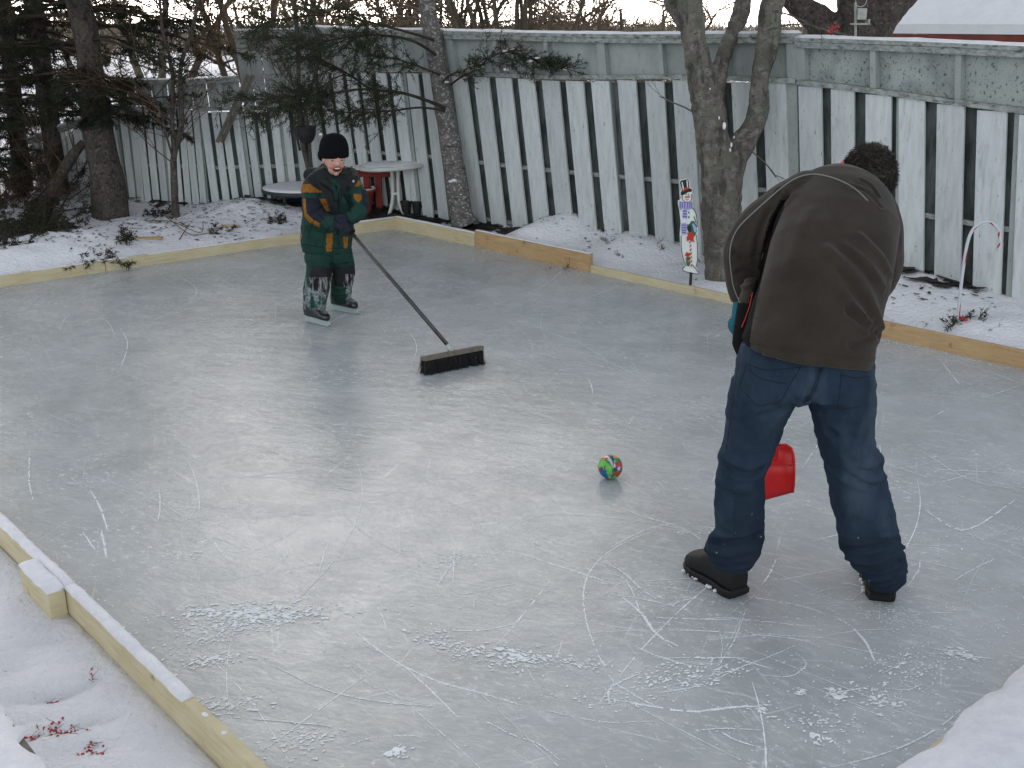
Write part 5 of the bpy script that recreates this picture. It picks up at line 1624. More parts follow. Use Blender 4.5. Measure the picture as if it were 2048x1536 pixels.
# ================================================================ LITTER AND PLANTS ON THE SNOW
def shoot(p, n, L, seed, up=1.0, m='twig_brown', name='garden_plant', label='', needle=None, spread=.8, r=.003, cat='plant', lev=2, group=None):
    random.seed(seed); t = thing(name, label, cat, p, group); T = Twigs(); ends = []
    for _ in range(n):
        az = random.uniform(0, 6.283)
        branch(T, Vector(p) + Vector((random.gauss(0, .003), random.gauss(0, .003), -.02)), Vector((math.cos(az) * spread, math.sin(az) * spread, up)).normalized(), L * random.uniform(.6, 1.2), r, 0, lev, -.01, (2, 4), .6, .12, .0012, ends=ends)
    mk_twigs('stems', T, M[m], t)
    if needle: mk_needles('foliage', [(a, b) for a, b in ends] + ends, M[needle], t, 110, .035, .008, .1)
    return t, ends
def on_snow(px, py):
    p = G(px, py, .12); p = G(px, py, gz(p.x, p.y)); p.z = gz(p.x, p.y); return p
for i, (x, y, n_, L, lb) in enumerate([(1115, 470, 14, .14, 'low dry brown plant poking through the snow mound behind the orange board'), (1150, 478, 6, .10, 'small dry stems at the right of the snow mound plant'), (1215, 483, 5, .09, 'dry twigs lying at the foot of the long fence section'),
                                       (1315, 520, 3, .10, 'short dark sprig in the snow left of the snowman sign'), (1405, 525, 6, .14, 'dark seed stalk standing behind the snowman sign'), (1240, 525, 3, .06, 'tiny dry sprig in the snow above the low pale board')]):
    shoot(on_snow(x, y), n_, L, 200 + i, .9, label=lb)
ll = ['flattened dark evergreen boughs half buried at the left edge', 'dark evergreen boughs in the snow left of the leaning stem', 'dark evergreen clump below the leaning stem', 'low dark evergreen sprigs under the big spruce', 'sparse evergreen sprigs nearest the left rink board', 'green spruce sprig lying right of the big spruce', 'small green sprig lying in the snow before the bare sapling', 'spruce tip lying in the snow between the sapling and the boy', 'dark sprigs below the round table', 'dark evergreen clump at the far left rim of the snow']
for i, (x, y, n_, L) in enumerate([(15, 450, 22, .34), (60, 470, 18, .26), (110, 455, 20, .28), (190, 490, 14, .18), (100, 478, 12, .13), (240, 480, 8, .14), (320, 430, 12, .12), (445, 465, 8, .10), (540, 435, 8, .1), (5, 495, 10, .16)]):
    shoot(on_snow(x, y), n_, L, 300 + i, .35, 'twig_brown', 'evergreen_sprigs', ll[i], 'needle_dark', 1.0, .005, group='evergreen boughs in the snow')
ll = ['long bowed twig lying across the snow below the big spruce', 'dark forked twig lying right of the bare sapling', 'second dark twig crossing the forked one', 'straight thin stick by the rink board, before the sapling', 'snowy branch leaning by the right fence behind the man', 'thin upright stalk before the snowman sign', 'thin weed leaning on the fence behind the man']
for i, pix in enumerate([[(110, 430), (180, 428), (215, 440), (250, 465), (262, 462)], [(325, 430), (350, 455), (385, 480), (430, 482)], [(300, 448), (345, 452), (400, 470), (410, 488)], [(360, 490), (375, 462), (380, 450)], [(1802, 546), (1820, 528), (1838, 508)], [(1377, 480), (1380, 400), (1379, 300)], [(1828, 545), (1830, 510), (1826, 478)]]):
    g_ = on_snow(*pix[0])
    if i >= 4:
        P = [PY(x, y, g_.y) for x, y in pix]
    else:
        P = [on_snow(x, y) + Vector((0, 0, .02 + .03 * (j % 2))) for j, (x, y) in enumerate(pix)]
    t = thing('fallen_twig', ll[i], 'twig', P[0], 'twigs on the snow')
    mb = MB(); Pq = resample(P, 4); mb.tube(Pq, list(np.linspace(.010 if i in (0, 4) else .006, .003, len(Pq))), 6); mb.build('stick', M['twig_brown'], t)
t = thing('wood_offcut', 'flat orange wood offcut in the snow left of the bare sapling', 'offcut', on_snow(295, 478))
mb = MB(); mb.box(on_snow(295, 478) + Vector((0, 0, .01)), (.28, .07, .02), rotz(.1), .002); mb.build('piece', M['wood_orange'], t)
t = thing('wood_offcut', 'thin pale wood splinter in the snow near the boy', 'offcut', on_snow(462, 462))
mb = MB(); mb.box(on_snow(462, 462) + Vector((0, 0, .01)), (.2, .03, .015), rotz(-.2), .002); mb.build('piece', M['wood_orange'], t)
# red rag / fallen leaf by the candy cane, holly in the rink corner
t, en = shoot(on_snow(1938, 632), 6, .10, 401, .3, 'twig_brown', 'holly_sprig', 'red and green holly sprig in the snow right of the candy cane', 'needle', 1.0, .003)
mb = MB()
for _ in range(6): mb.ball(on_snow(1932 + random.gauss(0, 5), 633) + Vector((random.gauss(0, .01), random.gauss(0, .01), .015)), (.014, .012, .010), 8, 5)
mb.build('petals', M['berry'], t, smooth=True)
for i, (x, y) in enumerate([(1858, 588), (1860, 625), (1835, 622), (1815, 610), (1880, 638), (2000, 635), (1985, 642), (1800, 603)]):
    shoot(on_snow(x, y), 3, .05, 410 + i, .1, label='flat dark leaf scrap on the snow between the man and the candy cane', name='leaf_scrap', cat='leaf', group='leaf scraps by the right fence', spread=1, r=.004)
# berries in the near snow
ll = ['sprig of red berries in the topmost footprint of the near-left snow', 'two red berries left of the footprint line', 'largest cluster of red berries at the bottom left', 'red berries at the foot of the bottom left footprint', 'loose red berries beside the snowy corner board']
for i, (x, y, n_, sx_, sy_) in enumerate([(180, 1345, 5, 4, 5), (103, 1382, 6, 5, 4), (115, 1450, 34, 24, 8), (185, 1488, 18, 16, 9), (60, 1470, 8, 14, 6)]):
    random.seed(500 + i)
    p = G(x, y, gz(*G(x, y, 0).xy)); t = thing('berry_cluster', ll[i], 'berries', p, 'red berries on the near snow')
    mb = MB(); T = Twigs()
    for _ in range(n_):
        c = G(x + random.gauss(0, sx_), y + random.gauss(0, sy_), 0); c.z = gz(c.x, c.y) + .002
        mb.ball(c, random.uniform(.0025, .0045), 8, 6)
        if random.random() < .7:
            d = Vector((random.gauss(0, 1), random.gauss(0, 1), .1)).normalized(); T.seg(c, c + d * .03, .0008, .0006); T.seg(c, c - d * .02, .0008, .0006)
    mb.build('berries', M['berry'], t, smooth=True)
    if T.A: mk_twigs('stalks', T, M['twig_brown'], t)
def litter(name, label, m, spots, rmin, rmax, zo=.006):
    mb = MB()
    for px, py, n, sx_, sy_ in spots:
        for _ in range(n):
            v = G(px + random.gauss(0, sx_), py + random.gauss(0, sy_), .1)
            if sd_rink(np.array([v.x]), np.array([v.y]))[0] < .06: continue
            z = gz(v.x, v.y); k = random.randint(4, 6); a0 = random.uniform(0, 6.28); r_ = random.uniform(rmin, rmax); st = random.uniform(1, 3); an = random.uniform(0, 3.14); tl = random.uniform(-.5, .5)
            V = []
            for j in range(k):
                th = a0 + 6.283 * j / k; q = r_ * random.uniform(.6, 1.2); u, w_ = q * st * math.cos(th), q * math.sin(th)
                V.append((v.x + u * math.cos(an) - w_ * math.sin(an), v.y + u * math.sin(an) + w_ * math.cos(an), z + zo + random.uniform(0, .004) + u * tl * .3))
            mb.add(V, [tuple(range(k))])
    o = mb.build(name, m, None); tag(o, label, kind='stuff'); return o
random.seed(66)
M['litter'] = mat('dead_leaf_litter', (0.045, 0.030, 0.018), (0.10, 0.065, 0.035), 40, rough=.9, island=.5)
litter('leaf_litter', 'brown bits of leaf and twig scattered on the snow banks', M['litter'], [(450, 455, 260, 70, 18), (300, 450, 160, 60, 14), (80, 480, 260, 60, 22), (520, 430, 120, 50, 8), (200, 500, 80, 60, 12), (1200, 490, 50, 70, 10), (1080, 470, 40, 30, 6), (1880, 615, 70, 60, 14), (1000, 458, 60, 40, 5), (350, 415, 60, 50, 4), (1600, 560, 20, 80, 10)], .004, .016)
litter('bare_soil', 'dark bare soil showing through the snow along the fence foot', M['soil'], [(760, 425, 420, 60, 4), (860, 432, 260, 40, 4), (960, 452, 120, 25, 3), (600, 418, 160, 40, 4), (1030, 462, 40, 14, 2), (1240, 480, 20, 12, 2), (300, 408, 60, 60, 3), (60, 470, 200, 50, 10), (1960, 606, 90, 60, 3), (1840, 585, 50, 30, 3)], .02, .07, .012)
# ================================================================ PEOPLE
M['fleece'] = mat('brown_grey_fleece', (0.040, 0.0325, 0.0255), (0.029, 0.0235, 0.0185), 9, rough=1, spec=.1, sheen=.10, bump=.5, bscale=180, bdist=.003)
M['fleece_black'] = mat('black_fleece', (0.008, 0.008, 0.008), rough=1, spec=.1, bump=.3, bscale=260, bdist=.002)
M['piping'] = mat('grey_piping', (0.17, 0.17, 0.165), rough=.7)
M['denim'] = mat('dark_denim', (0.022, 0.036, 0.058), (0.013, 0.023, 0.040), 9, (1, 1, .6), rough=.95, spec=.15, bump=.35, bscale=330, bdist=.0015,
                 layers=[((0.045, 0.066, 0.092), 5, (1, 1, .4), .48, .68, .8)])
M['denim_snow'] = mat('snow_dusted_denim', (0.017, 0.028, 0.046), (0.011, 0.019, 0.032), 9, rough=.95, spec=.15, bump=.35, bscale=330, bdist=.0015,
                      layers=[((0.30, 0.33, 0.38), 38, (1, 1, 1), .66, .72, .7)])
M['stitch'] = mat('dark_seam', (0.008, 0.010, 0.014), rough=.9)
M['boot'] = mat('black_boot', (0.006, 0.006, 0.006), rough=.65, spec=.35, bump=.3, bscale=90, bdist=.002)
M['skin'] = mat('skin', (0.46, 0.25, 0.19), (0.52, 0.30, 0.23), 25, rough=.55, spec=.3, sss=.08)
M['skin_red'] = mat('cold_red_skin', (0.50, 0.10, 0.08), rough=.55, spec=.3, sss=.08)
M['hair'] = mat('dark_curly_hair', (0.012, 0.009, 0.007), (0.035, 0.026, 0.018), 60, rough=.55, spec=.5, island=.4)
M['teal'] = mat('teal_glove', (0.015, 0.13, 0.17), (0.01, 0.09, 0.13), 30, rough=.9, bump=.3, bscale=200, bdist=.002)
M['red_plastic'] = mat('red_plastic', (0.62, 0.008, 0.008), (0.52, 0.006, 0.006), 4, rough=.38, spec=.5)
M['lips'] = mat('mouth_red', (0.25, 0.05, 0.045), rough=.5); M['mouth'] = mat('mouth_inside', (0.07, 0.012, 0.012), rough=.6); M['teeth'] = mat('teeth', (0.65, 0.62, 0.55), rough=.3)
M['eye_dark'] = mat('eye_dark', (0.02, 0.015, 0.012), rough=.2, spec=.6)
M['jk_green'] = mat('green_jacket_cloth', (0.008, 0.040, 0.029), (0.005, 0.027, 0.020), 14, rough=.75, spec=.25, bump=.3, bscale=40, bdist=.004)
M['jk_black'] = mat('black_jacket_cloth', (0.008, 0.010, 0.011), (0.014, 0.017, 0.018), 14, rough=.75, spec=.25, bump=.3, bscale=40, bdist=.004)
M['jk_navy'] = mat('navy_jacket_cloth', (0.008, 0.011, 0.020), rough=.75, spec=.25, bump=.3, bscale=40, bdist=.004)
M['jk_orange'] = mat('ochre_jacket_cloth', (0.26, 0.11, 0.014), (0.18, 0.07, 0.009), 18, rough=.75, spec=.2)
M['knit'] = mat('black_knit', (0.006, 0.006, 0.007), rough=1, spec=.08, bump=.7, bscale=120, bstretch=(1, 1, .2), bdist=.004)
FR = ((0.42, 0.43, 0.46), 34, (1, 1, .35), .42, .68, .8)
M['pt_frost'] = mat('snow_caked_green_cloth', (0.008, 0.050, 0.038), (0.006, 0.035, 0.028), 14, rough=.85, bump=.4, bscale=50, bdist=.004, layers=[FR])
M['pt_frost_b'] = mat('snow_caked_black_cloth', (0.006, 0.006, 0.007), rough=.85, bump=.4, bscale=50, bdist=.004, layers=[((0.42, 0.41, 0.44), 40, (1, 1, .25), .47, .68, .8)])
M['skate_black'] = mat('glossy_black_skate', (0.006, 0.006, 0.007), rough=.28, spec=.6, coat=.3)
M['skate_white'] = mat('white_skate_holder', (0.36, 0.43, 0.43), rough=.4)
M['steel'] = mat('steel_blade', (0.35, 0.36, 0.37), rough=.3, metal=.9)

def setmat(me, mats, fn):
    """material index for every face from fn(px, py, centres)"""
    C = fcent(me); px, py = proj(C)
    idx = fn(px, py, C).astype(np.int32)
    for m in mats: me.materials.append(m)
    me.polygons.foreach_set('material_index', idx)
def grip(c, axis, back, wrist, s=1.0, rh=.016, up=1):
    """a gloved hand closed round a handle: palm, four curled fingers, thumb, wrist"""
    c = Vector(c); ax = Vector(axis).normalized(); bk = Vector(back); bk = (bk - ax * bk.dot(ax)).normalized(); sd = ax.cross(bk)
    mb = MB(); rf_ = .0098 * s
    for i in range(4):
        off = (i - 1.5) * .0215 * s * up
        r = rh + rf_ * .95; end = [4.0, 4.3, 4.2, 3.7][i]
        P = []
        for j in range(9):
            th = -.2 + end * j / 8
            P.append(c + ax * off + (bk * math.cos(th) + sd * math.sin(th)) * (r + (.012 * s if j == 0 else 0)))
        mb.tube(P, [rf_ * 1.12, rf_ * 1.15, rf_ * 1.02, rf_ * 1.1, rf_, rf_ * .98, rf_ * 1.0, rf_ * .9, rf_ * .7], 8)
        mb.ball(P[-1], rf_ * .75, 8, 6)
    P = []
    for j in range(6):
        th = -.4 - 1.9 * j / 5
        P.append(c + ax * (-2.1 + .25 * j) * .0215 * s * up * .9 + (bk * math.cos(th) + sd * math.sin(th)) * (rh + rf_ * 1.2 + (.008 * s if j == 0 else 0)))
    mb.tube(P, [rf_ * 1.5, rf_ * 1.4, rf_ * 1.2, rf_ * 1.15, rf_ * 1.05, rf_ * .8], 8); mb.ball(P[-1], rf_ * .85, 8, 6)
    pc = c + bk * (rh + .016 * s)
    mb.ball(pc, (.046 * s, .040 * s, .018 * s), 16, 10, Matrix((ax, sd, bk)).transposed())
    wv = Vector(wrist); mb.tube([pc, pc.lerp(wv, .35), pc.lerp(wv, .7), wv], [.030 * s, .030 * s, .031 * s, .034 * s], 12)
    return mb

# ---------------------------------------------------------------- the man
gm = G(1610, 1200)
man = thing('person', 'adult seen from behind in a brown fleece and jeans, bent over with a red shovel', 'person', (gm.x, gm.y, 0))
# anchor points
LH = PY(1485, 644, 4.02)                              # left hand on the grip
BT = PY(1546, 900, 4.22)                              # where the handle meets the blade
hdir = (LH - BT).normalized()
RH = BT + hdir * ((LH - BT).length * .45)
hc = PY(1734, 361, 4.13)
# body: one skin under the clothes
mb = MB()
sp = [PY(1612, 760, 3.63), PY(1620, 690, 3.65), PY(1645, 560, 3.76), PY(1672, 450, 3.92), PY(1700, 395, 4.02), PY(1730, 372, 4.10), hc]
mb.tube(sp, [(.15, .10), (.13, .09), (.15, .10), (.17, .10), (.12, .08), (.055, .055), (.05, .05)], 16, up=(1, 0, 0))
mb.ball(hc, (.075, .098, .112), 20, 14, Matrix.Rotation(R(-28), 3, 'X') @ Matrix.Rotation(R(8), 3, 'Y'))
fw = Vector((.12, .80, -.55)).normalized()
mb.ball(hc + fw * .05 + Vector((0, 0, -.055)), (.055, .06, .055), 14, 10)      # jaw
mb.ball(hc + fw * .105 + Vector((0, 0, -.02)), (.014, .022, .022), 10, 8)      # nose
mb.ball(PY(1684, 337, 4.11), (.012, .022, .032), 10, 8, Matrix.Rotation(R(-20), 3, 'X')); mb.ball(hc + Vector((.082, .02, -.02)), (.010, .020, .030), 10, 8)
hL = G(1474, 1192); fL = (G(1396, 1142) - hL).normalized()
legL = [PY(1545, 780, 3.63), PY(1490, 925, 3.68), PY(1475, 1040, 3.69), hL + fL * .065 + Vector((0, 0, .22)), hL + fL * .065 + Vector((0, 0, .08))]
legR = [PY(1690, 780, 3.62), PY(1712, 925, 3.66), PY(1738, 1040, 3.67), G(1764, 1204) + Vector((.01, .075, .22)), G(1764, 1204) + Vector((.01, .075, .08))]
for Lg in (legL, legR): mb.tube(Lg, [.082, .058, .045, .030, .028], 12)
armL = [PY(1600, 395, 4.02), PY(1492, 500, 4.08), PY(1482, 600, 4.03), LH]
armR = [PY(1745, 425, 4.02), PY(1765, 560, 4.10), RH + Vector((.13, .02, .05)), RH + Vector((.03, .0, .02))]
for Ar in (armL, armR): mb.tube(Ar, [.052, .042, .032, .028], 12)
me = remesh(mb, .007, 3)
setmat(me, [M['skin'], M['skin_red']], lambda px, py, C: np.where((np.hypot(px - 1684, py - 338) < 18), 1, 0))
link('body', me, [], man)
# hair
mb = MB(); hr_ = Matrix.Rotation(R(-28), 3, 'X') @ Matrix.Rotation(R(8), 3, 'Y')
mb.ball(hc + Vector((.0, -.012, .018)), (.094, .110, .112), 24, 16, hr_)
hm = remesh(mb, .006, 1); V = getV(hm).astype(float)
keep = (V - np.array(hc)) @ np.array(fw)
rumple(hm, [(28, .010, (1, 1, 1), 3), (70, .006, (1, 1, 1), 7)])
bm = bmesh.new(); bm.from_mesh(hm)
bmesh.ops.delete(bm, geom=[v for v in bm.verts if (v.co - hc).dot(fw) > .055], context='VERTS')
bm.to_mesh(hm); bm.free()
hb_ = link('hair', hm, M['hair'], man)
T = Twigs(); random.seed(12)
hv = [v.co.copy() + BASE[man] for v in hm.vertices]
for i in range(5200):
    p = random.choice(hv); d = (p - hc).normalized(); d = (d + Vector((random.gauss(0, .45), random.gauss(0, .45), random.gauss(0, .45) + .1))).normalized()
    k = rand_perp(d); q = p - d * .004
    for j in range(3):
        q2 = q + d * random.uniform(.004, .010); T.seg(q, q2, .0013 - .0002 * j, .0011 - .0002 * j); q = q2; d = (d + k * .7).normalized()
V, F = T.arrays(); link('curls', mesh_np(V, F), M['hair'], hb_, smooth=False)

# fleece
mb = MB()
mb.loftlr([(1484, 1744, 708, 3.62, .150, .17), (1482, 1748, 698, 3.62, .158, .17), (1484, 1752, 684, 3.635, .165, .14), (1496, 1760, 655, 3.66, .178, .08), (1508, 1766, 610, 3.69, .182, .05), (1524, 1780, 560, 3.74, .182, .02),
           (1540, 1790, 505, 3.82, .18), (1556, 1795, 460, 3.90, .17), (1570, 1786, 424, 3.96, .15), (1586, 1776, 394, 4.01, .125), (1606, 1762, 372, 4.05, .095), (1640, 1750, 358, 4.08, .065), (1668, 1742, 352, 4.09, .045)], 36, 2.25)
def tubepx(mb, rows, n=16, flat=1.0):
    P = [PY(r[0], r[1], r[2]) for r in rows]
    P2 = resample(P, 5); R_ = list(np.interp(np.linspace(0, len(rows) - 1, len(P2)), range(len(rows)), [r[3] for r in rows]))
    mb.tube(P2, R_, n, flat=flat); mb.ball(P2[0], R_[0] * .98, 16, 10)
tubepx(mb, [(1612, 388, 4.02, .088), (1560, 420, 4.04, .088), (1512, 462, 4.06, .090), (1492, 505, 4.07, .086), (1487, 550, 4.06, .072), (1486, 585, 4.04, .060), (1487, 606, 4.03, .050)])
aR = [PY(1742, 425, 3.98), PY(1756, 490, 4.00), PY(1752, 560, 4.08), armR[2].lerp(PY(1752, 560, 4.08), .35), armR[2].lerp(RH, .25)]
P2 = resample(aR, 5); mb.tube(P2, list(np.interp(np.linspace(0, 4, len(P2)), range(5), [.096, .090, .080, .062, .050])), 16); mb.ball(P2[0], .094)
mb.tube([PY(1708, 398, 4.02), PY(1722, 386, 4.06), PY(1732, 378, 4.09)], [.088, .080, .074], 20, flat=.85)   # collar
# loose black hem of the front hanging at his left
mb.tube([PY(1502, 560, 3.93), PY(1496, 640, 3.86), PY(1490, 690, 3.80), PY(1490, 712, 3.76)], [(.03, .05), (.045, .05), (.05, .045), (.03, .035)], 14, up=(1, 0, 0))
fm = remesh(mb, .0055, 8)
tr_f = bvh(fm)
folds(fm, [([(1572, 400), (1552, 450), (1532, 500), (1522, 560)], -0.0264, .018),
           ([(1560, 385), (1540, 425), (1520, 470), (1512, 520)], -0.0108, .014), ([(1545, 430), (1530, 465), (1520, 500)], 0.0096, .010),
           ([(1655, 500), (1700, 540), (1740, 590), (1765, 650)], 0.0084, .020), ([(1690, 490), (1735, 530), (1768, 575)], 0.0072, .016), ([(1720, 470), (1760, 510), (1782, 550)], 0.0072, .014),
           ([(1680, 540), (1720, 590), (1752, 640), (1760, 668)], -0.0084, .014), ([(1700, 620), (1735, 650), (1762, 672)], -0.0108, .012), ([(1690, 590), (1730, 630)], 0.0072, .016),
           ([(1500, 700), (1600, 716), (1690, 732), (1746, 738)], 0.0060, .007), ([(1502, 688), (1600, 702), (1700, 717), (1748, 722)], -0.0048, .005), ([(1752, 650), (1740, 675), (1700, 690)], -0.0072, .012),
           ([(1470, 505), (1490, 515), (1508, 512)], -0.0096, .012), ([(1475, 545), (1495, 540), (1510, 545)], -0.0084, .010), ([(1474, 570), (1490, 574), (1500, 570)], 0.0072, .009), ([(1560, 640), (1640, 665), (1720, 690)], 0.0036, .025),
           ([(1722, 362), (1742, 372), (1758, 392)], -0.0072, .008), ([(1700, 372), (1735, 385), (1762, 412)], -0.0048, .008), ([(1620, 420), (1600, 470), (1580, 540)], 0.0048, .03)], tr_f)
rumple(fm, [(5, .010, (1, 1, 1), 2), (12, .0035, (1, 1, 1), 5)])
edge = [(1574, 392), (1566, 420), (1542, 480), (1528, 540), (1514, 600), (1506, 640), (1500, 680), (1500, 712)]
def fz(px, py, C):
    xe = np.interp(py, [p[1] for p in edge], [p[0] for p in edge])
    c2 = np.interp(py, [400, 440, 500, 560, 600], [1562, 1538, 1524, 1512, 1498])
    blk = ((py > 400) & (px < xe) & (px > c2) & (C[:, 1] < 3.99)) | ((py > 606) & (px < xe) & (C[:, 1] < 3.96))
    return np.where(blk, 1, 0)
tr_f = bvh(fm)
setmat(fm, [M['fleece'], M['fleece_black']], fz)
fo = link('fleece_jacket', fm, [], man)
def seam(name, pts, r, m, tree, par, off=.0015, dens=10, flat=1):
    P = onto(tree, [Vector(p) for p in pts], off, dens)
    P = [p for i, p in enumerate(P) if i == 0 or (p - P[i - 1]).length < .08]
    if len(P) > 2:
        Q_ = [P[0]] + [(P[i - 1] + P[i] * 2 + P[i + 1]) / 4 for i in range(1, len(P) - 1)] + [P[-1]]
        mb = MB(); mb.tube(Q_, r, 6); return mb.build(name, m, par, smooth=True)
seam('piping', [(1735, 402), (1715, 382), (1690, 366), (1655, 353), (1622, 349), (1592, 357), (1562, 377), (1530, 405), (1500, 432), (1478, 455), (1465, 480), (1460, 510), (1463, 545), (1468, 575), (1480, 604)], .0028, M['piping'], tr_f, fo, .001)
seam('piping', [(1533, 500), (1524, 520), (1518, 540)], .0016, M['red_plastic'], tr_f, fo, .001) if False else None
seam('zip_pull', [(1526, 505), (1522, 520)], .003, M['piping'], tr_f, fo, .002, 3)
# red seam of the open front
seam('front_edge', [(1505, 585), (1500, 610), (1492, 635), (1484, 655)], .0022, M['sign_red'], tr_f, fo, .002, 6)
hl = link('glove', remesh(grip(LH, hdir, Vector((-.6, -.7, 0)), PY(1486, 598, 4.03), 1.12), .0035, 2), M['teal'], man)
link('glove', remesh(grip(RH, hdir, Vector((.5, -.3, .2)), armR[2].lerp(RH, .25), 1.05), .0035, 2), M['teal'], man)
# jeans
mb = MB()
mb.loftlr([(1486, 1742, 690, 3.645, .125), (1476, 1745, 725, 3.635, .14), (1468, 1747, 760, 3.63, .152), (1461, 1748, 785, 3.63, .135)], 32, 2.5)
LL = [(1462, 1592, 770, 3.635, .125), (1457, 1592, 795, 3.64, .115), (1452, 1570, 835, 3.645, .106), (1446, 1556, 880, 3.66, .100), (1438, 1540, 915, 3.67, .094), (1434, 1524, 950, 3.675, .086), (1431, 1526, 990, 3.68, .083),
      (1430, 1531, 1030, 3.68, .083), (1431, 1532, 1060, 3.68, .084), (1416, 1526, 1085, 3.68, .086), (1412, 1520, 1104, 3.69, .084), (1424, 1508, 1120, 3.70, .078), (1434, 1496, 1133, 3.70, .068)]
RL = [(1618, 1746, 770, 3.63, .125), (1618, 1747, 795, 3.635, .115), (1630, 1747, 840, 3.64, .108), (1640, 1747, 890, 3.65, .104), (1648, 1762, 925, 3.655, .096), (1656, 1772, 965, 3.66, .088), (1664, 1780, 1005, 3.66, .086),
      (1672, 1790, 1045, 3.66, .086), (1680, 1800, 1080, 3.66, .088), (1692, 1806, 1104, 3.66, .086), (1712, 1809, 1128, 3.67, .080), (1730, 1809, 1148, 3.67, .074), (1742, 1796, 1163, 3.68, .064)]
mb.loftlr(LL, 24, 2.2); mb.loftlr(RL, 24, 2.2)
jm = remesh(mb, .0075, 4)
tj = bvh(jm)
folds(jm, [([(1445, 925), (1470, 945), (1500, 950), (1522, 940)], -0.0135, .012), ([(1442, 905), (1470, 925), (1500, 932), (1530, 920)], 0.0105, .014), ([(1436, 960), (1460, 975), (1500, 975)], 0.0060, .014),
           ([(1425, 1078), (1450, 1086), (1490, 1082), (1520, 1070)], -0.0180, .012), ([(1414, 1098), (1450, 1108), (1500, 1100), (1522, 1090)], 0.0120, .013), ([(1420, 1125), (1450, 1134), (1490, 1128)], -0.0120, .011), ([(1440, 1150), (1470, 1152), (1490, 1146)], 0.0075, .01),
           ([(1660, 860), (1690, 915), (1725, 945), (1768, 930)], -0.0120, .014), ([(1668, 880), (1700, 930), (1740, 958), (1774, 950)], 0.0105, .014), ([(1650, 930), (1680, 960), (1730, 975)], 0.0060, .014), ([(1740, 890), (1755, 910), (1768, 925)], 0.0090, .012),
           ([(1686, 1095), (1720, 1100), (1770, 1090), (1800, 1075)], -0.0135, .012), ([(1696, 1115), (1740, 1125), (1785, 1110), (1805, 1095)], 0.0135, .012), ([(1710, 1132), (1750, 1142), (1800, 1122)], -0.0135, .010), ([(1722, 1150), (1760, 1160), (1806, 1142)], 0.0120, .010), ([(1735, 1170), (1770, 1176), (1800, 1162)], -0.0090, .009),
           ([(1590, 800), (1560, 820), (1520, 830)], -0.0075, .014), ([(1608, 802), (1640, 815), (1680, 822)], -0.0075, .014), ([(1640, 735), (1632, 770), (1610, 806)], -0.0135, .012), ([(1560, 830), (1530, 870), (1500, 900)], 0.0060, .02), ([(1470, 730), (1462, 780), (1455, 830)], 0.0045, .012)], tj)
rumple(jm, [(7, .010, (1, 1, 1), 12), (18, .006, (1, 1, 1.6), 15), (40, .002, (1, 1, 1), 16)])
tj = bvh(jm)
setmat(jm, [M['denim'], M['denim_snow']], lambda px, py, C: np.where((py > 1075) | ((px < 1545) & (px > 1465) & (py > 985)), 1, 0))
jo = link('jeans', jm, [], man)
for pts in ([(1493, 727), (1486, 753), (1480, 775), (1497, 793), (1515, 811), (1537, 808), (1559, 804), (1577, 775), (1601, 735)], [(1493, 727), (1530, 740), (1565, 738), (1601, 735)], [(1497, 738), (1522, 757), (1573, 768)],
            [(1683, 746), (1680, 780), (1679, 815), (1723, 813)], [(1683, 750), (1715, 756), (1742, 752)], [(1644, 736), (1628, 786), (1608, 808)], [(1640, 736), (1624, 784), (1606, 806)], [(1478, 725), (1470, 770), (1462, 830), (1452, 900)]):
    seam('seam', pts, .0013, M['stitch'], tj, jo, .0, 12)
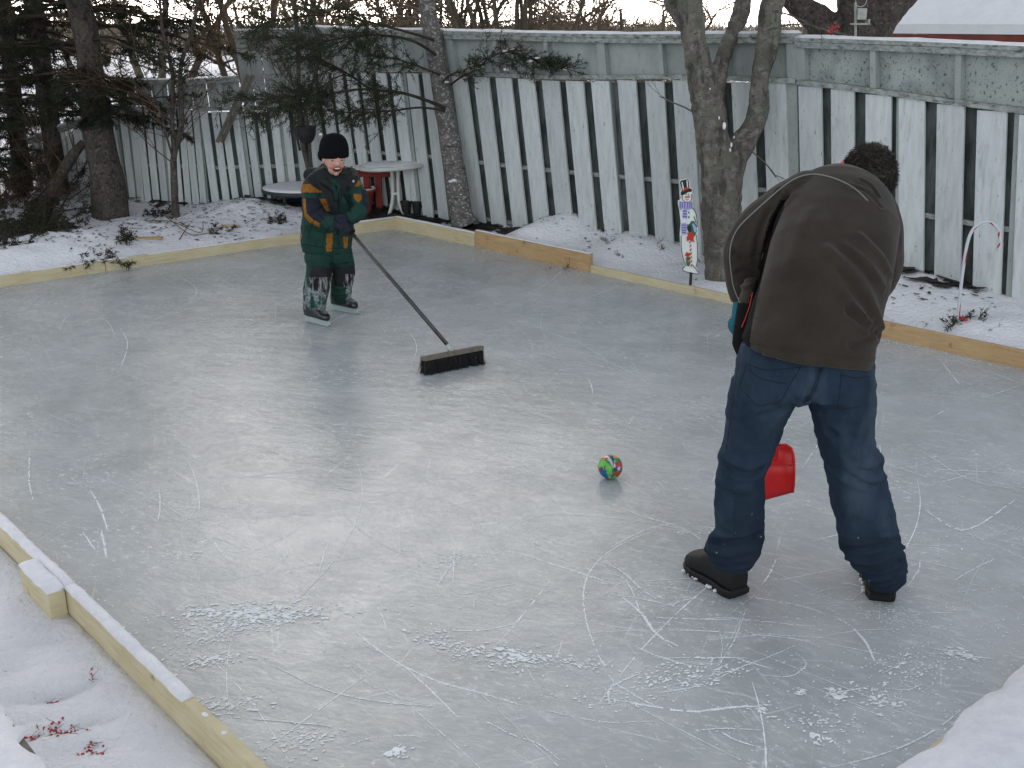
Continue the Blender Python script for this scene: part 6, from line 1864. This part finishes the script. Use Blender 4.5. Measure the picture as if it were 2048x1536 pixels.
# boots
def boot(heel, toe, h, wd, L=.30, name='boot'):
    heel = Vector(heel); toe = Vector(toe); f = (toe - heel); f.z = 0; f.normalize(); s = Vector((f.y, -f.x, 0)); toe = heel + f * L
    mb = MB(); rows = []
    for t_, w_, zt in [(-.03, .75, .10), (.0, .88, .13), (.15, .98, h), (.35, .96, h), (.5, .98, h * .88), (.65, 1.08, h * .72), (.8, 1.10, h * .62), (.93, .95, h * .52), (1.0, .7, h * .36)]:
        rows.append((heel.lerp(toe, t_), wd * w_ / 2, zt))
    V = []; F = []; n = 14
    for c, w_, zt in rows:
        for k in range(n):
            th = 2 * math.pi * k / n; cs, sn = math.cos(th), math.sin(th)
            z = .022 + (zt - .022) * (.5 + .5 * math.copysign(abs(sn) ** .6, sn))
            V.append(c + s * (w_ * math.copysign(abs(cs) ** .75, cs) * (1 if sn < .3 else 1 - .25 * (sn - .3))) + Vector((0, 0, z)))
    for i in range(len(rows) - 1):
        for k in range(n): F.append((i * n + k, i * n + (k + 1) % n, (i + 1) * n + (k + 1) % n, (i + 1) * n + k))
    F.append(tuple(range(n))); F.append(tuple(reversed([(len(rows) - 1) * n + k for k in range(n)])))
    mb.add(V, F); mb.tube([heel.lerp(toe, .22) + Vector((0, 0, .08)), heel.lerp(toe, .22) + Vector((0, 0, .24))], [.050, .052], 16); up_ = remesh(mb, .005, 2)
    ob = link(name, up_, M['boot'], man)
    mb = MB(); V = []; F = []; out = [(-.05, .3), (-.04, .8), (.1, 1.0), (.35, .88), (.55, .98), (.75, 1.12), (.9, .98), (1.0, .68), (1.04, .25)]
    ring = [(t_, w_) for t_, w_ in out] + [(t_, -w_) for t_, w_ in reversed(out)]
    for z, g in ((0.002, .97), (.012, 1.03), (.028, 1.03), (.036, .98)):
        for t_, w_ in ring: V.append(heel.lerp(toe, .5 + (t_ - .5) * g) + s * (w_ * g * wd / 2) + Vector((0, 0, z)))
    n = len(ring)
    for j in range(3):
        for k in range(n): F.append((j * n + k, j * n + (k + 1) % n, (j + 1) * n + (k + 1) % n, (j + 1) * n + k))
    F.append(tuple(reversed(range(n)))); F.append(tuple(3 * n + k for k in range(n)))
    mb.add(V, F); mb.build('sole', M['boot'], ob)
    mb = MB()
    for i in range(16):
        t_ = random.uniform(.15, .95)
        mb.ball(heel.lerp(toe, t_) + s * (wd * .5 * (1.0 if name == 'boot' else 1) * random.choice([-1, 1])) + Vector((0, 0, .010)), (random.uniform(.006, .016), .006, random.uniform(.004, .008)), 8, 5)
    mb.build('snow_clods', M['snowcap'], ob, smooth=True)
random.seed(4)
boot(G(1474, 1192), G(1396, 1142), .165, .115, .275)
hR = G(1764, 1204)
boot(hR + Vector((0, .01, 0)), hR + Vector((.05, .3, 0)), .165, .112, .28)

# ---------------------------------------------------------------- snow shovel
sh = thing('snow_shovel', 'red plastic snow shovel blade seen between the legs of the bent man', 'shovel', (BT.x, BT.y, 0))
mb = MB(); mb.tube([BT - hdir * .04, LH + hdir * .045], .0145, 14); mb.build('shaft', M['darkmetal'], sh, smooth=True)
mb = MB(); tp_ = LH + hdir * .045
mb.ball(tp_, .019, 12, 8); mb.build('end_knob', M['red_plastic'], sh)
# blade: curved scoop with rolled lips and a shoulder crease
bx_ = Vector((.97, .22, .0)).normalized()
TLp = PY(1512, 893, 4.20); Yb_ = 4.20
def bl(px, py, dy=0): return PY(px, py, Yb_ + dy)
rowsb = [  # (left px, right px, y, bow)
    (1500, 1572, 889, .030), (1488, 1583, 896, .028), (1482, 1587, 908, .022), (1480, 1589, 922, .012), (1478, 1589, 932, -.004), (1478, 1589, 950, -.006), (1477, 1588, 970, -.002), (1477, 1586, 985, .004)]
V = []; F = []; n = 16
for l, r, y, bow in rowsb:
    for k in range(n + 1):
        u = k / n; px_ = l + (r - l) * u
        yy = y + (0 if y < 960 else (1 - u) * (18 if y < 980 else 30))
        crv = (abs(2 * u - 1) ** 3) * -.030 + bow
        V.append(bl(px_, yy, crv))
m_ = len(V)
V += [v + Vector((0, .005, 0)) for v in V]
R_ = len(rowsb)
for i in range(R_ - 1):
    for k in range(n):
        a = i * (n + 1) + k; F.append((a, a + 1, a + n + 2, a + n + 1)); F.append((m_ + a, m_ + a + n + 1, m_ + a + n + 2, m_ + a + 1))
for i in range(R_ - 1):
    for k in (0, n):
        a = i * (n + 1) + k; F.append((a, a + n + 1, m_ + a + n + 1, m_ + a))
for k in range(n):
    F.append((k, k + 1, m_ + k + 1, m_ + k)); a = (R_ - 1) * (n + 1) + k; F.append((a, a + 1, m_ + a + 1, m_ + a))
mb = MB(); mb.add(V, F); bo = mb.build('blade', M['red_plastic'], sh, smooth=True)
edge_ = [V[k] for k in range(n + 1)]
rim_ = [V[i * (n + 1)] for i in reversed(range(R_))] + [V[k] for k in range(1, n + 1)] + [V[i * (n + 1) + n] for i in range(1, R_)]
mb = MB(); mb.tube(rim_, .0045, 8); mb.build('rolled_lip', M['red_plastic'], bo, smooth=True)
mb = MB(); mb.tube([bl(1482, 931, .0) - Vector((0, .006, 0)), bl(1535, 929, -.004) - Vector((0, .004, 0)), bl(1586, 930, -.02) - Vector((0, .004, 0))], .003, 6); mb.build('rib', M['red_plastic'], bo, smooth=True)
mb = MB(); mb.tube([BT + hdir * .06, BT, bl(1548, 915, .028), bl(1546, 935, .012)], [.019, .021, .019, .008], 12); mb.build('socket', M['red_plastic'], bo, smooth=True)

# ---------------------------------------------------------------- the boy
gb_ = G(665, 640)
boy = thing('person', 'laughing child in a green and ochre snowsuit, black hat and skates, holding a push broom', 'person', (gb_.x, gb_.y, 0))
YB = 7.66
HB_ = PY(697, 458, 7.30); HB2 = PY(690, 448, 7.31)
hd = PY(668, 316, 7.60)
ff = Vector((.42, -.88, -.22)).normalized(); fr = ff.cross(Vector((0, 0, 1))).normalized(); fu = fr.cross(ff)
HM = Matrix((fr, -ff, fu)).transposed()                # local x right, y back, z up
def fp(x, y, z): return hd + fr * x + ff * y + fu * z  # y forward
mb = MB()
mb.ball(hd + fu * .012, (.072, .088, .098), 28, 20, HM)
mb.ball(fp(0, .022, -.058), (.050, .055, .050), 20, 14, HM); mb.ball(fp(0, .052, -.092), (.020, .020, .016), 12, 8, HM)   # jaw, chin
mb.ball(fp(.034, .050, -.036), (.024, .022, .022), 12, 8, HM); mb.ball(fp(-.034, .050, -.036), (.024, .022, .022), 12, 8, HM)  # cheeks
mb.ball(fp(0, .086, -.016), (.0115, .016, .014), 12, 8, HM); mb.ball(fp(0, .078, .004), (.007, .012, .022), 10, 8, HM)     # nose
mb.tube([fp(-.035, .066, .024), fp(0, .080, .028), fp(.035, .066, .024)], [.008, .011, .008], 8)                            # brow
for s_ in (-1, 1): mb.ball(fp(s_ * .074, -.005, -.01), (.008, .018, .026), 10, 8, HM)
mb.tube([hd - fu * .05, PY(668, 352, 7.66), PY(664, 380, 7.68)], [.04, .042, .10], 14)
mb.tube([PY(664, 372, 7.68), PY(658, 440, 7.68), PY(657, 505, 7.66)], [(.12, .07), (.12, .08), (.11, .08)], 16, up=(1, 0, 0))
bl_ = [PY(638, 510, 7.64), PY(638, 560, 7.58), PY(632, 612, 7.53)]; br_ = [PY(684, 510, 7.70), PY(686, 560, 7.72), PY(688, 594, 7.76)]
for q in (bl_, br_): mb.tube(q, [.06, .05, .035], 12)
al = [PY(622, 368, 7.64), PY(618, 412, 7.52), PY(655, 440, 7.40), PY(672, 448, 7.36)]; ar = [PY(710, 370, 7.62), PY(728, 408, 7.52), PY(708, 434, 7.42), PY(702, 438, 7.39)]
for q in (al, ar): mb.tube(q, [.04, .034, .028, .024], 10)
bm_ = remesh(mb, .0042, 2)
V = getV(bm_).astype(float); N = getN(bm_).astype(float)
def dent(c, r, a):
    d = np.linalg.norm(V - np.array(c), axis=1); return -N * (a * np.exp(-(d / r) ** 2))[:, None]
V = V + dent(fp(.030, .075, .004), .012, .005) + dent(fp(-.030, .075, .004), .012, .005) + dent(fp(0, .075, -.055), .018, .006)
setV(bm_, V)
def ckm(px, py, C):
    a = np.minimum(np.linalg.norm(C - np.array(fp(.036, .06, -.034)), axis=1), np.linalg.norm(C - np.array(fp(-.036, .06, -.034)), axis=1))
    return np.where(a < .022, 1, 0)
M['skin_pale'] = mat('pale_skin', (0.50, 0.28, 0.22), (0.55, 0.33, 0.26), 25, rough=.5, spec=.3, sss=.08)
M['skin_rosy'] = mat('rosy_cheeks', (0.52, 0.20, 0.165), (0.54, 0.26, 0.21), 30, rough=.5, spec=.3, sss=.08)
setmat(bm_, [M['skin_pale'], M['skin_rosy']], ckm)
tbm = bvh(bm_)
bod = link('body', bm_, [], boy)
mb = MB(); mb.ball(fp(0, .073, -.055), (.027, .010, .0135), 20, 12, HM @ Matrix.Rotation(R(4), 3, 'Y')); mb.build('mouth', M['mouth'], boy, smooth=True)
mb = MB(); mb.ball(fp(0, .079, -.0475), (.021, .006, .0045), 16, 8, HM); mb.build('teeth', M['teeth'], boy, smooth=True)
mb = MB(); mb.tube([fp(.029 * math.cos(a), .070 + .008 * abs(math.sin(a)) , -.055 + .0145 * math.sin(a)) for a in np.linspace(0, 2 * math.pi, 20)], .0032, 6); mb.build('lips', M['lips'], boy, smooth=True)
for s_ in (-1, 1):
    mb = MB(); mb.ball(fp(s_ * .029, .0715, .006), (.0125, .006, .0045), 12, 8, HM); mb.build('eye', M['eye_dark'], boy, smooth=True)
    mb = MB(); mb.tube([fp(s_ * .016, .081, .020), fp(s_ * .030, .078, .024), fp(s_ * .044, .066, .019)], .0028, 6); mb.build('eyebrow', M['hair'], boy)
# knitted hat
mb = MB()
hu = (fu + Vector((-.10, .22, .0))).normalized(); hx = hu.cross(Vector((0, 1, 0))).normalized(); hy = hu.cross(hx)
HR = Matrix((hx, hy, hu)).transposed()
c0 = hd + fu * .0 - ff * .010
mb.lathe(c0, [(.096, .016), (.102, .03), (.103, .055), (.098, .085), (.088, .115), (.070, .142), (.048, .160), (.025, .168), (.003, .170)], 36, HR)
hm = remesh(mb, .005, 3); rumple(hm, [(9, .010, (1, 1, 1), 3), (22, .004, (1, 1, .5), 8)])
ho = link('knit_hat', hm, M['knit'], boy)
mb = MB(); mb.lathe(c0, [(.088, .000), (.099, -.002), (.106, .012), (.108, .035), (.105, .055), (.100, .058), (.09, .03)], 36, HR)
hm = remesh(mb, .005, 2); V = getV(hm); d = V - np.array(c0)
bk_ = -(d @ np.array(ff)); V = V + np.array([0, 0, -1]) * (np.clip(bk_, 0, 1) * .38)[:, None]; setV(hm, V)
link('hat_cuff', hm, M['knit'], ho)
mb = MB(); mb.ball(PY(641, 269, 7.58), (.012, .010, .007), 10, 6); mb.build('snow_fleck', M['snowcap'], ho, smooth=True)
# snow jacket
mb = MB()
mb.loftlr([(606, 700, 502, 7.655, .125, .02), (603, 703, 490, 7.655, .135), (602, 705, 460, 7.66, .14), (606, 708, 425, 7.665, .135), (610, 714, 395, 7.67, .13), (611, 719, 372, 7.67, .12), (616, 716, 355, 7.67, .10), (632, 704, 344, 7.67, .08), (646, 694, 338, 7.66, .06)], 28, 2.3)
def tb_px(rows):
    P = resample([PY(r[0], r[1], r[2]) for r in rows], 4); R_ = list(np.interp(np.linspace(0, len(rows) - 1, len(P)), range(len(rows)), [r[3] for r in rows])); mb.tube(P, R_, 14); mb.ball(P[0], R_[0], 14, 8); mb.ball(P[-1], R_[-1] * .95, 12, 8)
tb_px([(627, 368, 7.62, .066), (621, 392, 7.55, .066), (624, 418, 7.48, .062), (642, 437, 7.42, .056), (666, 448, 7.36, .048)])
tb_px([(707, 370, 7.62, .058), (718, 390, 7.56, .056), (722, 411, 7.48, .054), (712, 428, 7.41, .050), (700, 438, 7.36, .042)])
mb.ball(PY(628, 352, 7.74), (.075, .06, .065), 14, 10)                                         # hood
mb.tube([PY(640, 362, 7.60), PY(632, 350, 7.70), PY(648, 340, 7.76), PY(680, 340, 7.76), PY(706, 348, 7.70), PY(712, 362, 7.60), PY(700, 376, 7.55)], [.030, .040, .042, .040, .040, .036, .024], 12)
mb.tube([PY(640, 362, 7.60), PY(655, 366, 7.545), PY(668, 380, 7.53), PY(673, 400, 7.53)], [.028, .026, .022, .015], 12)
jk = remesh(mb, .0062, 3)
tk = bvh(jk)
folds(jk, [([(672, 372), (675, 400), (678, 430), (676, 470)], -0.0112, .008), ([(616, 455), (640, 460), (670, 468)], -0.0084, .010), ([(606, 490), (640, 496), (690, 498)], -0.0084, .006), ([(622, 425), (640, 415), (650, 408)], -0.0098, .008), ([(640, 428), (650, 440), (655, 452)], -0.0084, .007),
           ([(712, 402), (722, 404), (730, 410)], -0.0084, .007), ([(654, 398), (660, 420), (668, 435)], 0.0084, .01), ([(690, 392), (700, 405), (700, 425)], -0.0098, .010), ([(630, 440), (622, 460), (618, 480)], -0.0084, .010), ([(660, 455), (650, 475), (646, 495)], -0.0070, .010), ([(612, 385), (622, 388), (634, 384)], -0.0070, .008)], tk)
rumple(jk, [(11, .010, (1, 1, 1), 21), (26, .005, (1, 1, 1), 23)])
def c3(l): return [(580 + x / 7.315, 250 + y / 7.315) for x, y in l]
regs = [  # (material index, polygon, nearer than)
    (1, c3([(150, 560), (480, 560), (560, 760), (640, 880), (660, 1060), (690, 1290), (560, 1290), (480, 1080), (300, 880), (150, 900)]), 99), (1, c3([(690, 740), (820, 560), (980, 600), (1010, 800), (960, 900), (870, 960), (760, 1060), (730, 1250), (700, 1250), (700, 900)]), 99),
    (1, c3([(560, 740), (800, 740), (730, 830), (680, 900), (600, 820)]), 99), (0, c3([(575, 790), (660, 800), (730, 900), (735, 1060), (650, 1060), (625, 900)]), 99),
    (2, c3([(150, 1055), (500, 1080), (660, 1280), (520, 1500), (430, 1490), (150, 1300)]), 99),
    (3, c3([(150, 870), (285, 862), (478, 985), (460, 1000), (300, 985), (150, 990)]), 99), (0, c3([(150, 990), (300, 985), (480, 992), (520, 1078), (150, 1062)]), 99),
    (3, c3([(185, 1075), (222, 1075), (248, 1300), (340, 1385), (462, 1448), (430, 1500), (290, 1430), (205, 1340)]), 99), (3, c3([(425, 1075), (520, 1085), (590, 1265), (540, 1270), (470, 1160)]), 99),
    (0, c3([(430, 1440), (640, 1255), (720, 1340), (520, 1600), (430, 1520)]), 7.52), (3, c3([(940, 900), (1010, 800), (1045, 860), (1000, 900)]), 99), (3, c3([(930, 1005), (1050, 1015), (1040, 1090), (1000, 1140), (940, 1080)]), 99),
    (2, c3([(1040, 950), (1200, 950), (1180, 1300), (1050, 1130)]), 99), (3, [(653, 466), (666, 466), (664, 503), (652, 503)], 7.66), (3, [(686, 474), (696, 474), (696, 497), (688, 497)], 7.66), (1, c3([(880, 770), (960, 760), (960, 850), (880, 850)]), 99)]
def jf(px, py, C):
    out = np.zeros(len(px), dtype=int)
    for m_i, poly, yn in regs:
        s_ = inpoly(px, py, poly) & (C[:, 1] < yn); out[s_] = m_i
    return out
tk = bvh(jk)
setmat(jk, [M['jk_green'], M['jk_black'], M['jk_navy'], M['jk_orange']], jf)
jko = link('snow_jacket', jk, [], boy)
mb = MB(); P_ = onto(tk, [Vector((707, 363))], .003); mb.ball(P_[0], .009, 8, 6) if P_ else None; mb.build('badge', M['skate_white'], jko, smooth=True)
seam('zip', [(677, 385), (679, 420), (678, 450), (677, 498)], .0025, M['jk_black'], tk, jko, .001, 6)
# trousers
mb = MB()
mb.loftlr([(611, 703, 488, 7.66, .11), (610, 705, 505, 7.66, .115), (611, 707, 522, 7.66, .10)], 24, 2.5)
mb.loftlr([(611, 661, 510, 7.645, .095), (613, 664, 530, 7.62, .09), (612, 663, 548, 7.60, .09), (608, 660, 565, 7.58, .088), (607, 657, 582, 7.56, .08), (606, 655, 596, 7.54, .076), (607, 654, 609, 7.53, .074), (610, 650, 619, 7.52, .066)], 20, 2.3)
mb.loftlr([(664, 706, 510, 7.68, .09), (665, 709, 530, 7.69, .088), (665, 709, 548, 7.70, .088), (662, 707, 565, 7.71, .084), (662, 704, 578, 7.72, .08), (664, 703, 589, 7.74, .074), (667, 701, 598, 7.76, .064)], 20, 2.3)
pm = remesh(mb, .006, 3); tp_m = bvh(pm)
folds(pm, [([(608, 588), (630, 590), (654, 586)], -.008, .009), ([(607, 606), (630, 603), (652, 606)], .007, .009), ([(610, 618), (630, 615), (650, 620)], -.006, .008), ([(666, 592), (685, 592), (702, 586)], -.007, .008), ([(664, 575), (685, 578), (705, 570)], .005, .008), ([(664, 515), (663, 535), (662, 560)], -.008, .008), ([(616, 530), (640, 533), (660, 532)], .004, .006)], tp_m)
rumple(pm, [(14, .008, (1, 1, 1), 31), (30, .004, (1, 1, 1), 33)])
def c4(l): return [(590 + x / 8.08, 480 + y / 8.08) for x, y in l]
kneeL = c4([(270, 425), (605, 445), (600, 640), (560, 860), (480, 850), (230, 780), (225, 600)]); kneeR = c4([(605, 430), (960, 405), (1000, 560), (930, 750), (640, 760)])
def pf(px, py, C):
    front = C[:, 1] < 7.72
    out = np.zeros(len(px), dtype=int)
    low = (py > 480 + 560 / 8.08)
    fro = ((px < 662) & (py > 480 + 760 / 8.08) & (py < 626)) | ((px > 692) & (py > 572) & (py < 605)) | ((px < 616) & (py > 555))
    out[fro] = 2
    k = (inpoly(px, py, kneeL) | inpoly(px, py, kneeR)) & front
    out[k] = 1
    kf = k & (((px < 662) & (py > 480 + 600 / 8.08)) | ((px > 688) & (py > 548)))
    out[kf] = 3
    return out
setmat(pm, [M['jk_green'], M['jk_black'], M['pt_frost'], M['pt_frost_b']], pf)
link('snow_trousers', pm, [], boy)
# skates
def skate(hl, tl, boot_z=.044):
    hl = Vector(hl); tl = Vector(tl); f = (tl - hl).normalized(); s = Vector((f.y, -f.x, 0)); L = .235
    c = lambda t_, z, w_=0: hl + f * (t_ * L) + s * w_ + Vector((0, 0, z))
    mb = MB()
    rows = [(-.02, .032, .12), (.05, .038, .125), (.25, .040, .135), (.45, .038, .115), (.62, .040, .085), (.8, .041, .062), (.93, .034, .05), (1.0, .018, .035)]
    V = []; F = []; n = 14
    for t_, w_, zt in rows:
        for k in range(n):
            th = 2 * math.pi * k / n; cs, sn = math.cos(th), math.sin(th)
            V.append(c(t_, boot_z + zt * (.5 + .5 * math.copysign(abs(sn) ** .7, sn)), w_ * math.copysign(abs(cs) ** .8, cs)))
    for i in range(len(rows) - 1):
        for k in range(n): F.append((i * n + k, i * n + (k + 1) % n, (i + 1) * n + (k + 1) % n, (i + 1) * n + k))
    F.append(tuple(range(n))); F.append(tuple(reversed([(len(rows) - 1) * n + k for k in range(n)])))
    mb.add(V, F); sk = link('skate_boot', remesh(mb, .0045, 2), M['skate_black'], boy)
    mb = MB()
    hold = [(-.04, .004), (.0, .0), (1.02, .0), (1.06, .010), (1.0, .036), (.92, .042), (-.02, .042), (-.06, .034)]
    A = [c(t_, z + .006, .012) for t_, z in hold]; B_ = [c(t_, z + .006, -.012) for t_, z in hold]; n = len(hold)
    mb.add(A + B_, [tuple(range(n)), tuple(reversed(range(n, 2 * n)))] + [(i, i + n, (i + 1) % n + n, (i + 1) % n) for i in range(n)])
    mb.build('blade_holder', M['skate_white'], sk)
    mb = MB(); a = [(-.05, .012), (-.02, .0), (1.02, .0), (1.07, .012), (1.02, .014), (-.02, .014)]
    A = [c(t_, z, .002) for t_, z in a]; B_ = [c(t_, z, -.002) for t_, z in a]; n = len(a)
    mb.add(A + B_, [tuple(range(n)), tuple(reversed(range(n, 2 * n)))] + [(i, i + n, (i + 1) % n + n, (i + 1) % n) for i in range(n)]); mb.build('blade', M['steel'], sk)
    mb = MB()
    for t_, z in ((.45, .125), (.53, .107), (.60, .092)): mb.tube([c(t_, boot_z + z * .96, -.026), c(t_ + .02, boot_z + z, 0), c(t_, boot_z + z * .96, .026)], .0035, 6)
    mb.build('laces', M['skate_white'], sk)
skate(G(615, 643), G(658, 654)); skate(G(668, 620), G(720, 630))
# broom
bh = PY(894, 712, G(894, 745).y + .02)
bax = (G(960, 729) - G(846, 752)).normalized()
e0 = G(846, 752); e1 = G(962, 727)
bmid = (e0 + e1) / 2 + Vector((0, .035, 0))
top_ = HB_ + (HB_ - (bmid + Vector((0, 0, .13)))).normalized() * .10
M['handle'] = mat('dark_painted_handle', (0.018, 0.018, 0.018), (0.05, 0.05, 0.045), 12, rough=.3, spec=.5)
bro = thing('push_broom', 'push broom with a black bristled wooden head resting on the ice and a dark handle', 'broom', bmid)
hv_ = ((HB_) - (bmid + Vector((0, 0, .12)))).normalized()
mb = MB(); mb.tube([bmid + Vector((0, 0, .115)), HB_ + hv_ * .13], .0135, 12); mb.build('handle', M['handle'], bro, smooth=True)
M['broom_wood'] = mat('worn_broom_wood', (0.17, 0.14, 0.11), (0.10, 0.085, 0.07), 30, (1, 4, 1), rough=.7)
fd = Vector((-bax.y, bax.x, 0))
mb = MB(); L_ = (e1 - e0).length
mb.box(bmid + Vector((0, 0, .098)), (L_, .062, .030), frame(bax, (0, 0, 1)) @ Matrix.Rotation(R(-12), 3, 'X'), .007); hdw = mb.build('head_block', M['broom_wood'], bro, smooth=False)
mb = MB(); mb.tube([bmid + Vector((0, 0, .108)), bmid + Vector((0, 0, .118)) + hv_ * .05], [.024, .017], 12); mb.build('socket', M['feeder'], bro, smooth=True)
A = []; B_ = []
random.seed(2)
T = Twigs()
nt_ = 26
for i in range(nt_):
    for j in range(3):
        a = bmid + bax * (L_ * (-.485 + .97 * i / (nt_ - 1))) + fd * ((j - 1) * .02) + Vector((0, 0, .086))
        for _ in range(16):
            d = Vector((random.gauss(0, .012), random.gauss(0, .012), 0))
            b = a + Vector((0, 0, -.086)) - fd * .010 + fd * (j - 1) * .008 + d + bax * (.006 * math.sin(i * 1.7))
            T.seg(a + d * .3, b + Vector((0, 0, .001)), .0016, .0012)
V, F = T.arrays(); link('bristles', mesh_np(V, F), M['black'], bro, smooth=False)
# boy's gloved hands, one above the other on the handle
H1 = HB_; H2 = HB_ + hv_ * .075
link('glove', remesh(grip(H1, hv_, Vector((-.5, -.6, .3)), al[2], 1.0, .014), .0038, 2), M['jk_navy'], boy)
link('glove', remesh(grip(H2, hv_, Vector((.3, -.7, .4)), ar[2], 1.0, .014, -1), .0038, 2), M['jk_navy'], boy)

# ---------------------------------------------------------------- the ball
gb2 = G(1220, 957); rb_ = 24.5 * mpp(gb2); cb = Vector((gb2.x, gb2.y, rb_ + .001))
px_, py_ = proj([cb]); dxp, dyp = px_[0] - 1220, py_[0] - 937
BC = {'b_green': (0.10, 0.36, 0.05), 'b_dgreen': (0.01, 0.13, 0.05), 'b_blue': (0.0, 0.10, 0.24), 'b_red': (0.34, 0.01, 0.03), 'b_orange': (0.30, 0.045, 0.01), 'b_yellow': (0.50, 0.30, 0.03), 'b_white': (0.38, 0.42, 0.42), 'b_navy': (0.015, 0.04, 0.09)}
bmats = [mat(k, c, tuple(min(1, v * 1.4) for v in c), 60, rough=.35, spec=.5) for k, c in BC.items()]; bn_ = list(BC)
mb = MB(); mb.ball(cb, rb_, 96, 64); bme = mb.mesh()
def c2_(l): return [(1150 + x / 12.8 + dxp, 880 + y / 12.8 + dyp) for x, y in l]
breg = [('b_green', [(600, 520), (740, 530), (850, 640), (960, 740), (980, 900), (880, 960), (800, 780), (600, 790)]), ('b_dgreen', [(770, 560), (980, 600), (1000, 900), (940, 980), (960, 740), (850, 640)]), ('b_white', [(700, 440), (860, 450), (980, 560), (1030, 720), (960, 740), (900, 640), (820, 520)]),
        ('b_orange', [(690, 500), (800, 480), (830, 520), (780, 550), (700, 530)]), ('b_navy', [(800, 400), (920, 400), (1000, 520), (960, 720), (930, 560), (850, 460)]), ('b_yellow', [(920, 400), (1100, 430), (1130, 520), (1000, 500)]), ('b_dgreen', [(1000, 510), (1200, 520), (1200, 640), (1040, 580)]),
        ('b_red', [(1040, 590), (1180, 600), (1190, 720), (1080, 700), (1060, 760), (1030, 720)]), ('b_navy', [(980, 740), (1200, 740), (1180, 850), (1000, 850)]), ('b_white', [(1080, 760), (1170, 700), (1160, 820), (1090, 830)]), ('b_orange', [(980, 870), (1160, 850), (1100, 980), (980, 960)]),
        ('b_blue', [(600, 830), (780, 800), (830, 1000), (900, 1100), (600, 1000)]), ('b_navy', [(600, 760), (690, 740), (700, 820), (640, 870)]), ('b_navy', [(735, 710), (770, 710), (770, 800), (735, 800)]), ('b_red', [(590, 770), (640, 770), (650, 830), (610, 850)])]
def bfn(px, py, C):
    C = C - np.array(cb)
    h = np.array([noise.noise(Vector(c) * 28) for c in C]); g = np.array([noise.noise(Vector(c) * 40 + Vector((9, 0, 0))) for c in C])
    out = np.where(h > .18, 0, np.where(h > .02, 2, np.where(g > .1, 3, np.where(g > -.12, 7, 5)))).astype(int)
    for nme, poly in breg:
        s_ = inpoly(px + g * 1.6, py + h * 1.6, c2_(poly)) & (C[:, 1] < .012); out[s_] = bn_.index(nme)
    return out
setmat(bme, bmats, bfn)
o = link('play_ball', bme, [], None, base=(cb.x, cb.y, 0))
tag(o, 'small multicoloured rubber ball on the ice between the child and the adult', 'ball')
